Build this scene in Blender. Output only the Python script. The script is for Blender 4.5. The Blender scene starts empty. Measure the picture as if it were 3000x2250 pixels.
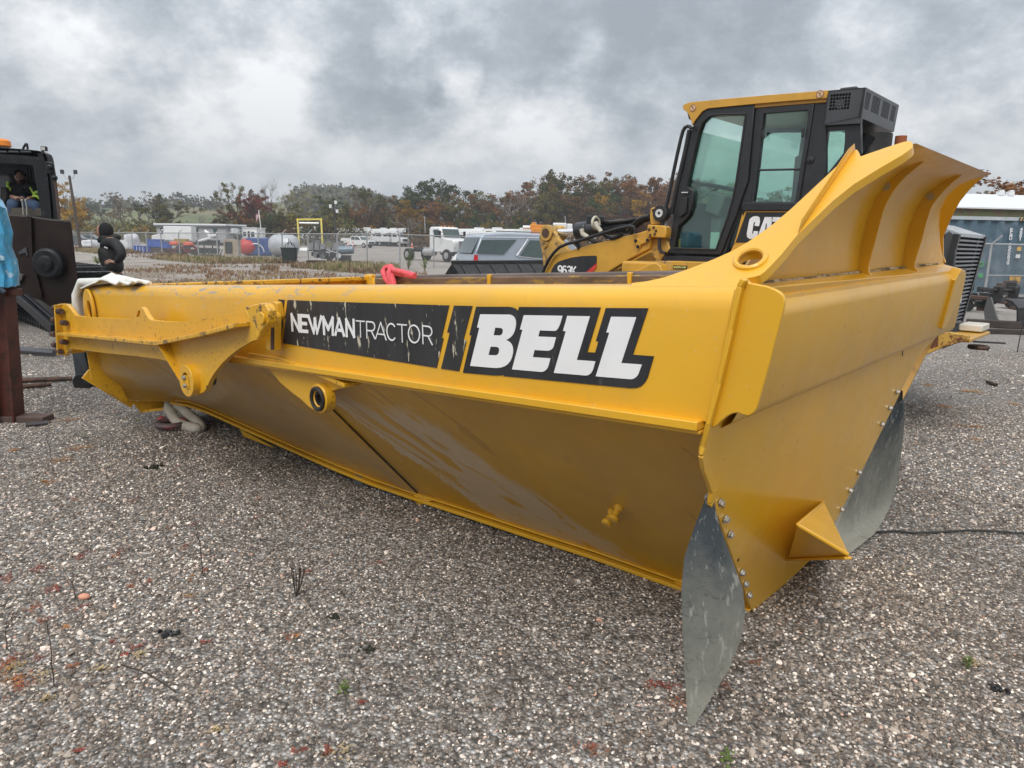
import bpy, bmesh, math, random
from mathutils import Vector, Matrix, noise as mnoise
from mathutils.geometry import tessellate_polygon

# ------------------------------------------------------------ camera, sky, sun, exposure
SC = bpy.context.scene
HAZE = True
F = 2100.0; CAMH = 1.6; HORIZON = 714.0
ROLL = math.atan((742 - 687) / 3000.0)
PITCH = math.atan((1125 - HORIZON) * math.cos(ROLL) / F)
_fw = Vector((0, math.cos(PITCH), -math.sin(PITCH)))
_ul = Vector((0, math.sin(PITCH), math.cos(PITCH)))
_xl = Vector((1, 0, 0))
_R = math.cos(ROLL) * _xl + math.sin(ROLL) * _ul
_U = -math.sin(ROLL) * _xl + math.cos(ROLL) * _ul
CAM = Vector((0, 0, CAMH))
cd = bpy.data.cameras.new('camera'); cam = bpy.data.objects.new('camera', cd)
SC.collection.objects.link(cam); SC.camera = cam
cd.sensor_width = 36.0; cd.lens = F / 3000.0 * 36.0; cd.clip_start = 0.05; cd.clip_end = 6000
m = Matrix.Identity(4)
for i in range(3):
    m[i][0] = _R[i]; m[i][1] = _U[i]; m[i][2] = -_fw[i]; m[i][3] = CAM[i]
cam.matrix_world = m

SUN_EL, SUN_AZ = math.radians(52), math.radians(198)   # azimuth clockwise from +Y: behind the camera, to the left
W = bpy.data.worlds.new('World'); SC.world = W; W.use_nodes = True
def build_world():
    nt = W.node_tree; N = nt.nodes; L = nt.links; N.clear()
    def nd(t, **k):
        n = N.new(t)
        for a, b in k.items(): setattr(n, a, b)
        return n
    def math_(op, a, b=None, clamp=False):
        n = nd('ShaderNodeMath', operation=op, use_clamp=clamp)
        for i, v in enumerate((a, b)):
            if v is None: continue
            if isinstance(v, (int, float)): n.inputs[i].default_value = v
            else: L.new(v, n.inputs[i])
        return n.outputs[0]
    tc = nd('ShaderNodeTexCoord'); sep = nd('ShaderNodeSeparateXYZ'); L.new(tc.outputs['Generated'], sep.inputs[0])
    z = math_('MAXIMUM', sep.outputs[2], 0.0); zz = math_('ADD', z, 0.55)
    cx = math_('DIVIDE', sep.outputs[0], zz); cy = math_('DIVIDE', sep.outputs[1], zz)
    cb = nd('ShaderNodeCombineXYZ'); L.new(cx, cb.inputs[0]); L.new(cy, cb.inputs[1])
    def noi(scale, detail, rough, off, dist=0.0):
        mp = nd('ShaderNodeMapping'); mp.inputs['Location'].default_value = off; L.new(cb.outputs[0], mp.inputs[0])
        n = nd('ShaderNodeTexNoise'); n.inputs['Scale'].default_value = scale; n.inputs['Detail'].default_value = detail
        n.inputs['Roughness'].default_value = rough; n.inputs['Distortion'].default_value = dist
        L.new(mp.outputs[0], n.inputs['Vector']); return n.outputs['Fac']
    big = noi(1.6, 3, 0.5, SKY_OFF[0]); mid = noi(4.4, 13, 0.64, SKY_OFF[1], 0.0)
    v = math_('ADD', math_('MULTIPLY', big, 0.42), math_('MULTIPLY', mid, 0.58))
    # the larger cloud masses and bright breaks where the photograph has them, their edges frayed by noise
    wn = nd('ShaderNodeTexNoise'); wn.inputs['Scale'].default_value = 7.0; wn.inputs['Detail'].default_value = 7; wn.inputs['Roughness'].default_value = 0.6; L.new(tc.outputs['Generated'], wn.inputs['Vector'])
    wv = nd('ShaderNodeVectorMath', operation='MULTIPLY_ADD'); L.new(wn.outputs['Color'], wv.inputs[0]); wv.inputs[1].default_value = (0.24, 0.24, 0.24); L.new(tc.outputs['Generated'], wv.inputs[2])
    for px_, py_, rad, amp in SKY_MASSES:
        d = (_fw + _R * ((px_ - 1500.0) / F) + _U * ((1125.0 - py_) / F)).normalized() + Vector((0.12, 0.12, 0.12))
        ds = nd('ShaderNodeVectorMath', operation='DISTANCE'); L.new(wv.outputs[0], ds.inputs[0]); ds.inputs[1].default_value = d
        q = nd('ShaderNodeMapRange', interpolation_type='SMOOTHSTEP'); L.new(ds.outputs['Value'], q.inputs[0]); q.inputs[1].default_value = rad; q.inputs[2].default_value = rad * 0.35; q.inputs[3].default_value = 0.0; q.inputs[4].default_value = amp
        v = math_('ADD', v, q.outputs[0])
    rp = nd('ShaderNodeValToRGB'); L.new(v, rp.inputs[0]); e = rp.color_ramp.elements
    cols = [(0.38, (0.185, 0.203, 0.226)), (0.44, (0.245, 0.267, 0.293)), (0.49, (0.335, 0.357, 0.382)), (0.54, (0.46, 0.472, 0.485)), (0.60, (0.60, 0.605, 0.61))]
    e[0].position = cols[0][0]; e[0].color = (*cols[0][1], 1); e[1].position = cols[-1][0]; e[1].color = (*cols[-1][1], 1)
    for p_, c in cols[1:-1]:
        k = e.new(p_); k.color = (*c, 1)
    mr = nd('ShaderNodeMapRange'); L.new(sep.outputs[2], mr.inputs[0]); mr.inputs[1].default_value = 0.0; mr.inputs[2].default_value = 0.13
    mr.inputs[3].default_value = 0.8; mr.inputs[4].default_value = 0.0
    mx = nd('ShaderNodeMix', data_type='RGBA'); L.new(mr.outputs[0], mx.inputs[0]); L.new(rp.outputs[0], mx.inputs[6]); mx.inputs[7].default_value = (0.40, 0.445, 0.49, 1)
    cie = math_('ADD', math_('MULTIPLY', z, 1.7), 0.88)          # overcast sky: the zenith is about three times as bright as the horizon
    mr2 = nd('ShaderNodeMapRange'); L.new(sep.outputs[2], mr2.inputs[0]); mr2.inputs[1].default_value = -0.02; mr2.inputs[2].default_value = 0.0
    mx2 = nd('ShaderNodeMix', data_type='RGBA'); L.new(mr2.outputs[0], mx2.inputs[0]); mx2.inputs[6].default_value = (0.12, 0.11, 0.10, 1); L.new(mx.outputs[2], mx2.inputs[7])
    bg = nd('ShaderNodeBackground'); L.new(mx2.outputs[2], bg.inputs[0]); L.new(cie, bg.inputs[1])
    sky = nd('ShaderNodeTexSky', sky_type='NISHITA', sun_disc=False); sky.sun_elevation = SUN_EL; sky.sun_rotation = SUN_AZ
    sky.dust_density = 3.0
    bg2 = nd('ShaderNodeBackground'); L.new(sky.outputs[0], bg2.inputs[0]); bg2.inputs[1].default_value = 0.08
    ms = nd('ShaderNodeMixShader'); ms.inputs[0].default_value = 0.9; L.new(bg2.outputs[0], ms.inputs[1]); L.new(bg.outputs[0], ms.inputs[2])
    out = nd('ShaderNodeOutputWorld'); L.new(ms.outputs[0], out.inputs[0])
SKY_OFF = [(4.7, 15.6, 4.1), (8.5, 17.5, 4.7)]
SKY_MASSES = [(520, -20, 0.143, -0.062), (150, 290, 0.132, -0.043), (430, 220, 0.077, -0.031), (700, 350, 0.066, -0.019), (1060, 190, 0.11, -0.056), (1150, 300, 0.055, -0.031), (1480, 130, 0.132, -0.043), (1790, 110, 0.11, -0.043), (1480, 300, 0.066, -0.043), (2150, 60, 0.143, -0.025), (2600, 150, 0.25, 0.012), (1690, 180, 0.069, 0.068), (1175, 80, 0.05, 0.056), (560, 120, 0.075, 0.043), (620, 250, 0.062, 0.031), (1340, 260, 0.05, 0.05), (1440, 360, 0.1, 0.025), (60, 40, 0.112, 0.037), (330, 400, 0.112, 0.019), (900, 420, 0.125, 0.012)]
build_world()
sd = bpy.data.lights.new('sun', 'SUN'); sun = bpy.data.objects.new('sun', sd); SC.collection.objects.link(sun)
sd.energy = 1.5; sd.angle = math.radians(32); sd.color = (1.0, 0.965, 0.92)
_d = Vector((math.sin(SUN_AZ) * math.cos(SUN_EL), math.cos(SUN_AZ) * math.cos(SUN_EL), math.sin(SUN_EL)))
sun.rotation_euler = _d.to_track_quat('Z', 'Y').to_euler()
SC.view_settings.view_transform = 'Standard'; SC.view_settings.look = 'None'; SC.view_settings.gamma = 1.0
SC.view_settings.exposure = 0.6; SC.view_settings.use_curve_mapping = False
SC.render.engine = 'CYCLES'
SC.cycles.max_bounces = 7; SC.cycles.diffuse_bounces = 3; SC.cycles.glossy_bounces = 3; SC.cycles.transparent_max_bounces = 16
SC.cycles.volume_bounces = 0; SC.cycles.caustics_reflective = False; SC.cycles.caustics_refractive = False

# ------------------------------------------------------------ survey helpers: sight lines of the photograph met with real planes
def ray(x, y): return _fw + _R * ((x - 1500.0) / F) + _U * ((1125.0 - y) / F)
def terrain(x, y):
    r = max(0.0, y - 60.0) * 0.0085
    if y > 130: r += max(0.0, min(1, (y - 130) / 200)) * 9.0 * math.exp(-((x + 150) / 90.0) ** 2)
    if y > 250: r += 13.0 * math.exp(-((x + 92) / 42.0) ** 2 - ((y - 420) / 100.0) ** 2) + 9 * math.exp(-((x + 260) / 140.0) ** 2 - ((y - 420) / 120.0) ** 2)
    return r
def gp(x, y, h=0.0):
    r = ray(x, y); t = (h - CAMH) / r.z; return CAM + r * t
def dp(x, y, depth): return CAM + ray(x, y) * depth
def pl(x, y, p0, n):
    r = ray(x, y); return CAM + r * ((p0 - CAM).dot(n) / r.dot(n))
def gd(x, depth):                                   # ground point under a column of the photograph at a distance
    p = dp(x, 714, depth); return Vector((p.x, p.y, terrain(p.x, p.y)))
def srgb(r, g, b):
    f = lambda c: (c / 255.0 / 12.92) if c / 255.0 <= 0.04045 else ((c / 255.0 + 0.055) / 1.055) ** 2.4
    return (f(r), f(g), f(b))

# ------------------------------------------------------------ materials
MATS = {}
def nodes_of(m): return m.node_tree.nodes, m.node_tree.links
def mat(name, col, rough=0.5, metal=0.0, var=0.12, vscale=6.0, col2=None, mscale=3.0, mthr=0.6, msoft=0.12, coat=0.0, bump=0.0, bscale=60.0, spec=0.5, emit=None, rand=0.0, detail=5.0, stretch=None):
    """paint / metal / rubber: base colour with a fine variation, optional second colour in noisy patches, relief"""
    if name in MATS: return MATS[name]
    m = bpy.data.materials.new(name); m.use_nodes = True; N, L = nodes_of(m); b = N['Principled BSDF']
    tc = N.new('ShaderNodeTexCoord'); src = tc.outputs['Object']
    if stretch:
        mp = N.new('ShaderNodeMapping'); mp.inputs['Scale'].default_value = stretch; L.new(src, mp.inputs[0]); src = mp.outputs[0]
    n1 = N.new('ShaderNodeTexNoise'); n1.inputs['Scale'].default_value = vscale; n1.inputs['Detail'].default_value = detail; L.new(src, n1.inputs['Vector'])
    mr = N.new('ShaderNodeMapRange'); L.new(n1.outputs['Fac'], mr.inputs[0]); mr.inputs[1].default_value = 0.3; mr.inputs[2].default_value = 0.7
    mr.inputs[3].default_value = 1 - var; mr.inputs[4].default_value = 1 + var
    hs = N.new('ShaderNodeHueSaturation'); hs.inputs['Color'].default_value = (*col, 1); L.new(mr.outputs[0], hs.inputs['Value'])
    out = hs.outputs[0]
    if rand:
        oi = N.new('ShaderNodeObjectInfo'); m2 = N.new('ShaderNodeMapRange'); L.new(oi.outputs['Random'], m2.inputs[0]); m2.inputs[3].default_value = 1 - rand; m2.inputs[4].default_value = 1 + rand
        h2 = N.new('ShaderNodeHueSaturation'); L.new(out, h2.inputs['Color']); L.new(m2.outputs[0], h2.inputs['Value']); out = h2.outputs[0]
    if col2:
        n2 = N.new('ShaderNodeTexNoise'); n2.inputs['Scale'].default_value = mscale; n2.inputs['Detail'].default_value = 8; n2.inputs['Roughness'].default_value = 0.65; L.new(src, n2.inputs['Vector'])
        r2 = N.new('ShaderNodeMapRange'); L.new(n2.outputs['Fac'], r2.inputs[0]); r2.inputs[1].default_value = mthr - msoft / 2; r2.inputs[2].default_value = mthr + msoft / 2
        mx = N.new('ShaderNodeMix'); mx.data_type = 'RGBA'; L.new(r2.outputs[0], mx.inputs[0]); L.new(out, mx.inputs[6]); mx.inputs[7].default_value = (*col2, 1); out = mx.outputs[2]
    L.new(out, b.inputs['Base Color'])
    b.inputs['Roughness'].default_value = rough; b.inputs['Metallic'].default_value = metal
    b.inputs['Coat Weight'].default_value = coat; b.inputs['Coat Roughness'].default_value = 0.12; b.inputs['Specular IOR Level'].default_value = spec
    if bump:
        n3 = N.new('ShaderNodeTexNoise'); n3.inputs['Scale'].default_value = bscale; n3.inputs['Detail'].default_value = 6; L.new(src, n3.inputs['Vector'])
        bp = N.new('ShaderNodeBump'); bp.inputs['Strength'].default_value = bump; bp.inputs['Distance'].default_value = 0.01; L.new(n3.outputs['Fac'], bp.inputs['Height']); L.new(bp.outputs[0], b.inputs['Normal'])
    if emit: b.inputs['Emission Color'].default_value = (*emit[0], 1); b.inputs['Emission Strength'].default_value = emit[1]
    MATS[name] = m; return m
def glass(name, tint, refl=0.12, rough=0.03, dark=1.0):
    if name in MATS: return MATS[name]
    m = bpy.data.materials.new(name); m.use_nodes = True; N, L = nodes_of(m); N.remove(N['Principled BSDF'])
    t = N.new('ShaderNodeBsdfTransparent'); t.inputs[0].default_value = (*tint, 1)
    g = N.new('ShaderNodeBsdfGlossy'); g.inputs['Roughness'].default_value = rough; g.inputs[0].default_value = (0.9, 0.95, 0.95, 1)
    fr = N.new('ShaderNodeLayerWeight'); fr.inputs[0].default_value = 0.25
    mr = N.new('ShaderNodeMapRange'); L.new(fr.outputs['Fresnel'], mr.inputs[0]); mr.inputs[3].default_value = refl * 0.5; mr.inputs[4].default_value = min(1, refl * 3)
    mx = N.new('ShaderNodeMixShader'); L.new(mr.outputs[0], mx.inputs[0]); L.new(t.outputs[0], mx.inputs[1]); L.new(g.outputs[0], mx.inputs[2]); L.new(mx.outputs[0], N['Material Output'].inputs[0])
    MATS[name] = m; return m

# ------------------------------------------------------------ mesh builder
def frame(o, x, y, z):
    m = Matrix.Identity(4)
    for i in range(3): m[i][0] = x[i]; m[i][1] = y[i]; m[i][2] = z[i]; m[i][3] = o[i]
    return m
def perp(d):
    d = d.normalized(); a = Vector((0, 0, 1)) if abs(d.z) < 0.9 else Vector((1, 0, 0))
    x = a.cross(d).normalized(); return x, d.cross(x).normalized()
def parent_kids(o, p): o.parent = p
class MB:
    def __init__(s): s.v = []; s.f = []; s.m = []
    def add(s, vs, fs, mi=0):
        b = len(s.v); s.v += [Vector(v) for v in vs]; s.f += [tuple(i + b for i in f) for f in fs]; s.m += [mi] * len(fs); return s
    def box(s, c, size, rz=0.0, mi=0, M=None, taper=None):
        hx, hy, hz = size[0] / 2, size[1] / 2, size[2] / 2; vs = []
        for z in (-1, 1):
            k = taper if (taper and z > 0) else (1, 1)
            for x, y in ((-1, -1), (1, -1), (1, 1), (-1, 1)): vs.append(Vector((x * hx * k[0], y * hy * k[1], z * hz)))
        R = Matrix.Rotation(rz, 4, 'Z') if M is None else M
        vs = [R @ v + Vector(c) for v in vs]
        return s.add(vs, [(0, 3, 2, 1), (4, 5, 6, 7), (0, 1, 5, 4), (1, 2, 6, 5), (2, 3, 7, 6), (3, 0, 4, 7)], mi)
    def span(s, a, b, mi=0):
        a = Vector(a); b = Vector(b); return s.box((a + b) / 2, [abs(b[i] - a[i]) for i in range(3)], mi=mi)
    def beam(s, p0, p1, wx, wy, up=None, mi=0, w1=None):
        p0 = Vector(p0); p1 = Vector(p1); d = (p1 - p0).normalized()
        if up is None: x, y = perp(d)
        else: x = Vector(up).cross(d).normalized(); y = d.cross(x).normalized()
        w1 = w1 or (wx, wy); vs = []
        for p, (a, b) in ((p0, (wx, wy)), (p1, w1)):
            for i, j in ((-1, -1), (1, -1), (1, 1), (-1, 1)): vs.append(p + x * i * a / 2 + y * j * b / 2)
        return s.add(vs, [(0, 3, 2, 1), (4, 5, 6, 7), (0, 1, 5, 4), (1, 2, 6, 5), (2, 3, 7, 6), (3, 0, 4, 7)], mi)
    def tube(s, pts, r, n=8, mi=0, caps=True):
        pts = [Vector(p) for p in pts]; rs = r if isinstance(r, (list, tuple)) else [r] * len(pts); b = len(s.v); px = None
        for i, p in enumerate(pts):
            d = (pts[min(i + 1, len(pts) - 1)] - pts[max(i - 1, 0)])
            if d.length < 1e-9: d = Vector((0, 0, 1))
            d.normalize()
            if px is None: x, y = perp(d)
            else:
                x = (px - d * px.dot(d)); x = x.normalized() if x.length > 1e-6 else perp(d)[0]; y = d.cross(x)
            px = x
            for k in range(n):
                a = 2 * math.pi * k / n; s.v.append(p + (x * math.cos(a) + y * math.sin(a)) * rs[i])
        for i in range(len(pts) - 1):
            for k in range(n):
                k2 = (k + 1) % n; s.f.append((b + i * n + k, b + i * n + k2, b + (i + 1) * n + k2, b + (i + 1) * n + k)); s.m.append(mi)
        if caps:
            s.f.append(tuple(b + k for k in reversed(range(n)))); s.m.append(mi)
            e = b + (len(pts) - 1) * n; s.f.append(tuple(e + k for k in range(n))); s.m.append(mi)
        return s
    def cyl(s, p0, p1, r, r1=None, n=16, mi=0): return s.tube([p0, p1], [r, r if r1 is None else r1], n, mi)
    def lathe(s, prof, o, axis, n=20, mi=0):
        o = Vector(o); axis = Vector(axis).normalized(); return s.tube([o + axis * h for h, r in prof], [max(r, 1e-4) for h, r in prof], n, mi)
    def ring(s, o, axis, r0, r1, h, n=24, mi=0):
        o = Vector(o); axis = Vector(axis).normalized(); x, y = perp(axis); b = len(s.v)
        for rr, hh in ((r0, 0), (r1, 0), (r1, h), (r0, h)):
            for k in range(n):
                a = 2 * math.pi * k / n; s.v.append(o + axis * hh + (x * math.cos(a) + y * math.sin(a)) * rr)
        for q in range(4):
            for k in range(n):
                k2 = (k + 1) % n; q2 = (q + 1) % 4; s.f.append((b + q * n + k, b + q * n + k2, b + q2 * n + k2, b + q2 * n + k)); s.m.append(mi)
        return s
    def torus(s, o, axis, R, r, n=20, k=8, mi=0, a0=0, a1=2 * math.pi):
        x, y = perp(Vector(axis)); o = Vector(o); return s.tube([o + (x * math.cos(a0 + (a1 - a0) * i / n) + y * math.sin(a0 + (a1 - a0) * i / n)) * R for i in range(n + 1)], r, k, mi)
    def prism(s, loops, f0, f1, mi=0):
        """outline (with holes) given as points; f0/f1 are vectors added for the two faces"""
        if not isinstance(loops[0], list): loops = [loops]
        loops = [[Vector(p) for p in lp] for lp in loops]; f0 = Vector(f0); f1 = Vector(f1); b = len(s.v); flat = [p for lp in loops for p in lp]; n = len(flat)
        s.v += [p + f0 for p in flat] + [p + f1 for p in flat]
        if len(loops) == 1: s.f.append(tuple(b + i for i in range(n))); s.f.append(tuple(b + n + i for i in reversed(range(n)))); s.m += [mi, mi]
        else:
            for t in tessellate_polygon(loops): s.f.append(tuple(b + i for i in t)); s.f.append(tuple(b + n + i for i in reversed(t))); s.m += [mi, mi]
        o = b
        for lp in loops:
            k = len(lp)
            for i in range(k): j = (i + 1) % k; s.f.append((o + i, o + j, o + n + j, o + n + i)); s.m.append(mi)
            o += k
        return s
    def sheet(s, grid, th=None, mi=0):
        """grid of points; optional thickness vector turns it into a closed slab"""
        R = len(grid); C = len(grid[0]); b = len(s.v); s.v += [Vector(p) for row in grid for p in row]
        for i in range(R - 1):
            for j in range(C - 1): s.f.append((b + i * C + j, b + i * C + j + 1, b + (i + 1) * C + j + 1, b + (i + 1) * C + j)); s.m.append(mi)
        if th is not None:
            th = Vector(th); b2 = len(s.v); s.v += [Vector(p) + th for row in grid for p in row]
            for i in range(R - 1):
                for j in range(C - 1): s.f.append((b2 + i * C + j + 1, b2 + i * C + j, b2 + (i + 1) * C + j, b2 + (i + 1) * C + j + 1)); s.m.append(mi)
            loop = [(0, j) for j in range(C)] + [(i, C - 1) for i in range(1, R)] + [(R - 1, j) for j in range(C - 2, -1, -1)] + [(i, 0) for i in range(R - 2, 0, -1)]
            for q in range(len(loop)):
                (i, j), (k, l) = loop[q], loop[(q + 1) % len(loop)]; s.f.append((b + i * C + j, b + k * C + l, b2 + k * C + l, b2 + i * C + j)); s.m.append(mi)
        return s
    def ball(s, c, r, n=12, k=8, mi=0, sc=(1, 1, 1), M=None):
        c = Vector(c); b = len(s.v)
        for i in range(k + 1):
            t = math.pi * i / k
            for j in range(n):
                a = 2 * math.pi * j / n; v = Vector((math.sin(t) * math.cos(a) * sc[0], math.sin(t) * math.sin(a) * sc[1], math.cos(t) * sc[2])) * r
                s.v.append(c + (M @ v if M else v))
        for i in range(k):
            for j in range(n): j2 = (j + 1) % n; s.f.append((b + i * n + j, b + (i + 1) * n + j, b + (i + 1) * n + j2, b + i * n + j2)); s.m.append(mi)
        return s
    def build(s, name, mats, parent=None, smooth=35, bevel=0.0, recalc=True, seg=2):
        me = bpy.data.meshes.new(name); me.from_pydata([tuple(v) for v in s.v], [], s.f)
        if not isinstance(mats, (list, tuple)): mats = [mats]
        for mm in mats: me.materials.append(mm)
        if len(mats) > 1: me.polygons.foreach_set('material_index', s.m)
        if recalc:
            bm = bmesh.new(); bm.from_mesh(me); bmesh.ops.remove_doubles(bm, verts=bm.verts, dist=1e-5); bmesh.ops.recalc_face_normals(bm, faces=bm.faces); bm.to_mesh(me); bm.free()
        me.update()
        if smooth:
            me.polygons.foreach_set('use_smooth', [True] * len(me.polygons)); me.set_sharp_from_angle(angle=math.radians(smooth))
        o = bpy.data.objects.new(name, me); SC.collection.objects.link(o)
        if parent is not None: o.parent = parent
        if bevel:
            bv = o.modifiers.new('bevel', 'BEVEL'); bv.width = bevel; bv.segments = seg; bv.limit_method = 'ANGLE'; bv.angle_limit = math.radians(40); bv.harden_normals = False
        return o
def tag(o, label=None, cat=None, group=None, kind=None):
    if label: o['label'] = label
    if cat: o['category'] = cat
    if group: o['group'] = group
    if kind: o['kind'] = kind
    return o
def thing(name, label, cat, loc=(0, 0, 0), rz=0.0, group=None, M=None):
    o = bpy.data.objects.new(name, None); SC.collection.objects.link(o); o.empty_display_size = 0.2
    if M is not None: o.matrix_world = M
    else: o.location = loc; o.rotation_euler = (0, 0, rz)
    return tag(o, label, cat, group)
def rebase(o):
    """put the origin of a one-mesh thing at its base"""
    me = o.data; xs = [v.co for v in me.vertices]; c = Vector(((min(v.x for v in xs) + max(v.x for v in xs)) / 2, (min(v.y for v in xs) + max(v.y for v in xs)) / 2, min(v.z for v in xs)))
    me.transform(Matrix.Translation(-c)); o.location = c; return o
def copy_tree(o, parent=None):
    c = o.copy(); SC.collection.objects.link(c)
    if parent is not None: c.parent = parent
    for ch in [q for q in KIDS.get(o.name, [])] or [q for q in o.children]: copy_tree(ch, c)
    return c
KIDS = {}
def arc(c, r, a0, a1, n, f): return [f(c[0] + r * math.cos(a0 + (a1 - a0) * i / n), c[1] + r * math.sin(a0 + (a1 - a0) * i / n)) for i in range(n + 1)]
# stroke letters on a 0..1 by 0..1 cell (pen paths)
def _circ(cx, cy, rx, ry, a0, a1, n=10): return [(cx + rx * math.cos(math.radians(a0 + (a1 - a0) * i / n)), cy + ry * math.sin(math.radians(a0 + (a1 - a0) * i / n))) for i in range(n + 1)]
GL = {
 'N': [[(0, 0), (0, 1), (1, 0), (1, 1)]], 'E': [[(1, 1), (0, 1), (0, 0), (1, 0)], [(0, .5), (.85, .5)]], 'W': [[(0, 1), (.27, 0), (.5, .85), (.73, 0), (1, 1)]],
 'M': [[(0, 0), (0, 1), (.5, .3), (1, 1), (1, 0)]], 'A': [[(0, 0), (.5, 1), (1, 0)], [(.2, .3), (.8, .3)]], 'T': [[(0, 1), (1, 1)], [(.5, 1), (.5, 0)]],
 'R': [[(0, 0), (0, 1), (.6, 1)] + _circ(.6, .73, .4, .27, 90, -90, 8) + [(0, .46)], [(.55, .46), (1, 0)]], 'C': [_circ(.5, .5, .5, .5, 45, 315, 14)],
 'O': [_circ(.5, .5, .5, .5, 0, 360, 18)], 'G': [_circ(.5, .5, .5, .5, 45, 350, 14) + [(1, .5), (.6, .5)]], 'I': [[(.5, 0), (.5, 1)]], 'U': [[(0, 1)] + _circ(.5, .4, .5, .4, 180, 360, 8) + [(1, 1)]],
 '9': [_circ(.5, .7, .5, .3, 0, 360, 12), [(1, .7), (1, .4)] + _circ(.5, .35, .5, .35, 0, -120, 8)], '6': [_circ(.5, .3, .5, .3, 0, 360, 12), [(0, .3), (0, .6)] + _circ(.5, .65, .5, .35, 180, 60, 8)],
 '3': [_circ(.45, .73, .5, .27, 140, -90, 9), _circ(.45, .24, .55, .26, 90, -140, 9)], 'K': [[(0, 0), (0, 1)], [(1, 1), (0, .4)], [(.3, .6), (1, 0)]],
 '2': [_circ(.5, .7, .48, .3, 160, -30, 8) + [(0, 0), (1, 0)]], '5': [[(.95, 1), (.1, 1), (.05, .55)] + _circ(.48, .32, .5, .32, 110, -150, 9)], '8': [_circ(.5, .74, .42, .26, 0, 360, 10), _circ(.5, .25, .5, .25, 0, 360, 10)],
 '0': [_circ(.5, .5, .45, .5, 0, 360, 12)], '1': [[(.5, 0), (.5, 1), (.25, .8)]], '4': [[(.75, 0), (.75, 1), (0, .35), (1, .35)]], 'L': [[(0, 1), (0, 0), (1, 0)]], 'S': [_circ(.5, .75, .45, .25, 30, 270, 8) + _circ(.5, .25, .45, .25, 90, -150, 8)],
 'F': [[(1, 1), (0, 1), (0, 0)], [(0, .5), (.8, .5)]], 'H': [[(0, 0), (0, 1)], [(1, 0), (1, 1)], [(0, .5), (1, .5)]], 'D': [[(0, 0), (0, 1), (.5, 1)] + _circ(.5, .5, .5, .5, 90, -90, 8) + [(0, 0)]], 'Y': [[(0, 1), (.5, .5), (1, 1)], [(.5, .5), (.5, 0)]]}
def glyph(mb, ch, f, pen, depth):
    """ch drawn with a square pen; f maps (x 0..1, y 0..1, lift) to space, pen is (half width in x, half height in y)"""
    for path in GL.get(ch, []):
        for k in range(len(path) - 1):
            (x0, y0), (x1, y1) = path[k], path[k + 1]; dx, dy = (x1 - x0) / pen[0], (y1 - y0) / pen[1]; l = math.hypot(dx, dy)
            if l < 1e-6: continue
            nx, ny = -dy / l * pen[0], dx / l * pen[1]; ex, ey = dx / l * pen[0] * .8, dy / l * pen[1] * .8
            q = [(x0 - ex + nx, y0 - ey + ny), (x0 - ex - nx, y0 - ey - ny), (x1 + ex - nx, y1 + ey - ny), (x1 + ex + nx, y1 + ey + ny)]
            z = depth * (1 + 0.02 * k)
            mb.add([f(a, b, 0) for a, b in q] + [f(a, b, z) for a, b in q], [(0, 1, 2, 3), (4, 7, 6, 5), (0, 4, 5, 1), (1, 5, 6, 2), (2, 6, 7, 3), (3, 7, 4, 0)])
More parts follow.
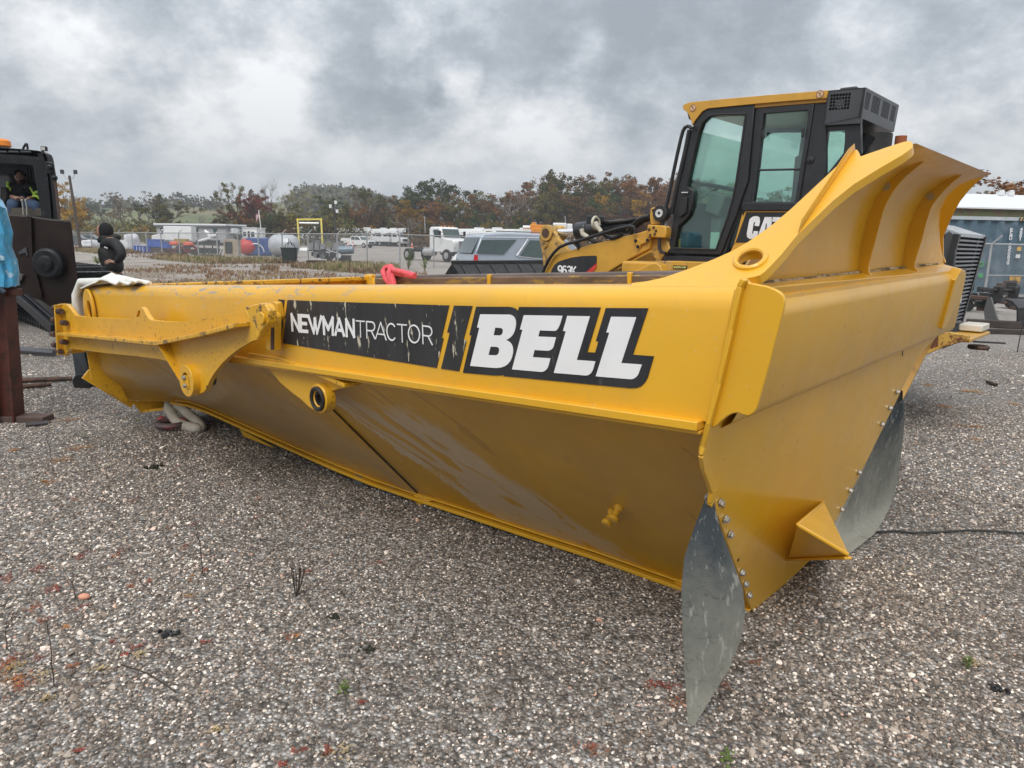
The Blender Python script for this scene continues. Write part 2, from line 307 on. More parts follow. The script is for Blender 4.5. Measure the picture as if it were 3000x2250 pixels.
# ------------------------------------------------------------ ground
rnd = random.Random(5)
def ground_material():
    m = bpy.data.materials.new('gravel_ground'); m.use_nodes = True; N, L = nodes_of(m); b = N['Principled BSDF']
    geo = N.new('ShaderNodeNewGeometry'); P = geo.outputs['Position']
    def noise(scale, detail=4, rough=0.55, vec=P, st=None):
        if st:
            mp = N.new('ShaderNodeMapping'); mp.inputs['Scale'].default_value = st; L.new(vec, mp.inputs[0]); vec = mp.outputs[0]
        n = N.new('ShaderNodeTexNoise'); n.inputs['Scale'].default_value = scale; n.inputs['Detail'].default_value = detail; n.inputs['Roughness'].default_value = rough; L.new(vec, n.inputs['Vector']); return n.outputs['Fac']
    def ramp(v, stops):
        r = N.new('ShaderNodeValToRGB'); L.new(v, r.inputs[0]); e = r.color_ramp.elements
        e[0].position = stops[0][0]; e[0].color = (*stops[0][1], 1); e[1].position = stops[-1][0]; e[1].color = (*stops[-1][1], 1)
        for p_, c in stops[1:-1]: k = e.new(p_); k.color = (*c, 1)
        return r.outputs[0]
    def mix(f, a, c):
        x = N.new('ShaderNodeMix'); x.data_type = 'RGBA'
        if isinstance(f, float): x.inputs[0].default_value = f
        else: L.new(f, x.inputs[0])
        for i, v in ((6, a), (7, c)):
            if isinstance(v, tuple): x.inputs[i].default_value = (*v, 1)
            else: L.new(v, x.inputs[i])
        return x.outputs[2]
    def mrange(v, a, c, lo=0.0, hi=1.0):
        r = N.new('ShaderNodeMapRange'); L.new(v, r.inputs[0]); r.inputs[1].default_value = a; r.inputs[2].default_value = c; r.inputs[3].default_value = lo; r.inputs[4].default_value = hi; return r.outputs[0]
    def mul(a, c):
        x = N.new('ShaderNodeMath'); x.operation = 'MULTIPLY'
        for i, v in ((0, a), (1, c)):
            if isinstance(v, (int, float)): x.inputs[i].default_value = v
            else: L.new(v, x.inputs[i])
        return x.outputs[0]
    vo = N.new('ShaderNodeTexVoronoi'); vo.inputs['Scale'].default_value = 60; L.new(P, vo.inputs['Vector'])
    vc = N.new('ShaderNodeSeparateColor'); L.new(vo.outputs['Color'], vc.inputs[0])
    stones = ramp(vc.outputs[0], [(0.0, (.08, .068, .058)), (0.35, (.17, .15, .13)), (0.6, (.26, .235, .21)), (0.82, (.40, .375, .345)), (1.0, (.72, .705, .68))])
    vo2 = N.new('ShaderNodeTexVoronoi'); vo2.inputs['Scale'].default_value = 24; L.new(P, vo2.inputs['Vector'])
    vc2 = N.new('ShaderNodeSeparateColor'); L.new(vo2.outputs['Color'], vc2.inputs[0])
    st2 = ramp(vc2.outputs[1], [(0.0, (.11, .095, .08)), (0.5, (.25, .228, .205)), (0.85, (.38, .355, .33)), (1.0, (.66, .645, .62))])
    stones = mix(0.3, stones, st2)
    gap = mrange(vo.outputs['Distance'], 0.25, 0.75, 1.0, 0.35)
    g = N.new('ShaderNodeHueSaturation'); L.new(stones, g.inputs['Color']); L.new(gap, g.inputs['Value']); col = g.outputs[0]
    sep = N.new('ShaderNodeSeparateXYZ'); L.new(P, sep.inputs[0])
    far = mrange(sep.outputs[1], 7, 26)
    fcol = ramp(noise(0.22, 6, 0.62), [(0.32, (.26, .225, .195)), (0.5, (.335, .298, .264)), (0.68, (.41, .37, .335))])
    speck = ramp(noise(6.5, 5, 0.75), [(0.3, (.45, .45, .45)), (0.5, (1, 1, 1)), (0.72, (1.5, 1.48, 1.45))])
    fm = N.new('ShaderNodeMix'); fm.data_type = 'RGBA'; fm.blend_type = 'MULTIPLY'; fm.inputs[0].default_value = 0.75; L.new(fcol, fm.inputs[6]); L.new(speck, fm.inputs[7]); fcol = fm.outputs[2]
    col = mix(mul(far, 0.72), col, fcol)
    # damp darker drifts
    wet = mrange(noise(0.5, 5, 0.6), 0.5, 0.72, 1.12, 0.8)
    g2 = N.new('ShaderNodeHueSaturation'); L.new(col, g2.inputs['Color']); L.new(wet, g2.inputs['Value']); col = g2.outputs[0]
    # rusty moss in the yard strip in front of the fence
    strip = mul(mrange(sep.outputs[1], 17, 24), mrange(sep.outputs[1], 60, 50)); strip = mul(strip, mrange(sep.outputs[0], -4, -9))
    moss = mul(mrange(noise(0.35, 6, 0.65, st=(1, .55, 1)), 0.47, 0.60), strip)
    col = mix(mul(moss, 0.75), col, ramp(noise(1.7, 4), [(0.35, (.13, .085, .05)), (0.55, (.17, .135, .075)), (0.7, (.20, .10, .06))]))
    red = mrange(noise(1.3, 5, 0.7), 0.655, 0.70); col = mix(mul(red, 0.35), col, (.20, .085, .05))
    # pasture beyond the lot
    fld = mrange(sep.outputs[1], 150, 165); grass = ramp(noise(0.02, 5), [(0.4, (.085, .105, .035)), (0.5, (.12, .13, .05)), (0.62, (.17, .145, .08))])
    col = mix(fld, col, grass)
    L.new(col, b.inputs['Base Color']); b.inputs['Roughness'].default_value = 0.78; b.inputs['Specular IOR Level'].default_value = 0.35
    bp = N.new('ShaderNodeBump'); bp.inputs['Strength'].default_value = 0.9; bp.inputs['Distance'].default_value = 0.012
    inv = mrange(vo.outputs['Distance'], 0.0, 0.7, 1.0, 0.0); L.new(inv, bp.inputs['Height']); L.new(bp.outputs[0], b.inputs['Normal'])
    return m
def ground():
    mb = MB(); ys = [-30, -12, -5, -2, 0]; y = 0.0; st = 0.25
    while y < 2600: y += st; st *= 1.075; ys.append(y)
    grid = []
    for y in ys:
        hw = max(60.0, abs(y) * 1.6 + 40); nx = 60; row = []
        for i in range(nx + 1):
            x = -hw + 2 * hw * i / nx; z = terrain(x, y)
            row.append((x, y, z))
        grid.append(row)
    mb.sheet(grid); o = mb.build('ground', ground_material(), smooth=180, recalc=False); tag(o, 'grey crushed limestone yard with low hills beyond', kind='structure')
ground()

# loose stones: real pebbles scattered with geometry nodes near the camera
def stone_material():
    m = bpy.data.materials.new('limestone'); m.use_nodes = True; N, L = nodes_of(m); b = N['Principled BSDF']
    oi = N.new('ShaderNodeObjectInfo'); r = N.new('ShaderNodeValToRGB'); L.new(oi.outputs['Random'], r.inputs[0]); e = r.color_ramp.elements
    st = [(0.0, (.085, .07, .06)), (0.25, (.155, .133, .115)), (0.5, (.235, .207, .182)), (0.72, (.33, .30, .272)), (0.82, (.42, .392, .36)), (0.88, (.62, .60, .565)), (0.975, (.82, .81, .785)), (1.0, (.50, .30, .22))]
    e[0].position = 0; e[0].color = (*st[0][1], 1); e[1].position = 1; e[1].color = (*st[-1][1], 1)
    for p_, c in st[1:-1]: k = e.new(p_); k.color = (*c, 1)
    tc = N.new('ShaderNodeTexCoord'); n = N.new('ShaderNodeTexNoise'); n.inputs['Scale'].default_value = 1.4; n.inputs['Detail'].default_value = 5; L.new(tc.outputs['Object'], n.inputs['Vector'])
    mr = N.new('ShaderNodeMapRange'); L.new(n.outputs['Fac'], mr.inputs[0]); mr.inputs[3].default_value = 0.6; mr.inputs[4].default_value = 1.4
    h = N.new('ShaderNodeHueSaturation'); L.new(r.outputs[0], h.inputs['Color']); L.new(mr.outputs[0], h.inputs['Value'])
    ge = N.new('ShaderNodeNewGeometry'); nl = N.new('ShaderNodeTexNoise'); nl.inputs['Scale'].default_value = .9; nl.inputs['Detail'].default_value = 6; nl.inputs['Roughness'].default_value = .65; L.new(ge.outputs['Position'], nl.inputs['Vector'])
    rl = N.new('ShaderNodeValToRGB'); L.new(nl.outputs['Fac'], rl.inputs[0]); q = rl.color_ramp.elements; q[0].position = .36; q[0].color = (.92, .82, .73, 1); q[1].position = .6; q[1].color = (1.29, 1.19, 1.09, 1)
    ml = N.new('ShaderNodeMix'); ml.data_type = 'RGBA'; ml.blend_type = 'MULTIPLY'; ml.inputs[0].default_value = 1; L.new(h.outputs[0], ml.inputs[6]); L.new(rl.outputs[0], ml.inputs[7]); L.new(ml.outputs[2], b.inputs['Base Color'])
    b.inputs['Roughness'].default_value = 0.62; b.inputs['Specular IOR Level'].default_value = 0.4
    return m
def gravel():
    sm = stone_material(); protos = []
    pc = bpy.data.collections.new('stone_shapes')
    for k in range(9):
        bm = bmesh.new(); bmesh.ops.create_icosphere(bm, subdivisions=1, radius=1.0); r = random.Random(40 + k)
        sx, sy, sz = r.uniform(.75, 1.25), r.uniform(.6, .95), r.uniform(.32, .6)
        for v in bm.verts:
            q = v.co * r.uniform(.72, 1.12); v.co = Vector((q.x * sx, q.y * sy, q.z * sz))
        for _ in range(6):                     # broken flat faces
            d = Vector((r.uniform(-1, 1), r.uniform(-1, 1), r.uniform(-.6, .6))).normalized(); lim = r.uniform(.38, .68)
            for v in bm.verts:
                t = v.co.dot(d)
                if t > lim: v.co -= d * (t - lim)
        me = bpy.data.meshes.new('stone_shape'); bm.to_mesh(me); bm.free(); me.materials.append(sm)
        o = bpy.data.objects.new('stone_shape', me); pc.objects.link(o)
    import numpy as np
    rs = np.random.RandomState(3); pts = []; sc = []
    cx = 0.0
    # rings of distance, thinner further out; every ring covers what the picture sees and a margin
    bands = [(1.45, 2.4, 5600, (.0048, .0145)), (2.4, 3.4, 4600, (.0052, .0145)), (3.4, 5.0, 3200, (.006, .0155)), (5.0, 7.5, 1800, (.0075, .0165)), (7.5, 12.0, 520, (.009, .018))]
    for y0, y1, dens, (s0, s1) in bands:
        hw = 0.82 * y1 + 0.5; n = int(dens * (y1 - y0) * 2 * hw)
        X = rs.uniform(-hw, hw, n); Y = rs.uniform(y0, y1, n)
        k = np.abs(X) < 0.82 * Y + 0.5; X = X[k]; Y = Y[k]; n = len(X)
        s = s0 + (s1 - s0) * rs.beta(1.3, 2.6, n); big = rs.uniform(0, 1, n) < 0.02; s[big] *= rs.uniform(1.5, 2.3, big.sum())
        fine = np.sin(X * 2.1 + np.sin(Y * 1.7) * 1.5) * .5 + .5; s *= (0.82 + 0.3 * fine)
        pts.append(np.stack([X, Y, s * 0.12], 1)); sc.append(s)
    P = np.concatenate(pts); S = np.concatenate(sc); n = len(P)
    me = bpy.data.meshes.new('gravel'); me.vertices.add(n); me.vertices.foreach_set('co', P.astype(np.float32).ravel())
    a = me.attributes.new('sc', 'FLOAT', 'POINT'); a.data.foreach_set('value', S.astype(np.float32))
    rt = np.stack([rs.normal(0, .35, n), rs.normal(0, .35, n), rs.uniform(0, 6.28, n)], 1); a = me.attributes.new('rot', 'FLOAT_VECTOR', 'POINT'); a.data.foreach_set('vector', rt.astype(np.float32).ravel())
    o = bpy.data.objects.new('gravel', me); SC.collection.objects.link(o); tag(o, 'loose broken limestone gravel covering the yard in front', kind='stuff')
    ng = bpy.data.node_groups.new('scatter_stones', 'GeometryNodeTree'); ng.interface.new_socket('Geometry', in_out='INPUT', socket_type='NodeSocketGeometry'); ng.interface.new_socket('Geometry', in_out='OUTPUT', socket_type='NodeSocketGeometry')
    N = ng.nodes; L = ng.links; gi = N.new('NodeGroupInput'); go = N.new('NodeGroupOutput'); ip = N.new('GeometryNodeInstanceOnPoints'); ci = N.new('GeometryNodeCollectionInfo')
    ci.inputs['Collection'].default_value = pc; ci.inputs['Separate Children'].default_value = True; ci.inputs['Reset Children'].default_value = True
    L.new(gi.outputs[0], ip.inputs['Points']); L.new(ci.outputs[0], ip.inputs['Instance']); ip.inputs['Pick Instance'].default_value = True
    ri = N.new('FunctionNodeRandomValue'); ri.data_type = 'INT'; ri.inputs[4].default_value = 0; ri.inputs[5].default_value = 8; L.new(ri.outputs[2], ip.inputs['Instance Index'])
    na = N.new('GeometryNodeInputNamedAttribute'); na.data_type = 'FLOAT'; na.inputs['Name'].default_value = 'sc'; nr = N.new('GeometryNodeInputNamedAttribute'); nr.data_type = 'FLOAT_VECTOR'; nr.inputs['Name'].default_value = 'rot'
    L.new(na.outputs[0], ip.inputs['Scale']); L.new(nr.outputs[0], ip.inputs['Rotation']); L.new(ip.outputs[0], go.inputs[0])
    md = o.modifiers.new('scatter', 'NODES'); md.node_group = ng
gravel()
# ------------------------------------------------------------ the yellow dump bin
BO = Vector((1.1002, 2.9686, 0.0)); _u = ray(-800, 838).normalized(); _w = ray(3470, 691).normalized(); _w = (_w - _u * _u.dot(_w)).normalized(); _n = (-_u).cross(_w).normalized()
BM = frame(BO, -_u, _w, _n); BMI = BM.inverted()
_al = math.radians(13.5); FN = (_w.cross(_n * math.cos(_al) - _u * math.sin(_al))).normalized()      # normal of the raked front plate
if FN.dot(_u) > 0: FN = -FN
FNL = (BM.to_3x3().inverted() @ FN).normalized()                 # the same in the bin's own axes
def V(u, w, n): return Vector((-u, w, n))
def Bs(x, y, w): return BMI @ pl(x, y, BO + _w * w, _w)
def Bn(x, y, n): return BMI @ pl(x, y, BO + _n * n, _n)
def Bu(x, y, u): return BMI @ pl(x, y, BO + _u * u, _u)
def Bf(x, y, off=0.0): return BMI @ pl(x, y, BO + FN * off, FN)
def plane_pick(p, a, b):
    """p, a, b in bin axes span a plane"""
    P0 = BM @ p; n = ((BM @ a) - P0).cross((BM @ b) - P0).normalized()
    return lambda x, y, off=0.0: BMI @ pl(x, y, P0 + n * off, n)
def crop(s, ox, oy): return lambda x, y: (ox + x / s, oy + y / s)

def yellow_paint(name, dirty=0.0, worn=0.0, rail=False):
    m = bpy.data.materials.new(name); m.use_nodes = True; N, L = nodes_of(m); b = N['Principled BSDF']
    tc = N.new('ShaderNodeTexCoord'); P = tc.outputs['Object']
    def noise(scale, detail=5, rough=0.55, st=None, dist=0.0):
        v = P
        if st: mp = N.new('ShaderNodeMapping'); mp.inputs['Scale'].default_value = st; L.new(v, mp.inputs[0]); v = mp.outputs[0]
        n = N.new('ShaderNodeTexNoise'); n.inputs['Scale'].default_value = scale; n.inputs['Detail'].default_value = detail; n.inputs['Roughness'].default_value = rough; n.inputs['Distortion'].default_value = dist; L.new(v, n.inputs['Vector']); return n.outputs['Fac']
    def mr(v, a, c, lo=0.0, hi=1.0):
        r = N.new('ShaderNodeMapRange'); L.new(v, r.inputs[0]); r.inputs[1].default_value = a; r.inputs[2].default_value = c; r.inputs[3].default_value = lo; r.inputs[4].default_value = hi; return r.outputs[0]
    def mul(*vs):
        o = vs[0]
        for v in vs[1:]:
            x = N.new('ShaderNodeMath'); x.operation = 'MULTIPLY'; L.new(o, x.inputs[0])
            if isinstance(v, (int, float)): x.inputs[1].default_value = v
            else: L.new(v, x.inputs[1])
            o = x.outputs[0]
        return o
    def mix(f, a, c):
        x = N.new('ShaderNodeMix'); x.data_type = 'RGBA'; L.new(f, x.inputs[0])
        for i, v in ((6, a), (7, c)):
            if isinstance(v, tuple): x.inputs[i].default_value = (*v, 1)
            else: L.new(v, x.inputs[i])
        return x.outputs[2]
    hs = N.new('ShaderNodeHueSaturation'); hs.inputs['Color'].default_value = (*YEL, 1); L.new(mr(noise(1.3, 4), 0.3, 0.7, 0.93, 1.07), hs.inputs['Value']); col = hs.outputs[0]
    # thin road film everywhere, chips and scuffs
    col = mix(mul(mr(noise(3.5, 8, 0.7), 0.5, 0.75), 0.22), col, (.33, .25, .15))
    col = mix(mul(mr(noise(95, 2, 0.5), 0.735, 0.75), 0.6), col, (.66, .56, .40))
    rough = mr(noise(9, 6, 0.7), 0.3, 0.7, 0.26, 0.46)
    sep = N.new('ShaderNodeSeparateXYZ'); L.new(P, sep.inputs[0])
    if rail:                       # rubbed and scratched along the top edge
        top = mr(sep.outputs[2], 1.405, 1.46); sc = mr(noise(22, 9, 0.75, st=(0.4, 1, 1), dist=0.8), 0.545, 0.58)
        rear = mr(sep.outputs[0], -1.0, -2.2); col = mix(mul(sc, top, rear), col, (.30, .27, .23)); sc2 = mr(noise(34, 6, 0.75, st=(.3, 1, 1), dist=.8), 0.63, 0.65); col = mix(mul(sc2, mr(sep.outputs[0], -1.2, -2.4), 0.8), col, (.52, .46, .36))
        dk = mr(noise(30, 6, 0.75), 0.665, 0.68); col = mix(mul(dk, mr(sep.outputs[0], -0.2, -2.4), 0.85), col, (.07, .04, .02))
    if worn:
        w = mr(noise(15, 10, 0.8), 0.645 - 0.045 * worn, 0.655 - 0.045 * worn); col = mix(mul(w, 0.9), col, (.075, .045, .03))
        w2 = mr(noise(36, 6, 0.7), 0.625, 0.635); col = mix(mul(w2, 0.8), col, (.10, .055, .03))
    if dirty:                      # dried spray on the flank: a grey-brown band, wet sheen painted in, slanting down and forward, with rinsed runs through it
        # a = distance down the flank (0 at the rail), s = forward
        def mad(a_, k_, c_):
            x = N.new('ShaderNodeMath'); x.operation = 'MULTIPLY_ADD'; L.new(a_, x.inputs[0]); x.inputs[1].default_value = k_
            if isinstance(c_, (int, float)): x.inputs[2].default_value = c_
            else: L.new(c_, x.inputs[2])
            return x.outputs[0]
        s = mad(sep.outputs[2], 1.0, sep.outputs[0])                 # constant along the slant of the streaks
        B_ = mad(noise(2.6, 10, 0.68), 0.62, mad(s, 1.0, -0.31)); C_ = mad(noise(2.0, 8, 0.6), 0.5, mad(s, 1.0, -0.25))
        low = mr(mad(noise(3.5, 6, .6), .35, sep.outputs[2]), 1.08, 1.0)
        cbx = N.new('ShaderNodeCombineXYZ'); L.new(s, cbx.inputs[0]); L.new(sep.outputs[2], cbx.inputs[1])
        def slant(sx, sy, detail=5, dist=0.4):
            mp = N.new('ShaderNodeMapping'); mp.inputs['Scale'].default_value = (sx, sy, 1); L.new(cbx.outputs[0], mp.inputs[0])
            n = N.new('ShaderNodeTexNoise'); n.inputs['Scale'].default_value = 1.0; n.inputs['Detail'].default_value = detail; n.inputs['Roughness'].default_value = .6; n.inputs['Distortion'].default_value = dist; L.new(mp.outputs[0], n.inputs['Vector']); return n.outputs['Fac']
        film = mr(noise(1.6, 5, .6), .3, .7, .25, .55); col = mix(film, col, (.32, .165, .035))  # brown dust film, laid heavier to paint in shade on the downturned flank
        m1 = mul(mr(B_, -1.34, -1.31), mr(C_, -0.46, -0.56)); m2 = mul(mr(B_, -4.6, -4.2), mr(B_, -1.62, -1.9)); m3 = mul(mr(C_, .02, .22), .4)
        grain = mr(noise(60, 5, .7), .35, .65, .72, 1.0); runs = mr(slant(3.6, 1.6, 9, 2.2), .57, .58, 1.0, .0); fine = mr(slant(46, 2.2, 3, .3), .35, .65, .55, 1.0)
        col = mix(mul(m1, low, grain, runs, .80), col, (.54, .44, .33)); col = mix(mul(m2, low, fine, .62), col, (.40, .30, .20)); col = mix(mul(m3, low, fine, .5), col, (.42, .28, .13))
        wetr = mr(slant(5.5, 1.0, 8, 1.8), .61, .618); col = mix(mul(wetr, .32), col, (.20, .095, .014))
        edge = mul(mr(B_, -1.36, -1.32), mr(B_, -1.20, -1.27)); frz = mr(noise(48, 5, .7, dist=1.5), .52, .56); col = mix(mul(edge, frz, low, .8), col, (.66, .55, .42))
        swirl = mr(noise(15, 3, 0.5, st=(1, 1, 1), dist=2.6), 0.60, 0.61); sw2 = mr(noise(15, 3, .5, dist=2.6), .632, .622); scr = mr(slant(70, 1.4, 2, 0), .70, .72)
        col = mix(mul(swirl, sw2, m2, mr(sep.outputs[2], .75, .45), .7), col, (.46, .40, .32)); col = mix(mul(scr, m2, .45), col, (.45, .38, .30))
        rough = mr(noise(5, 6, 0.6), 0.3, 0.7, 0.30, 0.52)
    L.new(col, b.inputs['Base Color']); L.new(rough, b.inputs['Roughness']); b.inputs['Coat Weight'].default_value = 0.35; b.inputs['Coat Roughness'].default_value = 0.18
    n3 = noise(420, 2); bp = N.new('ShaderNodeBump'); bp.inputs['Strength'].default_value = 0.06; bp.inputs['Distance'].default_value = 0.002; L.new(n3, bp.inputs['Height'])
    n4 = noise(2.2, 2); bq = N.new('ShaderNodeBump'); bq.inputs['Strength'].default_value = 0.12; bq.inputs['Distance'].default_value = 0.02; L.new(n4, bq.inputs['Height']); L.new(bp.outputs[0], bq.inputs['Normal']); L.new(bq.outputs[0], b.inputs['Normal'])
    return m
YEL = (.70, .375, .016)
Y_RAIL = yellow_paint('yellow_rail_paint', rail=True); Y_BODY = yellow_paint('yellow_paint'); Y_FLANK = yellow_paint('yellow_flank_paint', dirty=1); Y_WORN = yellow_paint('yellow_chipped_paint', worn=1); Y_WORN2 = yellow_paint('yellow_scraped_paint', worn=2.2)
STEEL = mat('bare_steel', (.35, .34, .33), .38, 1.0, .2); ZINC = mat('zinc_bolt', (.55, .55, .53), .42, .8, .2, 40, col2=(.30, .26, .18), mscale=60)
RUSTB = mat('brown_rust_steel', (.115, .062, .042), .7, .2, .25, 14, col2=(.055, .032, .025), mscale=9, mthr=.52); WORNB = mat('worn_brown_steel', (.17, .115, .075), .42, .25, .3, 12, col2=(.36, .235, .06), mscale=11, mthr=.56, msoft=.05, detail=8, stretch=(.4, 1, 2))
DECK = mat('black_vinyl', (.022, .023, .026), .42, 0, .35, 9, col2=(.06, .06, .06), mscale=30, mthr=.66, stretch=(1, 1, .35)); DECKW = mat('scratched_black_vinyl', (.026, .026, .027), .48, 0, .35, 10, col2=(.52, .47, .36), mscale=26, mthr=.618, msoft=.02, stretch=(1.4, 1, .35)); WHT = mat('white_vinyl', (.80, .80, .80), .45, 0, .03)
RUB = mat('mud_rubber', (.085, .095, .10), .62, 0, .2, 7, col2=(.30, .29, .25), mscale=5.5, mthr=.56, msoft=.25, bump=.25, bscale=30)
RUBD = mat('black_rubber', (.02, .02, .021), .6, 0, .2, 9)
GREASE = mat('caked_grease', (.018, .016, .015), .35, 0, .4, 30, bump=.6, bscale=60)

W0, W1 = -0.943, 2.0
bin_ = thing('dump_bin', 'large yellow steel dump bin resting on the gravel with black and white side lettering', 'dump bin', M=BM)
# hull cross-sections: rail foot, knuckle, floor edge
EDGE = [(0, 0, 0), (.335, .0, .037), (.825, -.041, .079), (1.234, -.084, .106), (1.629, -.117, .132), (2.09, -.165, .163), (2.494, -.195, .189), (2.88, -.206, .220), (3.314, -.206, .257), (3.781, -.211, .302), (4.276, -.228, .358), (4.7, -.245, .41), (4.95, -.30, .45), (5.12, -.43, .485), (5.3, -.70, .50)]
def edge_at(u):
    for (a, b, c), (d, e, f) in zip(EDGE, EDGE[1:]):
        if u <= d: t = (u - a) / (d - a); return b + (e - b) * t, c + (f - c) * t
    return EDGE[-1][1:]
def hull_row(u, side):
    we, ne = edge_at(u); row = []; k = max(0.0, min(1.0, (u - 3.9) / 1.4)); k = k * k * (3 - 2 * k)
    uf = u
    for i in range(7):
        t = i / 6; w = W0 + .02 + (we - W0 - .02) * t; n = 1.09 + (ne - 1.09) * t
        kw = W0 + .015 + (we - W0) * max(0, (t - .58) / .42); kn = (1.09 + (.78 - 1.09) * t / .58) if t < .58 else (.78 + (ne - .78) * (t - .58) / .42)
        w = w + (kw - w) * k; n = n + (kn - n) * k
        uu = u
        if u < 0.001: uu = -math.tan(_al) * n + .02
        row.append(V(uu, w if side == 0 else (W0 + W1) - w, n))
    return row
us = [0.0] + [0.2 + .3 * i for i in range(17)] + [5.3]
for side in (0, 1):
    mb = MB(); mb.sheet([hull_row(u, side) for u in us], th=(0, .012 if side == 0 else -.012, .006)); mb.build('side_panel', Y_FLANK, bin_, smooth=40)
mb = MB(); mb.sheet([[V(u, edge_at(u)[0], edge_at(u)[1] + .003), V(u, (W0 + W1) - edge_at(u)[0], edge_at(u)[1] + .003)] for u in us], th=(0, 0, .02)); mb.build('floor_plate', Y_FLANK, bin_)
# floor-edge flange, a thin double lip along the foot of the flank
mb = MB(); rows = []
for i in range(44):
    u = -.0 + i * .118
    if u > 5.15: break
    we, ne = edge_at(u); rows.append([V(u, we - .058, ne - .002), V(u, we + .06, ne - .002)])
mb.sheet(rows, th=(0, 0, -.02)); rows2 = [[r[0] + Vector((0, .018, .022)), r[1] + Vector((0, 0, .022))] for r in rows]; mb.sheet(rows2, th=(0, 0, -.010)); mb.build('floor_flange', Y_BODY, bin_, bevel=.003)
# rear edge of the flank and lip
mb = MB(); mb.prism([Bu(x, y, 5.2) for x, y in ((256, 1030), (320, 1030), (374, 1178), (350, 1168), (268, 1110))], (0, 0, 0), (-.02, 0, 0)); mb.build('rear_post', Y_WORN, bin_)
mb = MB(); a, b = V(5.35, W0 - .05, .775), V(5.32, -.66, .47); mb.beam(a, b, .09, .03, up=(1, 0, 0)); mb.build('rear_lip', Y_WORN, bin_, bevel=.004)
mb = MB(); q = [V(5.30, -.62, .40), V(5.30, 1.68, .40), V(5.0, 1.4, .44), V(5.0, -.36, .44)]; mb.prism(q, (0, 0, 0), (0, 0, -.02)); q = [V(5.30, -.62, .385), V(5.30, 1.68, .385), V(5.30, 1.72, .49), V(5.30, -.68, .49)]; mb.prism(q, (0, 0, 0), (.02, 0, 0)); mb.build('chute_lip', Y_WORN, bin_)

# top rails: boxed, with a rounded shoulder
def rail(w_out, sgn, name, m, top=1.496, tilt=0.0):
    prof = [(0, 1.086), (0, top - .075), (.006, top - .045), (.022, top - .02), (.046, top - .005), (.075, top), (.15, top), (.165, top - .015), (.165, 1.10)]
    mb = MB(); rows = []
    for k, u in enumerate([None, .4, 1.2, 2.0, 2.8, 3.6, 4.4, 5.0, 5.26]):
        row = []
        for dw, n in prof:
            uu = (-math.tan(_al) * n) if u is None else u; row.append(V(uu, w_out + sgn * dw, n))
        rows.append(row)
    R = len(rows); C = len(prof); mb.sheet(rows); mb.f.append(tuple(range(C))); mb.m.append(0); mb.f.append(tuple((R - 1) * C + j for j in reversed(range(C)))); mb.m.append(0)
    for i in range(R - 1): mb.f.append((i * C, i * C + C - 1, (i + 1) * C + C - 1, (i + 1) * C)); mb.m.append(0)
    return mb.build(name, m, bin_, smooth=50)
rail1 = rail(W0, 1, 'side_rail', Y_RAIL); rail2 = rail(W1, -1, 'side_rail', Y_WORN, top=1.44); tag(rail2, 'far side rail with worn brown inner wear bar')
mb = MB(); mb.beam(V(-.24, W0 - .012, 1.075), V(5.2, W0 - .012, 1.082), .05, .03, up=(0, 0, 1)); mb.beam(V(-.24, W0 - .004, 1.052), V(5.2, W0 - .004, 1.058), .03, .014, up=(0, 0, 1)); mb.build('rail_flange', Y_BODY, bin_, bevel=.004)
mb = MB(); mb.beam(V(-.1, W1 - .18, 1.389), V(5.05, W1 - .18, 1.389), .07, .11, up=(0, 0, 1)); wear = mb.build('wear_bar', WORNB, bin_, bevel=.014, seg=3)
mb = MB(); mb.tube([V(-.1, W1 - .175, 1.441), V(5.05, W1 - .175, 1.441)], .03, 10); mb.build('wear_rod', mat('rubbed_steel', (.16, .125, .11), .4, .6, .3, 9, stretch=(.3, 1, 1)), wear)
for px in (1433, 1845):
    q = Bs(px, 815, W1 - .22); mb = MB(); mb.box((q.x, W1 - .205, 1.396), (.035, .06, .135)); mb.build('weld_strap', Y_BODY, wear, bevel=.006)
# tail gate crossing the rear, seen edge-on over the near rail
ga, gb = V(5.3, -.79, 1.492), V(5.3, 1.97, 1.452)
mb = MB(); mb.prism([ga, gb, gb + Vector((0, 0, -.62)), V(5.3, -.79, .60)], (0, 0, 0), (-.035, 0, 0)); mb.build('tail_gate', Y_WORN2, bin_)
mb = MB(); mb.beam(ga + Vector((.03, 0, -.02)), gb + Vector((.03, 0, -.015)), .10, .045, up=(0, 0, 1)); mb.build('gate_top_edge', Y_WORN2, bin_, bevel=.01)
mb = MB(); mb.box(V(5.22, 1.86, 1.40), (.12, .09, .17)); mb.build('gate_bracket', Y_WORN2, bin_, bevel=.02)

# front: plate, box beam, spill guard
K1 = crop(2.212, 1900, 780); K2 = crop(2.073, 1850, 1350); K5 = crop(2.458, 1850, 220); K7 = crop(3.318, 2300, 380)
pts = [(2168, 850), (2079, 1245), (2060, 1322), (2064, 1360), (2086, 1442), (2089, 1470), (2200, 1782), (2212, 1796), (2226, 1786), (2371, 1644), (2453, 1519), (2540, 1350), (2690, 1045), (2775, 955), (2812, 790)]
mb = MB(); mb.prism([Bf(*p) for p in pts], (0, 0, 0), -FNL * .018); front = mb.build('front_plate', Y_BODY, bin_, bevel=.003)
mb = MB(); c = [Bf(2192, 868, 0), Bf(2811, 786, 0), Bf(2774, 962, 0), Bf(2118, 1228, 0)]
rows = []
for a, b in ((c[0], c[3]), (c[1], c[2])):
    up = (a - b).normalized(); rows.append([a - FNL * .10, a - up * .004 - FNL * .02 + FNL * .0, a - up * .028 + FNL * .03, a - up * .07 + FNL * .04, b + up * .03 + FNL * .04, b + FNL * .03, b - up * .03 + FNL * .002, b - up * .03 - FNL * .05])
rows2 = []
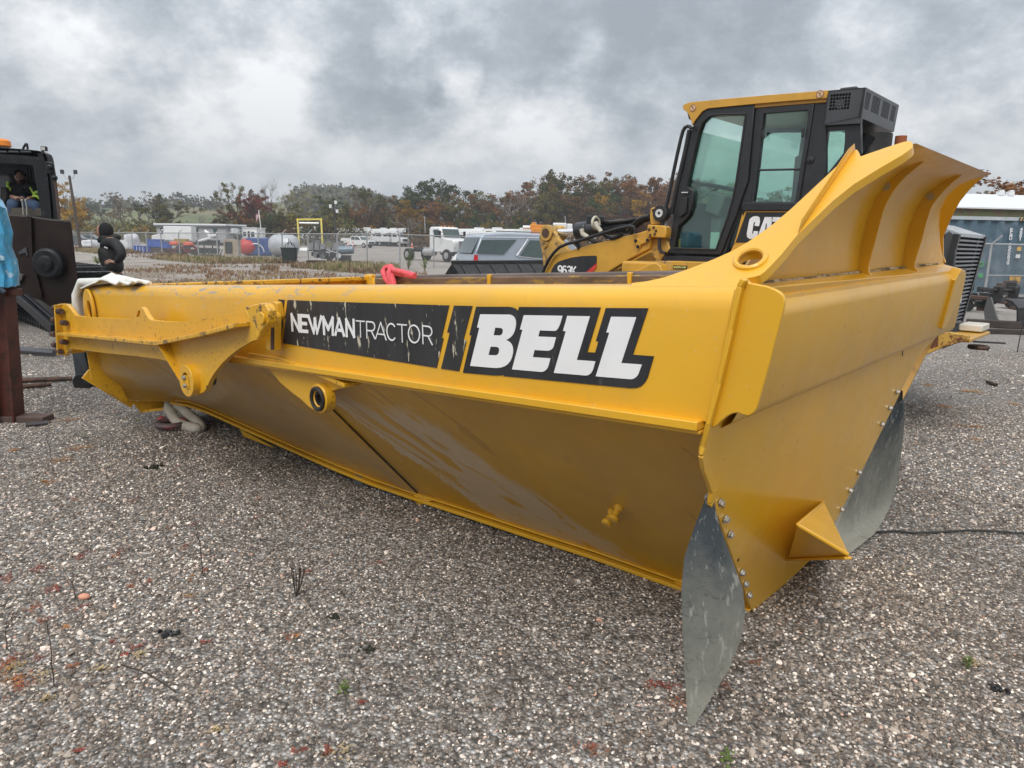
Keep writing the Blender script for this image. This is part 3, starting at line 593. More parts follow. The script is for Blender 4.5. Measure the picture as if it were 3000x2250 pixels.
for t in (0, .25, .5, .75, 1): rows2.append([rows[0][j].lerp(rows[1][j], t) for j in range(8)])
mb.sheet(rows2); mb.build('box_beam', Y_BODY, bin_, smooth=70)
# deck on top of the box beam, slightly sloped, weld bead along the guard
base_u = -.235
mb = MB(); mb.prism([V(base_u - .02, -.90, 1.480), V(base_u - .02, 1.90, 1.480), V(-.36, 1.86, 1.452), V(-.36, -.93, 1.452)], (0, 0, 0), (0, 0, -.02)); mb.build('box_top', Y_BODY, bin_)
mb = MB(); pts = []; r_ = random.Random(2)
for i in range(60): pts.append(V(base_u - .012 + r_.uniform(-.003, .003), -.75 + i * .043, 1.484 + r_.uniform(-.002, .002)))
mb.tube(pts, [.008 + r_.uniform(-.002, .003) for _ in pts], 6); mb.build('weld_bead', mat('dusty_weld', (.45, .34, .2), .8, 0, .3, 30, col2=(.1, .07, .05), mscale=8, mthr=.5), front)
# side wing (near): a flat plate rising inwards from the rail, with a lifting eye
WT = V(-.575, -.145, 1.925); wing = plane_pick(V(0, -.88, 1.5), V(1, -.88, 1.5), WT)
o = [(0, 1498), (110, 1484), (230, 1458), (420, 1392), (600, 1322), (720, 1268), (840, 1200), (1000, 1088), (1150, 962), (1350, 775), (1560, 580), (1600, 540), (1625, 537), (1640, 560), (1650, 585), (1700, 567), (1830, 522), (1960, 480), (2000, 474), (2022, 485), (2028, 505), (2018, 525), (1950, 575), (1800, 662), (1600, 785), (1450, 905), (1330, 1020), (1190, 1155), (1080, 1290), (1000, 1375), (960, 1415), (925, 1440), (880, 1453), (835, 1460), (800, 1500), (780, 1522), (400, 1522), (0, 1522)]
hole = [(755 + 103 + 103 * math.cos(a), 1328 + 62 * math.sin(a) - 18 * math.cos(a)) for a in [2 * math.pi * k / 22 for k in range(22)]]
mb = MB(); wn = (wing(2200, 700, 1) - wing(2200, 700, 0)).normalized(); P3 = BMI.to_3x3()
a_, b_, c_ = V(0, -.88, 1.5), V(1, -.88, 1.5), WT; wnl = (b_ - a_).cross(c_ - a_).normalized()
if wnl.z < 0: wnl = -wnl
mb.prism([[wing(*K5(*p)) for p in o], [wing(*K5(*p)) for p in hole]], (0, 0, 0), -wnl * .03); wg = mb.build('guard_wing', Y_BODY, bin_, bevel=.004)
mb = MB(); c0 = sum((wing(*K5(*p)) for p in hole), Vector()) / len(hole); hp = [c0 + (wing(*K5(*p)) - c0) * 1.06 + wnl * .002 for p in hole]; mb.tube(hp + [hp[0]], .009, 8, caps=False); mb.build('lifting_eye_weld', Y_BODY, wg)
# gusset standing on the wing
g = [(1195, 1142), (1225, 1090), (1560, 598), (1605, 545), (1632, 560), (1625, 590), (1540, 690), (1260, 1095)]
mb = MB(); a_ = [wing(*K5(*p)) for p in g[:4]]; mb.prism([a_[0], a_[1], a_[2], a_[3], a_[3] + wnl * .022, a_[2] + wnl * .026, a_[1] + wnl * .02], (0, .008, -.004), (.006, -.010, .005)); mb.build('wing_gusset', Y_BODY, wg, bevel=.003)
# guard wall profile (u, n): straight, then curling forward over the box beam
WR1, WR2, WFAR = .45, 1.13, 1.81
wallp = [(-.235, 1.475), (-.245, 1.60), (-.262, 1.70), (-.290, 1.79), (-.335, 1.86), (-.40, 1.91), (-.47, 1.935), (-.545, 1.948)]
mb = MB(); rows = []
for u, n in wallp:
    w0 = -.88 + (n - 1.5) / ((WT.z - 1.5) / (WT.y + .88)) + .01; w0 = max(-.76, w0 + .11); w1 = 2.0 - .60 * (n - 1.49) / .445
    rows.append([V(u, w0 + (w1 - w0) * t / 10, n - .02 * t / 10 * (n - 1.47) / .4) for t in range(11)])
mb.sheet(rows, th=(-.012, 0, -.004)); mb.build('guard_wall', Y_BODY, bin_, smooth=60)
rib1 = [(860, 1455), (845, 1425), (815, 1385), (812, 1330), (845, 1200), (880, 1080), (920, 920), (960, 780), (1000, 690), (1050, 605), (1110, 525), (1180, 450), (1290, 360), (1420, 262), (1400, 250), (1200, 300), (1000, 390), (930, 480), (890, 650), (800, 950), (735, 1200), (690, 1400)]
rib2 = [(1303, 1395), (1290, 1365), (1265, 1340), (1262, 1300), (1295, 1180), (1330, 1080), (1375, 900), (1420, 760), (1475, 675), (1540, 600), (1620, 520), (1720, 440), (1800, 402), (1785, 395), (1600, 440), (1440, 510), (1370, 580), (1330, 650), (1250, 950), (1190, 1200), (1145, 1360)]
for w_, rb in ((WR1, rib1), (WR2, rib2)):
    mb = MB(); q_ = [Bs(*K7(*p), w_) for p in rb]; q_ = [p + Vector((-.045, 0, 0)) if i >= len(q_) - 5 else p for i, p in enumerate(q_)]; mb.prism(q_, (0, 0, 0), (0, .014, 0)); mb.build('guard_rib', Y_BODY, bin_, bevel=.002)
far = [(1560, 1300), (1535, 1240), (1535, 1050), (1585, 930), (1640, 810), (1700, 700), (1780, 600), (1860, 520), (1930, 465), (1935, 445), (1900, 428), (1870, 436), (1780, 470), (1600, 560), (1450, 740), (1420, 900), (1450, 1100), (1480, 1290)]
fwp = plane_pick(V(0, 2.0, 1.49), V(1, 2.0, 1.49), V(-.5, 1.52, 1.935)); mb = MB(); mb.prism([fwp(*K7(*p)) for p in far], (0, 0, 0), (0, .02, .01)); mb.build('guard_wing', Y_BODY, bin_, bevel=.003)
for (x, y, w_) in ((982, 550, WR1), (1413, 650, WR2)):
    c0 = Bs(*K7(x, y), w_); mb = MB(); mb.cyl(c0, c0 - Vector((0, .002, 0)), .018, n=16); mb.build('plugged_hole', mat('primer_spot', (.42, .34, .20), .6), bin_)
# corner plate continuing the rail side past the front
cp = [(640, 88), (652, 108), (760, 128), (820, 150), (855, 170), (875, 200), (880, 235), (860, 330), (780, 640), (712, 880), (700, 925), (680, 952), (650, 970), (615, 965), (580, 950), (545, 955), (510, 972), (475, 1000), (430, 1043), (412, 1045), (420, 980), (470, 760), (545, 440), (600, 210)]
mb = MB(); mb.prism([Bs(*K1(*p), W0 - .012) for p in cp], (0, 0, 0), (0, .016, 0)); mb.build('corner_plate', Y_BODY, bin_, bevel=.003)
ed = [(625, 82), (600, 130), (545, 400), (470, 740), (400, 1010), (365, 1160), (350, 1215), (362, 1290), (400, 1400), (415, 1450), (405, 1520), (440, 1600)]
mb = MB(); pp = [Bs(*K1(*p), W0 - .02) if p[1] < 1030 else Bf(*K1(*p), .004) for p in ed]
for i in range(len(pp) - 1): mb.beam(pp[i], pp[i + 1] + (pp[i + 1] - pp[i]) * .05, .016, .03, up=(0, 1, 0))
mb.build('edge_flange', Y_BODY, front, bevel=.003)
fc = [(2030, 20), (2055, 30), (2060, 60), (1960, 330), (1925, 405), (1900, 405), (1990, 90)]
mb = MB(); mb.prism([Bf(*K1(*p), .055) for p in fc], (0, 0, 0), -FNL * .05); mb.build('corner_plate', Y_BODY, bin_, bevel=.004)
# bump stop wedge
A, B_, C_, T = Bf(*K2(1170, 250), .002), Bf(*K2(1008, 388), .15), Bf(*K2(948, 600), .002), Bf(*K2(1318, 590), .34)
mb = MB(); D_ = Bf(*K2(1200, 560), -.01)
mb.add([A, B_, C_, T, T + Vector((0, 0, .02)), D_], [(0, 1, 4), (1, 2, 3, 4), (0, 4, 3, 5), (2, 5, 3), (0, 5, 2, 1)])
mb.build('bump_stop', Y_BODY, bin_, smooth=0, bevel=.004)
mb = MB(); mb.beam(C_, T, .028, .012, up=(0, 0, 1)); mb.beam(A, B_, .012, .012); mb.beam(B_, T + Vector((0, 0, .012)), .012, .014); mb.build('bump_stop_edge', Y_BODY, bin_, bevel=.004)
# mud flaps
def flap(left, right, lab, attach):
    n = 14
    def samp(c, t):
        t *= len(c) - 1; i = min(int(t), len(c) - 2); return c[i].lerp(c[i + 1], t - i)
    rows = []
    for i in range(n + 1):
        a = samp(left, i / n); b = samp(right, i / n); row = []
        for j in range(7):
            t = j / 6; p = a.lerp(b, t); bow = math.sin(math.pi * t) * .035 * math.sin(math.pi * min(1, i / n + .12)); row.append(p + (-FNL) * -bow)
        rows.append(row)
    mb = MB(); mb.sheet(rows, th=-FNL * .02); o_ = mb.build('mud_flap', RUBM, bin_, smooth=60); tag(o_, lab); return o_
def rub_mat():
    m = bpy.data.materials.new('dusty_lit_mud_flap'); m.use_nodes = True; N, L = nodes_of(m); b = N['Principled BSDF']; tc = N.new('ShaderNodeTexCoord'); P = tc.outputs['Object']
    sep = N.new('ShaderNodeSeparateXYZ'); L.new(P, sep.inputs[0])
    def noise(s, d=5, r=.6, st=None, dist=0):
        v = P
        if st: mp = N.new('ShaderNodeMapping'); mp.inputs['Scale'].default_value = st; L.new(v, mp.inputs[0]); v = mp.outputs[0]
        n = N.new('ShaderNodeTexNoise'); n.inputs['Scale'].default_value = s; n.inputs['Detail'].default_value = d; n.inputs['Roughness'].default_value = r; n.inputs['Distortion'].default_value = dist; L.new(v, n.inputs['Vector']); return n.outputs['Fac']
    a = N.new('ShaderNodeMath'); a.operation = 'MULTIPLY_ADD'; L.new(noise(4, 7, .7), a.inputs[0]); a.inputs[1].default_value = .9; L.new(sep.outputs[2], a.inputs[2])
    r = N.new('ShaderNodeMapRange'); L.new(a.outputs[0], r.inputs[0]); r.inputs[1].default_value = 1.15; r.inputs[2].default_value = .5
    mx = N.new('ShaderNodeMix'); mx.data_type = 'RGBA'; L.new(r.outputs[0], mx.inputs[0]); mx.inputs[6].default_value = (.045, .054, .06, 1); mx.inputs[7].default_value = (.25, .245, .205, 1)  # paler low down: light on the upturned foot painted into the rubber
    sp = N.new('ShaderNodeMapRange'); L.new(noise(36, 5, .7, st=(1, 1, .3)), sp.inputs[0]); sp.inputs[1].default_value = .58; sp.inputs[2].default_value = .63
    m2 = N.new('ShaderNodeMix'); m2.data_type = 'RGBA'; k = N.new('ShaderNodeMath'); k.operation = 'MULTIPLY'; L.new(sp.outputs[0], k.inputs[0]); k.inputs[1].default_value = .55; L.new(k.outputs[0], m2.inputs[0]); L.new(mx.outputs[2], m2.inputs[6]); m2.inputs[7].default_value = (.34, .34, .30, 1)
    mp = N.new('ShaderNodeMapping'); mp.inputs['Rotation'].default_value = (0.5, 0.9, .4); mp.inputs['Scale'].default_value = (3.2, 16, 12); L.new(P, mp.inputs[0])
    n3 = N.new('ShaderNodeTexNoise'); n3.inputs['Scale'].default_value = 1.0; n3.inputs['Detail'].default_value = 1; n3.inputs['Distortion'].default_value = 1.2; L.new(mp.outputs[0], n3.inputs['Vector'])
    ab = N.new('ShaderNodeMath'); ab.operation = 'SUBTRACT'; L.new(n3.outputs['Fac'], ab.inputs[0]); ab.inputs[1].default_value = .5; a2 = N.new('ShaderNodeMath'); a2.operation = 'ABSOLUTE'; L.new(ab.outputs[0], a2.inputs[0])
    s2 = N.new('ShaderNodeMapRange'); L.new(a2.outputs[0], s2.inputs[0]); s2.inputs[1].default_value = .010; s2.inputs[2].default_value = .004; s2.inputs[4].default_value = .3
    m3 = N.new('ShaderNodeMix'); m3.data_type = 'RGBA'; L.new(s2.outputs[0], m3.inputs[0]); L.new(m2.outputs[2], m3.inputs[6]); m3.inputs[7].default_value = (.03, .035, .04, 1)
    L.new(m3.outputs[2], b.inputs['Base Color']); b.inputs['Roughness'].default_value = .85; b.inputs['Specular IOR Level'].default_value = .2
    return m
RUBM = rub_mat()
tip = BMI @ gp(2030, 2128, .006)
def dcurve(pts, d0, d1): return [BMI @ dp(x, y, d0 + (d1 - d0) * i / (len(pts) - 1)) for i, (x, y) in enumerate(pts)]
_d0 = (BM @ Bf(2083, 1466) - CAM).dot(_fw); _d1 = (gp(2030, 2128, .006) - CAM).dot(_fw)
L_ = dcurve([(2083, 1466), (2052, 1545), (2020, 1640), (2011, 1735), (2014, 1840), (2019, 1950), (2025, 2050), (2030, 2128)], _d0, _d1)
R_ = dcurve([(2084, 1466), (2112, 1550), (2145, 1640), (2176, 1725), (2184, 1795), (2170, 1875), (2136, 1960), (2034, 2127)], _d0, _d1); R_ = [p if (BM @ p).z > .008 else BMI @ Vector(((BM @ p).x, (BM @ p).y, .008)) for p in R_]
flap(L_, R_, 'near dusty rubber mud flap curling out onto the gravel', 0)
L_ = [Bf(2636, 1145, -.02), Bf(2590, 1250, -.02), Bf(2545, 1345, -.02), Bf(2500, 1440, -.02), Bf(2462, 1515, -.02), BMI @ gp(2440, 1590, .02), BMI @ gp(2480, 1618, .006)]
R_ = [Bf(2640, 1143, -.0), Bf(2652, 1200, .0), Bf(2645, 1300, .0), Bf(2632, 1390, .02), Bf(2618, 1465, .06), BMI @ gp(2572, 1556, .02), BMI @ gp(2490, 1622, .01)]
flap(L_, R_, 'far dusty rubber mud flap hanging below the front plate', 0)
def bolt(p, d, r=.011, h=.012, m=None, par=None, name='bolt'):
    d = Vector(d).normalized(); mb = MB(); mb.cyl(p, p + d * .004, r * 1.45, n=12); mb.tube([p + d * .003, p + d * (.003 + h)], r, 6); return mb.build(name, m or ZINC, par or bin_, smooth=30)
for x, y in ((2110, 1473), (2125, 1520), (2138, 1565), (2173, 1677), (2184, 1710), (2194, 1742), (2627, 1148), (2606, 1195), (2583, 1242), (2516, 1383), (2490, 1436), (2465, 1492)): bolt(Bf(x, y, .003), FNL)
bolt(Bf(2078, 1458, -.03), V(0, -1, 0))
for x, y in ((2119, 1483), (2163, 1640)):
    mb = MB(); c0 = Bf(x, y, .001); mb.cyl(c0, c0 + FNL * .0015, .008, n=10); mb.build('bolt_hole', RUSTB, front)
mb = MB(); c0 = Bf(*K1(1648, 555), .002); mb.box(c0, (.003, .006, .045)); mb.build('drain_slot', RUBD, front)

# decals on the rail
Z = crop(6.38, 1340, 880); Z2 = crop(6.38, 1620, 880); Z3 = crop(7.373, 800, 870); Z4 = crop(6.506, 1060, 870)
def decal(poly, name, m, par, off=.003, th=.002, holes=()):
    mb = MB(); mb.prism([[Bs(x, y, W0 - off) for x, y in lp] for lp in [poly, *holes]], (0, 0, 0), (0, th * .9, 0)); return mb.build(name, m, par, smooth=0)
zz = lambda K, l: [K(*p) for p in l]
bl = decal(zz(Z, [(348, 118), (960, 120), (1020, 128), (1080, 150), (1130, 195), (1152, 122)]) + zz(Z2, [(888, 132), (640, 968), (786, 976), (848, 766), (800, 758), (986, 142), (1780, 146), (1492, 1015), (1885, 1045), (1770, 1440), (1720, 1530), (1650, 1600), (1560, 1636), (1440, 1640)]) + zz(Z, [(900, 1418), (866, 1420), (864, 1396), (770, 1404), (640, 1400), (100, 1352), (262, 655), (222, 648)]), 'black_decal', DECK, rail1)
def curve(a, b, c, n=6): return [((1 - t) ** 2 * a[0] + 2 * t * (1 - t) * b[0] + t * t * c[0], (1 - t) ** 2 * a[1] + 2 * t * (1 - t) * b[1] + t * t * c[1]) for t in [i / n for i in range(n + 1)]]
letB = [(425, 260), (960, 266)] + curve((985, 268), (1090, 300), (1094, 420)) + curve((1094, 440), (1080, 680), (905, 742)) + curve((930, 752), (1040, 800), (1040, 950)) + curve((1038, 980), (1000, 1260), (730, 1264)) + [(600, 1256), (236, 1224), (410, 512), (366, 508)]
decal(zz(Z, letB), 'letter', WHT, bl, .005, .002, [zz(Z, [(706, 510), (800, 516)] + curve((815, 518), (858, 530), (848, 590)) + curve((846, 600), (830, 655), (780, 656)) + [(674, 652)]), zz(Z, [(620, 864), (730, 870)] + curve((745, 872), (790, 885), (778, 950)) + curve((776, 965), (760, 1028), (700, 1028)) + [(578, 1020)])])
dx = (1620 - 1340) * 6.38
letE = [(1240, 276), (177 + dx, 288), (130 + dx, 450)] + curve((120 + dx, 470), (80 + dx, 565), (1820, 572)) + [(1540, 562), (1510, 676), (1842, 690), (1800, 850)] + curve((1795, 870), (1760, 940), (1680, 942)) + [(1440, 928), (1408, 1062), (1737, 1084), (1705, 1210)] + curve((1700, 1230), (1660, 1330), (1570, 1338)) + [(1020, 1290), (1216, 548), (1168, 544)]
decal(zz(Z, letE), 'letter', WHT, bl, .005)
letL = [(266, 290), (690, 298), (442, 1114), (792, 1140), (755, 1270)] + curve((745, 1300), (700, 1405), (610, 1405)) + [(14, 1355), (240, 578), (186, 572)]
decal(zz(Z2, letL), 'letter', WHT, bl, .005)
letM = [(1086, 305), (1556, 314), (1275, 1172), (1660, 1200), (1605, 1350)] + curve((1595, 1380), (1540, 1475), (1440, 1474)) + [(798, 1420), (1052, 606), (996, 600)]
decal(zz(Z2, letM), 'letter', WHT, bl, .005)
nb = decal(zz(Z3, [(308, 66), (1100, 98), (2212, 132)]) + zz(Z4, [(1662, 160), (1520, 782), (1556, 788), (1424, 1352), (0, 1124)]) + zz(Z3, [(208, 1000), (270, 466), (256, 462)]), 'black_decal', DECKW, rail1)
decal(zz(Z3, [(112, 54), (244, 62), (190, 520), (214, 528), (158, 990), (28, 978)]), 'black_stripe', DECKW, rail1)
decal(zz(Z4, [(1756, 164), (2106, 172), (1936, 816), (1996, 826), (1852, 1418), (1508, 1366), (1676, 680), (1624, 672)]), 'black_stripe', DECKW, rail1)
# NEWMAN TRACTOR: every letter from its own cell
cells = [('N', Z3, (402, 385), (555, 398), (570, 730), (422, 716), .14), ('E', Z3, (600, 402), (738, 414), (748, 746), (612, 736), .15), ('W', Z3, (770, 418), (1040, 440), (1000, 776), (840, 762), .10), ('M', Z3, (1088, 446), (1290, 460), (1295, 808), (1108, 790), .12),
         ('A', Z3, (1350, 470), (1510, 480), (1535, 832), (1352, 812), .13), ('N', Z3, (1582, 486), (1742, 500), (1754, 856), (1596, 840), .14), ('T', Z3, (1798, 514), (1978, 528), (1985, 876), (1806, 862), .045), ('R', Z3, (2022, 532), (2200, 545), (2204, 900), (2032, 885), .055)]
cells += [('A', Z4, (275, 478), (450, 495), (465, 818), (268, 795), .045), ('C', Z4, (475, 498), (655, 520), (660, 835), (490, 815), .05), ('T', Z4, (678, 520), (856, 535), (862, 868), (690, 850), .045), ('O', Z4, (890, 530), (1100, 548), (1112, 880), (895, 862), .045), ('R', Z4, (1160, 550), (1338, 570), (1345, 908), (1170, 888), .05)]
for ch, K, tl, tr, br, bl_, pen in cells:
    c4 = [Bs(*K(*p), W0 - .005) for p in (tl, tr, br, bl_)]
    f = lambda x, y, z, c=c4: (c[3].lerp(c[2], x)).lerp(c[0].lerp(c[1], x), y) + Vector((0, -z, 0))
    mb = MB(); glyph(mb, ch, f, (pen, pen * (c4[1] - c4[0]).length / (c4[0] - c4[3]).length), .0015); mb.build('letter', WHT, nb, smooth=0)

# tail-gate arm on the near side
K8 = crop(2.676, 100, 780); WA = W0 - .13
arm = [(165, 330), (178, 300), (205, 293), (250, 298), (285, 335), (320, 385), (400, 400), (500, 403), (640, 410), (765, 414), (785, 395), (800, 345), (815, 325), (835, 320), (855, 335), (880, 385), (910, 422), (1000, 432), (1110, 438), (1250, 425), (1450, 387), (1660, 342), (1700, 440), (1745, 575), (1700, 590), (1600, 650), (1530, 705), (1460, 775), (1410, 840), (1375, 900), (1350, 960), (1330, 985), (1290, 1005), (1230, 1000), (1190, 930), (1165, 905), (1150, 865), (1130, 820), (1095, 775), (1050, 745), (980, 728), (800, 705), (600, 685), (430, 665), (310, 650), (275, 655), (255, 680), (240, 706), (222, 690), (212, 650), (190, 600), (165, 560)]
mb = MB(); mb.prism([[Bs(*K8(*p), WA) for p in arm], [Bs(*K8(*p), WA) for p in [(800, 395), (815, 350), (830, 345), (832, 365), (820, 400)]]], (0, 0, 0), (0, .03, 0)); armo = mb.build('gate_arm', Y_WORN, bin_, bevel=.003)
fl_t = [(262, 513), (640, 545), (1055, 583), (1400, 512), (1690, 437)]; fl_b = [(262, 538), (640, 572), (1055, 606), (1400, 530), (1696, 452)]
for nm, seq, out, th in (('arm_flange', fl_t, .085, .022),):
    mb = MB(); rows = [[Bs(*K8(*p), WA), Bs(*K8(*p), WA) + Vector((0, -out, 0))] for p in seq]; mb.sheet(rows, th=(0, 0, -th)); mb.build(nm, Y_WORN2, armo, bevel=.003)
mb = MB(); a = [Bs(*K8(*p), WA) for p in ((1055, 608), (1165, 890))]; mb.prism([a[0], a[1], a[1] + Vector((.03, 0, 0)), a[0] + Vector((.16, 0, .0))], (0, 0, 0), (0, -.0, 0)) if 0 else mb.sheet([[a[0], a[0] + Vector((0, -.07, 0))], [a[1], a[1] + Vector((0, -.025, 0))]], th=(.012, 0, 0)); mb.build('arm_web', Y_WORN, armo)
c0 = Bs(*K8(1248, 890), WA); mb = MB(); mb.ring(c0 + Vector((0, -.045, 0)), (0, 1, 0), .050, .098, .09, 26); mb.build('pivot_boss', Y_WORN, armo, bevel=.003)
mb = MB(); mb.cyl(c0 + Vector((0, -.02, 0)), c0 + Vector((0, .12, 0)), .052, n=20); pin = mb.build('pivot_pin', GREASE, armo)
mb = MB(); mb.tube([c0 + Vector((.012, -.035, -.035)), c0 + Vector((.012, -.035, .035))], .022, 10); mb.build('pin_keeper', Y_WORN, pin)
for dz in (-.028, .022): bolt(c0 + Vector((.012, -.056, dz)), (0, -1, 0), .011, .01, par=pin)
ep = Bs(*K8(205, 300), WA); eb = Bs(*K8(230, 690), WA)
mb = MB(); mb.prism([ep + Vector((0, -.05, 0)), ep + Vector((0, .16, 0)), eb + Vector((0, .16, 0)), eb + Vector((0, -.05, 0))], (0, 0, 0), (.03, 0, 0)); mb.build('end_plate', Y_WORN, armo, bevel=.004)
for x, y in ((178, 330), (215, 355), (172, 422), (248, 445), (168, 535), (245, 595), (178, 620), (210, 668)):
    p0 = Bs(*K8(x, y), WA - .03); mb = MB(); mb.cyl(p0, p0 + Vector((-.085, 0, 0)), .023, n=12); mb.cyl(p0 + Vector((-.085, 0, 0)), p0 + Vector((-.10, 0, 0)), .019, n=12); mb.build('flange_bolt', RUSTB, armo)
WB = W0 - .17
clampp = [(1655, 318), (1770, 290), (1812, 300), (1838, 345), (1842, 385), (1836, 440), (1808, 478), (1772, 512), (1765, 545), (1748, 575), (1722, 520), (1690, 430)]
mb = MB(); mb.prism([Bs(*K8(*p), WB) for p in clampp], (0, 0, 0), (0, .045, 0)); cl = mb.build('clamp_plate', Y_WORN2, armo, bevel=.006)
mb = MB(); c0 = Bs(*K8(1795, 405), WB); mb.cyl(c0, c0 + Vector((0, -.015, 0)), .032, n=16); mb.build('clamp_boss', Y_WORN2, cl, bevel=.003)
hb = [(1842, 375), (1862, 362), (1880, 375), (1888, 400), (1884, 662), (1845, 664), (1815, 650), (1818, 470), (1840, 440)]
mb = MB(); mb.prism([Bs(*K8(*p), W0 - .07) for p in hb], (0, 0, 0), (0, .04, 0)); lk = mb.build('link_bar', Y_WORN, bin_, bevel=.004)
mb = MB(); mb.prism([Bs(*K8(*p), W0 - .073) for p in ((1856, 480), (1880, 480), (1878, 655), (1852, 655))], (0, 0, 0), (0, .004, 0)); mb.build('rusty_slot', RUSTB, lk)
br = [(1828, 292), (1880, 276), (1898, 290), (1905, 330), (1915, 400), (1908, 425), (1890, 400), (1880, 360), (1862, 330), (1835, 332)]
mb = MB(); mb.prism([Bs(*K8(*p), W0 - .04) for p in br], (0, 0, 0), (0, .038, 0)); mb.build('keeper_bracket', Y_WORN2, bin_, bevel=.004)
# lifting eye at the rear end of the rail
c0 = V(5.12, W0 - .012, 1.30); mb = MB(); mb.prism([[c0 + Vector((math.cos(a) * .115, 0, math.sin(a) * .175)) for a in [2 * math.pi * k / 22 for k in range(22)]], [c0 + Vector((math.cos(a) * .05 + .02, 0, math.sin(a) * .085)) for a in [2 * math.pi * k / 16 for k in range(16)]]], (0, 0, 0), (0, -.02, 0)); mb.build('rail_end_boss', Y_BODY, bin_, bevel=.004)
mb = MB(); mb.box(V(5.4, -.55, 1.33), (.22, .5, .05)); mb.build('gate_hook', Y_WORN, bin_, bevel=.01)

# pivot bracket under the rail, middle
K9 = crop(3.318, 700, 1000); WP = W0 + .03
pb = [(155, 95), (300, 105), (480, 150), (800, 262), (1100, 392), (1120, 412), (1100, 432), (1040, 452), (960, 468), (910, 480), (880, 498), (868, 530), (885, 600), (850, 650), (760, 690), (680, 640), (600, 565), (500, 490), (400, 405), (330, 320), (270, 250), (205, 165)]
mb = MB(); mb.prism([Bs(*K9(*p), WP) for p in pb], (0, 0, 0), (0, .03, 0)); pvb = mb.build('pivot_bracket', Y_BODY, bin_, bevel=.004)
for d in (0, 26):
    mb = MB(); s_ = [(155, 100 + d), (450, 138 + d), (800, 262 + d * .9), (1105, 398 + d * .4)]; mb.sheet([[Bs(*K9(*p), WP) + Vector((0, .2, .0)), Bs(*K9(*p), WP) + Vector((0, -.05, 0))] for p in s_], th=(0, 0, -.014)); mb.build('bracket_rib', Y_WORN, pvb, bevel=.003)
c0 = Bs(*K9(735, 565), WP - .06); mb = MB(); mb.ring(c0 + Vector((0, .02, 0)), (0, 1, 0), .038, .076, .06, 28); mb.build('pivot_hub', Y_WORN, pvb, bevel=.005)
mb = MB(); r_ = random.Random(8); mb.torus(c0 + Vector((0, .017, 0)), (0, 1, 0), .054, .012, 26, 6); mb.build('grease_ring', GREASE, pvb); mb = MB(); mb.ring(c0 + Vector((0, .025, 0)), (0, 1, 0), .024, .038, .05, 24); mb.build('bushing', mat('dark_bush', (.03, .028, .026), .35, .4), pvb)
# reinforcing strap on the flank
_h = (V(0.6, W0 + .02, 1.09), V(.825, -.041, .079), V(3.3, -.206, .257)); hullp = plane_pick(*_h)
def hullq(x, y):
    p = hullp(x, y)
    for _ in range(3):
        u = -p.x; we, ne = edge_at(max(0, min(5, u))); w2, n2 = edge_at(max(0, min(5, u + .3))); p = plane_pick(V(u, W0 + .02, 1.09), V(u, we, ne), V(u + .3, w2, n2))(x, y)
    return p
n_h = ((_h[1] - _h[0]).cross(_h[2] - _h[0])).normalized()
if n_h.y > 0: n_h = -n_h
st = [(800, 660), (890, 625), (1752, 1482), (1740, 1512), (1700, 1530), (1660, 1500)]
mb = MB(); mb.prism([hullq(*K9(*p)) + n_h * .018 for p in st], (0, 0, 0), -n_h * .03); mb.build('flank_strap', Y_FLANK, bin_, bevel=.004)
mb = MB(); sp_ = [hullq(*K9(893 + 859 * i / 6, 630 + 850 * i / 6)) + n_h * .006 for i in range(7)]; mb.tube(sp_, .005, 6); mb.build('strap_seam', RUBD, bin_)
# stop buttons
for x, y in ((1814, 1484), (1795, 1498)):
    p0 = hullq(x, y); mb = MB(); mb.lathe([(-.01, .022), (.012, .022), (.02, .014), (.045, .014), (.055, .024), (.07, .024), (.073, .012)], p0, n_h, 18); mb.build('stop_button', Y_BODY, bin_)
# brackets and pads below the floor edge
u1 = [(555, 155), (860, 325), (872, 350), (860, 355), (845, 335), (690, 265), (650, 240), (635, 245), (650, 295), (640, 308), (620, 275)]; K10 = crop(2.765, 500, 1200)
mb = MB(); mb.prism([Bs(*K10(*p), -.20) for p in u1], (0, 0, 0), (0, .02, 0)); mb.build('hoist_bracket', Y_BODY, bin_, bevel=.003)
u2 = [(1925, 700), (2010, 775), (2035, 770), (2075, 745), (2110, 742), (2050, 715), (1990, 690)]
mb = MB(); mb.prism([Bs(*K10(*p), -.20) for p in u2], (0, 0, 0), (0, .05, 0)); mb.build('floor_clip', Y_WORN, bin_, bevel=.003)
bolt(hullq(*K10(1892, 662)) + n_h * .02, n_h)
u3 = [(1960, 1735), (1975, 1700), (2030, 1690), (2060, 1760), (2030, 1810), (2008, 1808)]
mb = MB(); mb.prism([Bs(x, y, -.03) for x, y in u3], (0, 0, 0), (0, .04, 0)); mb.build('hoist_lug', Y_BODY, bin_, bevel=.004)
mb = MB(); a = Bs(1990, 1738, -.06); b = Bs(1962, 1752, -.12); mb.cyl(a, b, .020, n=14); mb.cyl(b, b + (b - a) * .25, .015, n=14); mb.build('grease_fitting', mat('dusty_fitting', (.33, .27, .19), .7), bin_)
for k, (x0, x1, y0, y1) in enumerate(((1062, 1100, 1412, 1440), (1135, 1205, 1442, 1468))):
    mb = MB(); a = gp(x0, y1 - 14, .0); b = gp(x1, y1, .0); c0 = (a + b) / 2; mb.box((c0.x, c0.y + .20, .03), (abs(b.x - a.x) * .95, .28, .06), rz=math.atan2(_u.y, _u.x)); o_ = mb.build('support_block', mat('grey_plastic', (.10, .115, .125), .6), None, bevel=.008)
    rebase(o_); tag(o_, ('shorter grey block under the bin floor, further from the camera', 'longer grey block under the bin floor beside the yellow clip')[k], 'block', 'grey blocks under the dump bin')
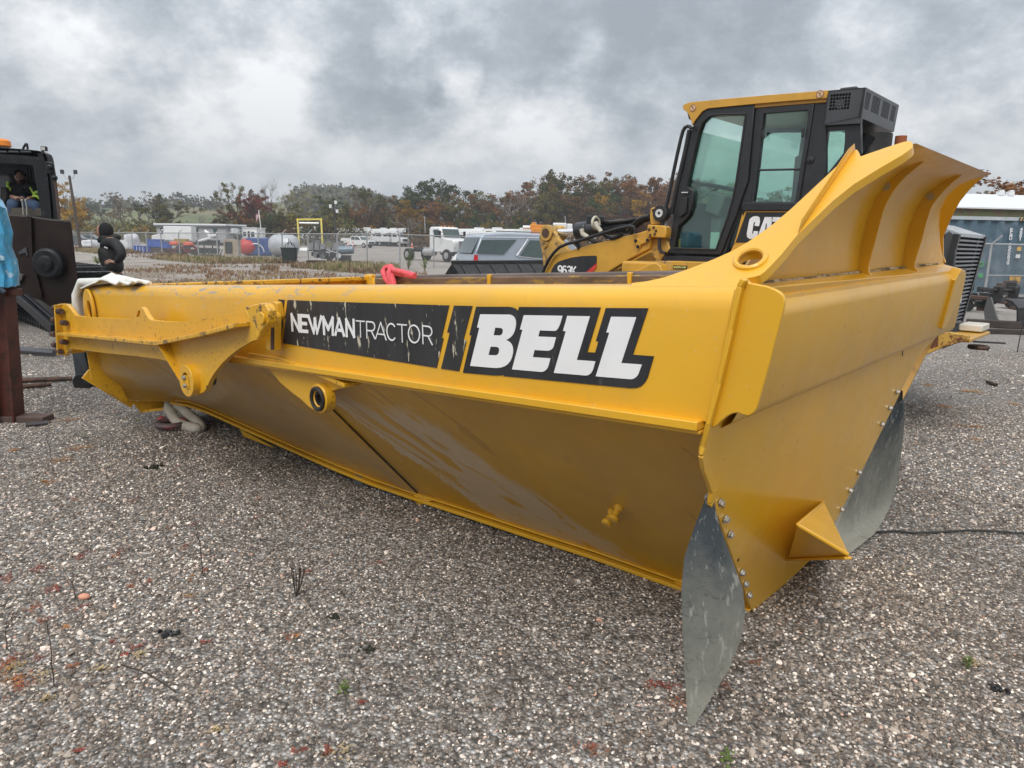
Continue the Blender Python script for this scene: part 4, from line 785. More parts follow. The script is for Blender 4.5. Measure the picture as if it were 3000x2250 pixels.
# ------------------------------------------------------------ track loader behind the bin
UH = Vector((_u.x, _u.y, 0)).normalized(); WH = Vector((_w.x, _w.y, 0)).normalized(); WH = (WH - UH * WH.dot(UH)).normalized()
LO = Vector((BO.x, BO.y, 0)) + UH * 2.1 + WH * 5.05; LM = frame(LO, -UH, WH, Vector((0, 0, 1))); LMI = LM.inverted()
def Ls(x, y, w): return LMI @ pl(x, y, Vector((BO.x, BO.y, 0)) + WH * w, WH)
def Lu(x, y, u): return LMI @ pl(x, y, Vector((BO.x, BO.y, 0)) + UH * u, UH)
def LV(u, w, z): return Vector((2.1 - u, w - 5.05, z))
WPX = mat('chalky_white_paint', (.62, .58, .50), .6)
CY = mat('machine_yellow', (.56, .30, .035), .42, 0, .10, 5, col2=(.30, .20, .09), mscale=7, mthr=.66, msoft=.12, coat=.2)
CYD = mat('dusty_machine_yellow', (.50, .30, .07), .6, 0, .18, 6, col2=(.16, .10, .06), mscale=10, mthr=.58, msoft=.1)
BLK = mat('cab_black_paint', (.014, .015, .018), .38, 0, .3, 8, coat=.2, col2=(.05, .052, .055), mscale=50, mthr=.70, msoft=.02); BLKM = mat('matte_black', (.018, .018, .018), .6, 0, .3, 8, col2=(.05, .045, .04), mscale=7, mthr=.6)
BLKS = mat('black_bucket_steel', (.012, .012, .013), .42, .1, .3, 6, col2=(.06, .05, .045), mscale=14, mthr=.62); CHR = mat('chrome_rod', (.75, .75, .76), .12, 1.0, .05)
HOSE = mat('hydraulic_hose', (.012, .012, .012), .45); GRY = mat('mid_grey_plastic', (.16, .165, .17), .55); CGL = glass('cab_glass', (.79, .92, .87), .16)
DGREY = mat('dark_grey_panel', (.045, .048, .053), .42, 0, .15, coat=.2)
ld = thing('track_loader', 'yellow track loader with black cab standing behind the dump bin', 'track loader', M=LM)
q4 = crop(3.456, 1500, 380); q6 = crop(4.148, 2000, 250); q8 = crop(4.022, 1550, 600); K6 = crop(2.2125, 2600, 400)
WC, WF = 4.30, 5.80
def ls(K, pts, w): return [Ls(*K(*p), w) for p in pts]
def mirror_w(pts, w): return [Vector((p.x, w - 5.05, p.z)) for p in pts]
ext = [(545, 246), (902, 210), (1330, 180), (1400, 172), (1400, 700), (1290, 930), (1180, 1010), (800, 1010), (790, 940), (655, 1345), (235, 1345), (235, 1298), (262, 1290), (300, 1050), (440, 400), (470, 320), (500, 275)]
door_o = [(545, 246), (895, 212), (868, 520), (848, 760), (796, 905), (770, 990), (648, 1296), (272, 1286), (305, 1050), (370, 740), (440, 400), (470, 320), (500, 275)]
door_h = [(560, 305), (600, 290), (700, 284), (832, 283), (826, 330), (800, 520), (765, 760), (742, 880), (700, 1030), (660, 1140), (618, 1256), (318, 1246), (325, 1180), (345, 1085), (385, 1050), (420, 1010), (440, 950), (455, 860), (450, 835), (408, 805), (440, 650), (490, 430), (520, 345)]
win2 = [(960, 280), (1270, 255), (1276, 300), (1225, 640), (1180, 912), (882, 912), (900, 800), (935, 500)]
win3 = [(1412, 398), (1532, 392), (1530, 470), (1520, 560), (1400, 712), (1384, 720), (1382, 640), (1395, 520)]
E0 = ls(K5, ext, WC); H1 = ls(K5, door_h, WC); H2 = ls(K5, win2, WC); DO = ls(K5, door_o, WC)
for nm, w, par in (('cab_side', WC, ld), ('cab_side', WF, ld)):
    mb = MB(); mb.prism([mirror_w(E0, w), mirror_w(H1, w), mirror_w(H2, w)], (0, 0, 0), (0, .05 if w == WC else -.05, 0)); mb.build(nm, BLK, par, bevel=.008)
mb = MB(); mb.prism([[p + Vector((0, -.028, 0)) for p in DO], [p + Vector((0, -.028, 0)) for p in H1]], (0, 0, 0), (0, .026, 0)); door = mb.build('cab_door', BLK, ld, bevel=.008)
mb = MB(); mb.prism([p + Vector((0, .012, 0)) for p in H1], (0, 0, 0), (0, .006, 0)); mb.build('door_pane', CGL, door)
mb = MB(); mb.tube([p + Vector((0, -.032, 0)) for p in H1 + [H1[0]]], .010, 6, caps=False); mb.build('door_seal', RUBD, door)
mb = MB(); c = ls(K5, [(365, 885), (408, 880), (402, 990), (360, 1025), (345, 1000)], WC - .03); mb.prism(c, (0, 0, 0), (0, -.03, 0)); mb.build('door_handle', RUBD, door, bevel=.008)
mb = MB(); c = ls(K5, [(362, 848), (410, 848)], WC - .05); mb.tube(c, .012, 8); mb.build('door_lock', mat('satin_steel', (.5, .5, .5), .3, 1), door)
mb = MB(); mb.prism([p + Vector((0, .01, 0)) for p in H2], (0, 0, 0), (0, .006, 0)); sw = mb.build('side_window', CGL, ld)
mb = MB(); w2o = ls(K5, [(930, 235), (1315, 205), (1205, 935), (858, 930)], WC - .02); mb.prism([w2o, [p + Vector((0, -.02, 0)) for p in H2]], (0, 0, 0), (0, .018, 0)); mb.build('window_frame', BLK, sw, bevel=.006)
for c in (((940, 405), (962, 400), (960, 455), (945, 460)), ((1228, 385), (1252, 380), (1246, 445), (1225, 448))):
    mb = MB(); mb.prism(ls(K5, c, WC - .04), (0, 0, 0), (0, -.02, 0)); mb.build('window_latch', RUBD, sw, bevel=.006)
mb = MB(); mb.tube(ls(K5, [(912, 684), (1205, 678)], WC + .0), .011, 6); mb.build('window_bar', BLK, sw)
mb = MB(); mb.prism([mirror_w(H1, WF - .02)], (0, 0, 0), (0, .006, 0)); mb.prism([mirror_w(H2, WF - .02)], (0, 0, 0), (0, .006, 0)); mb.build('far_windows', CGL, ld)
p3 = ls(K5, win3, WC)
mb = MB(); mb.prism([p + Vector((0, .03, 0)) for p in p3], (0, 0, 0), (0, .006, 0)); mb.build('quarter_window', CGL, ld)
mb = MB(); fr = ls(K5, [(1380, 365), (1650, 310), (1655, 560), (1380, 900), (1200, 1040), (1290, 800), (1370, 560)], WC + .02); mb.prism([fr, [p + Vector((0, .02, 0)) for p in p3]], (0, 0, 0), (0, .05, 0)); mb.build('rear_pillar', BLK, ld, bevel=.006)
# windscreen, rear wall, floor, roof
fl_, fu_ = Ls(*K5(272, 1286), WC), Ls(*K5(445, 395), WC); ft_ = Ls(*K5(545, 246), WC); rb_ = Ls(*K5(1400, 172), WC)
mb = MB(); mb.prism([fl_ + Vector((0, .08, 0)), fu_ + Vector((0, .08, 0)), fu_ + Vector((0, 1.42, 0)), fl_ + Vector((0, 1.42, 0))], (0, 0, 0), (.006, 0, 0)); mb.build('windscreen', CGL, ld)
mb = MB(); mb.beam(fl_ + Vector((.03, .75, .45)), fl_ + Vector((.03, .75, .45)) + Vector((0, .01, 0)), .01, .01); mb.box((fl_.x + .04, 0, fl_.z - .02), (.1, 1.5, .10)); mb.build('screen_sill', BLK, ld)
ac_b = Ls(*K5(1395, 172), WC)
mb = MB(); mb.box((ac_b.x - .35, 0, fl_.z - .03), (2.0, 1.5, .08)); mb.build('cab_floor', BLKM, ld)
mb = MB(); mb.prism([Vector((rb_.x - .02, -.75, 1.5)), Vector((rb_.x - .02, .75, 1.5)), Vector((rb_.x - .02, .75, 2.2)), Vector((rb_.x - .02, -.75, 2.2))], (0, 0, 0), (.05, 0, 0)); mb.build('rear_bulkhead', BLK, ld)
roof = [(370, 218), (395, 203), (430, 194), (700, 168), (1000, 142), (1417, 108), (1404, 166), (1150, 185), (905, 206), (548, 240), (508, 262), (478, 300), (455, 330), (438, 360), (430, 330), (415, 290), (395, 262), (372, 248)]
rf = ls(K5, roof, WC - .05)
mb = MB(); mb.prism(rf, (0, 0, 0), (0, .07, 0)); mb.prism([Vector((p.x, p.y + 1.53, p.z)) for p in rf], (0, 0, 0), (0, .07, 0)); a = rf[1]; b = rf[5]; mb.prism([a + Vector((0, .03, 0)), b + Vector((0, .03, 0)), b + Vector((0, .03, -.10)), a + Vector((.1, .03, -.10))], (0, 0, 0), (0, 1.5, 0)); mb.build('cab_roof', CY, ld, bevel=.012)
for x, y in ((443, 236), (1358, 137)):
    c = Ls(*K5(x, y), WC - .052); mb = MB(); mb.cyl(c, c + Vector((0, -.002, 0)), .036, n=18); st_ = mb.build('round_sticker', mat('sticker_cream', (.62, .48, .30), .5), ld)
    mb = MB(); mb.torus(c + Vector((0, -.003, 0)), (0, 1, 0), .033, .003, 18, 4); mb.beam(c + Vector((-.022, -.004, .022)), c + Vector((.022, -.004, -.022)), .004, .003); mb.ball(c + Vector((0, -.003, .010)), .006, 8, 5); mb.beam(c + Vector((0, -.003, .006)), c + Vector((0, -.003, -.02)), .012, .002); mb.build('sticker_print', mat('sticker_red', (.35, .10, .06), .5), st_)
# lamp under the roof nose, grab rail
mb = MB(); c = ls(K5, [(400, 268), (430, 290), (436, 325), (412, 318)], WC + .02); mb.prism(c, (0, 0, 0), (0, .12, 0)); mb.build('front_lamp', RUBD, ld, bevel=.006)
mb = MB(); gr = [(432, 385), (420, 372), (405, 368), (385, 378), (370, 405), (355, 460), (330, 570), (290, 760), (250, 950), (215, 1110), (202, 1180), (200, 1240), (212, 1272), (245, 1285)]; mb.tube(ls(K5, gr, WC - .10), .020, 10); mb.build('grab_rail', BLK, ld)
mb = MB(); mb.tube(ls(K5, [(420, 395), (390, 545), (330, 800), (290, 1000)], WC - .02), .028, 8); mb.build('door_hinge_post', BLK, ld)
# air conditioner box with real grille openings
A0, A1, A2, A3 = [Ls(*K5(*p), WC - .03) for p in ((1412, 112), (1688, 88), (1648, 306), (1384, 362))]
acw = 1.05; k = Vector((0, acw, 0))
def grid_plate(o, ex, ey, nrm, cells_list, m, par, name, th=.02):
    """plate spanned by ex, ey (vectors) with rectangular openings; cells_list = (u0, v0, u1, v1)"""
    P = lambda a, b: o + ex * a + ey * b
    mb = MB(); mb.prism([[P(0, 0), P(1, 0), P(1, 1), P(0, 1)]] + [[P(a, b), P(c, b), P(c, d), P(a, d)] for a, b, c, d in cells_list], (0, 0, 0), nrm * -th); return mb.build(name, m, par)
side_cells = [(.10 + i * .078, .12 + j * .095, .10 + i * .078 + .062, .12 + j * .095 + .072) for i in range(7) for j in range(5)]
acs = grid_plate(A0, A1 - A0, A3 - A0, Vector((0, -1, 0)), side_cells, DGREY, ld, 'air_conditioner')
rear_cells = []
for gx, gw in ((.04, .13), (.23, .22), (.52, .22), (.80, .13)):
    nx = 4 if gw < .2 else 6
    for i in range(nx):
        for j in range(9): rear_cells.append((gx + gw * i / nx, .12 + j * .062, gx + gw * (i + .78) / nx, .12 + j * .062 + .044))
grid_plate(A1, k, A2 - A1, Vector((1, 0, 0)), rear_cells, DGREY, acs, 'vent_face')
mb = MB(); mb.prism([A0, A1, A1 + k, A0 + k], (0, 0, 0), (0, 0, -.012)); mb.prism([A3, A2, A2 + k, A3 + k], (0, 0, 0), (0, 0, .012)); mb.prism([A0 + k, A1 + k, A2 + k, A3 + k], (0, 0, 0), (0, -.012, 0)); mb.prism([A0, A3, A3 + k, A0 + k], (0, 0, 0), (.012, 0, 0)); mb.build('housing', DGREY, acs, bevel=.006)
mb = MB(); c0 = (A0 + A1 + A2 + A3) / 4 + k * .5; mb.box(c0, (abs(A1.x - A0.x) * .8, acw * .85, .22)); mb.build('radiator_core', RUBD, acs)
c0 = Ls(*K5(1503, 205), WC + .04); mb = MB(); mb.lathe([(0, .045), (.02, .05), (.08, .02)], c0, (0, 1, 0), 16); mb.build('lamp', mat('lamp_reflector', (.65, .65, .62), .15, .9, .2, 40), acs)
mb = MB(); c0 = Ls(*K5(1555, 86), WC + .1); mb.box(c0 + Vector((0, .1, -.01)), (.15, .16, .03)); mb.build('top_cap', DGREY, acs, bevel=.01)
mb = MB(); a = Ls(*K5(1790, 440), WC + .5); mb.cyl(Vector((a.x - .05, a.y, a.z - .9)), Vector((a.x - .05, a.y, a.z + .02)), .16, n=18); mb.build('air_cleaner', BLKM, ld)
mb = MB(); mb.cyl(Vector((a.x + .12, a.y + .25, a.z - .9)), Vector((a.x + .12, a.y + .25, a.z + .02)), .055, n=12); mb.build('exhaust_pipe', mat('orange_rust', (.30, .09, .03), .8), ld)
mb = MB(); b1 = Ls(*K5(1560, 700), WC + .35); b2 = Ls(*K5(1740, 440), WC + .35); mb.beam(b1, b2, .05, .05); mb.build('rear_stay', BLK, ld)
# interior
mb = MB(); s0 = Vector((rb_.x - .62, 0, 0)); mb.box(s0 + Vector((0, 0, 1.95)), (.5, .5, .12)); mb.box(s0 + Vector((.22, 0, 2.25)), (.12, .48, .62)); mb.build('operator_seat', mat('seat_cloth', (.05, .05, .055), .9), ld, bevel=.03)
mb = MB(); c = Ls(*K5(630, 930), WC + .55); mb.box(c + Vector((0, 0, 0)), (.20, .22, .24), M=Matrix.Rotation(.3, 4, 'Y')); mb.box(c + Vector((0, 0, -.3)), (.12, .12, .5)); mb.build('armrest_console', mat('console_grey', (.30, .31, .30), .5), ld, bevel=.02)
mb = MB(); mb.box((fl_.x + .12, 0, fl_.z + .32), (.10, 1.3, .5)); mb.build('dash_panel', GRY, ld, bevel=.02)
mb = MB(); mb.tube([Ls(*K5(420, 765), WC + .7), Ls(*K5(560, 790), WC + .7), Ls(*K5(755, 830), WC + .7)], .024, 8); mb.tube([Ls(*K5(620, 815), WC + .7), Ls(*K5(450, 915), WC + .7)], .018, 8); mb.build('far_grab_bar', BLK, ld)
mb = MB(); a, b = Ls(*K5(572, 1131), WC + .02), Ls(*K5(625, 1255), WC + .02); mb.span((a.x, a.y, a.z), (b.x, b.y + .002, b.z)); mb.build('paper_tag', mat('pale_paper', (.62, .82, .78), .6), door)
# lower skirt with lettering
pan = [(830, 985), (1180, 988), (1200, 1000), (1060, 1205), (750, 1205)]
mb = MB(); sk = [(812, 940), (1300, 945), (1300, 1300), (700, 1300), (745, 1205)]; mb.prism(ls(K5, sk, WC - .0), (0, 0, 0), (0, .04, 0)); skirt = mb.build('cab_skirt', CY, ld)
mb = MB(); mb.prism(ls(K5, pan, WC - .005), (0, 0, 0), (0, .004, 0)); lp_ = mb.build('black_panel', BLK, skirt)
mb = MB(); c = ls(K5, [(820, 975), (828, 983), (748, 1208), (740, 1208)], WC - .01); mb.prism(c, (0, 0, 0), (0, .006, 0)); c = ls(K5, [(820, 978), (1180, 980), (1180, 988), (826, 988)], WC - .01); mb.prism(c, (0, 0, 0), (0, .006, 0)); mb.build('yellow_border', CY, skirt)
WHD = mat('white_print', (.72, .73, .76), .5)
for poly, holes in (([(925, 1055), (922, 1025), (905, 1015), (875, 1018), (852, 1035), (845, 1060), (830, 1140), (832, 1165), (850, 1180), (885, 1178), (905, 1160), (912, 1125), (880, 1122), (876, 1142), (868, 1140), (880, 1060), (890, 1058), (886, 1085), (918, 1088)], []),
                    ([(960, 1022), (1010, 1022), (1005, 1172), (965, 1172), (968, 1148), (950, 1146), (940, 1172), (905, 1172)], [[(968, 1068), (960, 1120), (972, 1120), (975, 1068)]]),
                    ([(1018, 1022), (1110, 1024), (1102, 1058), (1078, 1058), (1055, 1172), (1018, 1170), (1040, 1056), (1012, 1056)], [])):
    mb = MB(); mb.prism([ls(K5, l, WC - .009) for l in [poly, *holes]], (0, 0, 0), (0, .003, 0)); mb.build('letter', WHD, lp_, smooth=0)
mb = MB(); mb.prism(ls(K5, [(228, 1300), (655, 1312), (640, 1348), (222, 1338)], WC - .06), (0, 0, 0), (0, .06, 0)); mb.build('cab_sill', BLK, ld, bevel=.006)
mb = MB(); mb.prism(ls(K5, [(800, 918), (1300, 915), (1300, 975), (795, 978)], WC - .03), (0, 0, 0), (0, .03, 0)); mb.build('belt_moulding', BLK, ld, bevel=.01)
c0 = Ls(*K5(1288, 612), WC); mb = MB(); mb.lathe([(0, .035), (.015, .035), (.02, .015), (.03, .015)], c0, (0, -1, 0), 16); mb.build('pivot_cap', RUBD, ld)
# body below the cab
bz = Ls(*K5(300, 1345), WC).z
mb = MB(); mb.span((LV(3.5, 0, 0).x, -1.05, .75), (LV(.7, 0, 0).x, 1.05, bz)); mb.build('main_frame', CY, ld, bevel=.03)
mb = MB(); mb.prism(ls(K5, [(200, 1338), (290, 1338), (290, 1440), (170, 1440)], WC - .32), (0, 0, 0), (0, .3, 0)); mb.build('step_box', CYD, ld, bevel=.01)
mb = MB(); c = ls(K5, [(302, 1370), (402, 1372), (400, 1397), (300, 1396)], WC - .335); mb.prism(ls(K5, [(290, 1340), (620, 1350), (640, 1440), (290, 1440)], WC - .33), (0, 0, 0), (0, .3, 0)); mb.build('side_cover', CY, ld, bevel=.008)
mb = MB(); mb.prism(c, (0, 0, 0), (0, -.004, 0)); wl = mb.build('warning_label', BLKM, ld); c2 = [p + Vector((0, -.006, 0)) for p in c]
for i, ch in enumerate('WARNING'):
    f = lambda x, y, z, i=i: (c2[3].lerp(c2[2], .05 + .9 * (i + .1 + .75 * x) / 7)).lerp(c2[0].lerp(c2[1], .05 + .9 * (i + .1 + .75 * x) / 7), .25 + .5 * y) + Vector((0, -z, 0))
    mb = MB(); glyph(mb, ch, f, (.14, .12), .001); mb.build('letter', mat('label_yellow', (.66, .62, .18), .5), wl, smooth=0)
# fender, tracks
for y0 in (-.98, .98):
    mb = MB(); pts = []; uc = 3.2; R_ = .40
    path = []
    for i in range(9): a = math.pi / 2 + math.pi * i / 8; path.append((LV(uc + 1.35, 0, 0).x + math.cos(a) * R_, .5 + math.sin(a) * R_))
    for i in range(9): a = -math.pi / 2 + math.pi * i / 8; path.append((LV(uc - 1.35, 0, 0).x + math.cos(a) * R_, .5 + math.sin(a) * R_))
    outer = [Vector((x, 0, z)) for x, z in path]; c_ = Vector((LV(uc, 0, 0).x, 0, .5)); inner = [Vector((c_.x + (p.x - c_.x) * .96, 0, .5 + (p.z - .5) * .82)) for p in outer]
    mb.prism([[p + Vector((0, y0 - .25, 0)) for p in outer], [p + Vector((0, y0 - .25, 0)) for p in inner]], (0, 0, 0), (0, .5, 0)); mb.build('crawler_track', BLKM, ld)
    mb = MB(); mb.box((c_.x, y0, .5), (2.7, .2, .35)); mb.build('track_frame', CYD, ld)
    for xx in (1.35, -1.35):
        mb = MB(); mb.cyl((c_.x + xx, y0 - .08, .5), (c_.x + xx, y0 + .08, .5), .33, n=20); mb.build('track_wheel', CYD, ld)
# rear radiator guard
rc = Ls(*K6(452, 632), WC - .15); rl = Ls(*K6(400, 1262), WC - .15); RX = rc.x; zt, zb = rc.z, rl.z
bx = lambda z: RX + (rl.x - rc.x) * 0 
y0, y1 = rc.y, rc.y + 1.12
mb = MB(); sp = [(365, 655), (392, 610), (452, 632), (436, 820), (432, 1000), (400, 1262), (300, 1290), (340, 1000)]; mb.prism(ls(K6, sp, WC - .15), (0, 0, 0), (0, .04, 0)); rg = mb.build('rear_guard', DGREY, ld, bevel=.01)
hp = [Ls(*K6(405, 558), WC + .1), Ls(*K6(452, 630), WC - .15)]
mb = MB(); mb.sheet([[Vector((RX - 1.2, y0 + .05, zt + .18)), Vector((RX - 1.2, y1 - .05, zt + .18))], [Vector((RX - .25, y0 + .05, zt + .10)), Vector((RX - .25, y1 - .05, zt + .10))], [Vector((RX + .01, y0 - .01, zt + .01)), Vector((RX + .01, y1 + .01, zt + .01))]], th=(0, 0, -.03)); mb.build('hood', mat('wet_grey_hood', (.30, .32, .34), .25, 0, .1, coat=.6), ld)
mb = MB(); mb.prism([Vector((RX - .03, y0 + .02, zt)), Vector((RX - .13, y0 + .02, zb)), Vector((RX - .20, y0 + .02, zb)), Vector((RX - .12, y0 + .02, zt))], (0, 0, 0), (0, y1 - y0 - .04, 0)); mb.build('radiator_core', mat('dusty_radiator', (.02, .018, .016), .8, 0, .4, 3, col2=(.09, .05, .03), mscale=5, mthr=.62), ld)
for i in range(22):
    z = zt - .05 - i * (zt - zb - .06) / 21; ins = .05 * (zt - z) / (zt - zb)
    mb = MB(); mb.beam((RX - ins * 2, y0, z), (RX - ins * 2, y1, z), .016, .030, up=(1, 0, .0)); mb.build('slat', mat('slat_grey', (.22, .23, .25), .35, .3), rg)
for yy in (y0, y1):
    mb = MB(); mb.beam((RX, yy, zt), (RX - .10, yy, zb), .05, .05); mb.build('guard_post', BLK, rg)
mb = MB(); py0, py1 = y0 + .02, y0 + .45; mb.prism([Vector((RX + .02, py0, 1.46)), Vector((RX + .02, py1, 1.46)), Vector((RX + .0, py1, 1.10)), Vector((RX + .0, py0, 1.10))], (0, 0, 0), (-.02, 0, 0)); bd = mb.build('badge_plate', DGREY, rg)
for i, ch in enumerate('CAT'):
    f = lambda x, y, z, i=i: Vector((RX + .024 + z, py0 + .03 + (i + .12 + .72 * x) * .125, 1.17 + .20 * y))
    mb = MB(); glyph(mb, ch, f, (.17, .09), .002); mb.build('letter', WHD, bd, smooth=0)
mb = MB(); mb.span((RX - .5, y0 - .15, zb - .14), (RX + .05, y1 + .15, zb - .02)); mb.build('rear_sill', BLKM, ld, bevel=.02)
bp = [(230, 1300), (250, 1280), (400, 1268), (525, 1290), (526, 1320), (420, 1350), (325, 1382), (250, 1415), (190, 1432), (200, 1380)]
mb = MB(); mb.prism(ls(K6, bp, WC - .45), (0, 0, 0), (0, .06, 0)); mb.build('drawbar_bracket', mat('rust_scraped_yellow', (.50, .30, .06), .6, .1, .2, 6, col2=(.13, .045, .02), mscale=4.5, mthr=.52, msoft=.04), ld, bevel=.006)
c0 = Ls(*K6(330, 1300), WC - .45); mb = MB(); mb.span((c0.x - .3, c0.y + .05, c0.z - .03), (c0.x + .22, c0.y + .9, c0.z)); mb.build('rear_bumper', CY, ld, bevel=.008); mb = MB(); mb.span((c0.x + .02, c0.y + .62, c0.z + .01), (c0.x + .20, c0.y + .95, c0.z + .07)); mb.build('bumper_step', WPX, ld, bevel=.01)
mb = MB(); c1 = c0 + Vector((.28, .7, -.11)); mb.torus(c1 + Vector((-.1, .0, -.02)), (0, 0, 1), .07, .02, 16, 6); mb.build('tow_ring', RUSTB, ld)

# lift arm, cylinder, hoses, tilt lever
WAR = WC - .10
arm = [(322, 1470), (335, 1420), (420, 1265), (500, 1240), (570, 1225), (700, 1190), (860, 1148), (1100, 1090), (1280, 1045), (1390, 1012), (1410, 1060), (1390, 1205), (1300, 1252), (1200, 1305), (1080, 1375), (930, 1470)]
for w_ in (WAR, WAR + 1.35):
    mb = MB(); mb.prism([Vector((p.x, w_ - 5.05, p.z)) for p in ls(q4, arm, WAR)], (0, 0, 0), (0, .10, 0)); la = mb.build('lift_arm', CY, ld, bevel=.01)
    if w_ == WAR: la0 = la
dk = [(385, 1470), (400, 1420), (430, 1370), (465, 1338), (520, 1318), (600, 1295), (700, 1280), (845, 1275), (858, 1285), (855, 1355), (800, 1405), (745, 1445), (700, 1470)]
mb = MB(); mb.prism(ls(q4, dk, WAR - .006), (0, 0, 0), (0, .004, 0)); dkp = mb.build('black_decal', DECK, la0, smooth=0)
mb = MB(); mb.prism(ls(q4, [(857, 1352), (854, 1395), (815, 1442), (745, 1446)], WAR - .009), (0, 0, 0), (0, .004, 0)); mb.build('red_stripe', mat('red_print', (.55, .04, .03), .5), la0, smooth=0)
for i, ch in enumerate('963K'):
    x0 = 470 + i * 46; c4 = [Ls(*q4(*p), WAR - .009) for p in ((x0, 1378 + i * 3), (x0 + 36, 1380 + i * 3), (x0 + 34, 1462 + i * 3), (x0 - 2, 1460 + i * 3))]
    f = lambda x, y, z, c=c4: (c[3].lerp(c[2], x)).lerp(c[0].lerp(c[1], x), y) + Vector((0, -z, 0))
    mb = MB(); glyph(mb, ch, f, (.2, .09), .002); mb.build('letter', WHT, dkp, smooth=0)
lev = [(272, 1095), (300, 1040), (292, 1015), (300, 992), (325, 985), (350, 988), (385, 1000), (430, 1040), (470, 1110), (500, 1130), (575, 1228), (500, 1248), (420, 1268), (330, 1430), (318, 1400), (300, 1230)]
mb = MB(); mb.prism(ls(q4, lev, WAR + .28), (0, 0, 0), (0, .07, 0)); mb.prism(ls(q4, lev, WAR + .48), (0, 0, 0), (0, .07, 0)); tl = mb.build('tilt_lever', CYD, ld, bevel=.01)
c0 = Ls(*q4(340, 1045), WAR + .25); mb = MB(); mb.cyl(c0, c0 + Vector((0, .34, 0)), .105, n=20); mb.build('lever_boss', CYD, tl, bevel=.006); mb = MB(); mb.cyl(c0 + Vector((0, -.01, 0)), c0 + Vector((0, .02, 0)), .06, n=16); mb.build('lever_pin', RUSTB, tl)
mb = MB(); mb.tube(ls(q4, [(350, 1120), (345, 1140), (360, 1155), (355, 1170), (330, 1195), (325, 1170)], WAR + .27), .012, 6); mb.build('lever_bracket', CYD, tl)
a, b, c, d = [Ls(*q4(*p), WAR + .40) for p in ((400, 1046), (705, 1030), (730, 1020), (1340, 965))]
mb = MB(); mb.tube([a, b], .046, 16); mb.build('cylinder_rod', CHR, ld)
mb = MB(); mb.tube([c, d], .092, 20); cyl_ = mb.build('tilt_cylinder', BLK, ld); mb = MB(); mb.lathe([(0, .07), (.0, .112), (.16, .112), (.18, .09)], c - (d - c).normalized() * .10, d - c, 20); mb.build('cylinder_gland', BLK, cyl_, bevel=.006)
c0 = Ls(*q4(1330, 975), WAR + .30); mb = MB(); mb.cyl(c0, c0 + Vector((0, .25, 0)), .13, n=18); mb.build('cylinder_eye', RUSTB, cyl_, bevel=.01)
pl_ = [(1368, 965), (1378, 960), (1540, 970), (1556, 990), (1560, 1050), (1550, 1098), (1375, 1090), (1366, 1080)]
mb = MB(); mb.prism(ls(q4, pl_, WAR - .03), (0, 0, 0), (0, .12, 0)); pp_ = mb.build('pivot_plate', CY, ld, bevel=.015)
for x, y in ((1390, 1010), (1435, 990), (1458, 1022), (1445, 1056), (1400, 1068)): bolt(Ls(*q4(x, y), WAR - .032), (0, -1, 0), .011, .012, RUSTB, pp_)
ub = [(1398, 962), (1392, 880), (1400, 800), (1415, 788), (1490, 785), (1500, 800), (1500, 962)]
mb = MB(); mb.prism(ls(q4, ub, WAR + .0), (0, 0, 0), (0, .08, 0)); mb.build('upper_bracket', CY, ld, bevel=.012)
c0 = Ls(*q4(1492, 846), WAR - .04); mb = MB(); mb.cyl(c0, c0 + Vector((0, .1, 0)), .088, n=22); rl_ = mb.build('roller', RUBD, ld, bevel=.006); mb = MB(); mb.ring(c0 + Vector((0, -.012, 0)), (0, 1, 0), .018, .045, .014, 20); mb.build('roller_cap', mat('white_cap', (.6, .6, .6), .5), rl_)
c0 = Ls(*q4(1432, 816), WAR - .002); mb = MB(); mb.cyl(c0, c0 + Vector((0, -.004, 0)), .018, n=12); mb.build('bracket_hole', RUBD, ld)
twr = [(1380, 1095), (1560, 1095), (1600, 1200), (1500, 1330), (1440, 1300), (1420, 1240), (1390, 1190)]
mb = MB(); mb.prism(ls(q4, twr, WAR + .06), (0, 0, 0), (0, .12, 0)); mb.build('loader_tower', CYD, ld, bevel=.01)
mb = MB(); mb.prism(ls(q4, [(1250, 1430), (1400, 1355), (1460, 1350), (1500, 1375), (1520, 1430), (1500, 1500), (1200, 1500)], WAR - .35), (0, 0, 0), (0, .3, 0)); mb.build('track_fender', CY, ld, bevel=.01)
mb = MB(); mb.prism(ls(q4, [(1000, 1450), (1400, 1240), (1430, 1300), (1420, 1460)], WAR + .3), (0, 0, 0), (0, .06, 0)); mb.build('inner_plate', CYD, ld)
mb = MB(); mb.prism(ls(q4, [(1236, 1112), (1255, 1100), (1300, 1125), (1330, 1130), (1350, 1100), (1395, 1102), (1360, 1140), (1300, 1165), (1295, 1195), (1265, 1190)], WAR - .03), (0, 0, 0), (0, .028, 0)); kb = mb.build('kickout_bracket', CY, ld, bevel=.004)
for x, y in ((1252, 1124), (1275, 1184), (1372, 1118)): bolt(Ls(*q4(x, y), WAR - .032), (0, -1, 0), .014, .012, BLK, kb)
HS = [([(310, 1460), (330, 1400), (370, 1320), (420, 1250), (480, 1190), (560, 1155), (650, 1135), (850, 1070), (1050, 1010), (1190, 978), (1235, 985), (1248, 1010), (1245, 1050)], -.05, .020), ([(700, 1010), (720, 1060), (770, 1100), (830, 1135), (900, 1150)], .05, .022), ([(840, 940), (880, 990), (910, 1040), (960, 1085), (1020, 1100), (1080, 1080), (1120, 1055)], .0, .024),
      ([(890, 930), (1000, 940), (1150, 925), (1260, 905), (1290, 905)], .3, .020), ([(1390, 878), (1330, 890), (1270, 920), (1210, 975), (1170, 1030)], .05, .024), ([(1395, 910), (1340, 920), (1290, 955), (1240, 1000), (1200, 1060)], .1, .024)]
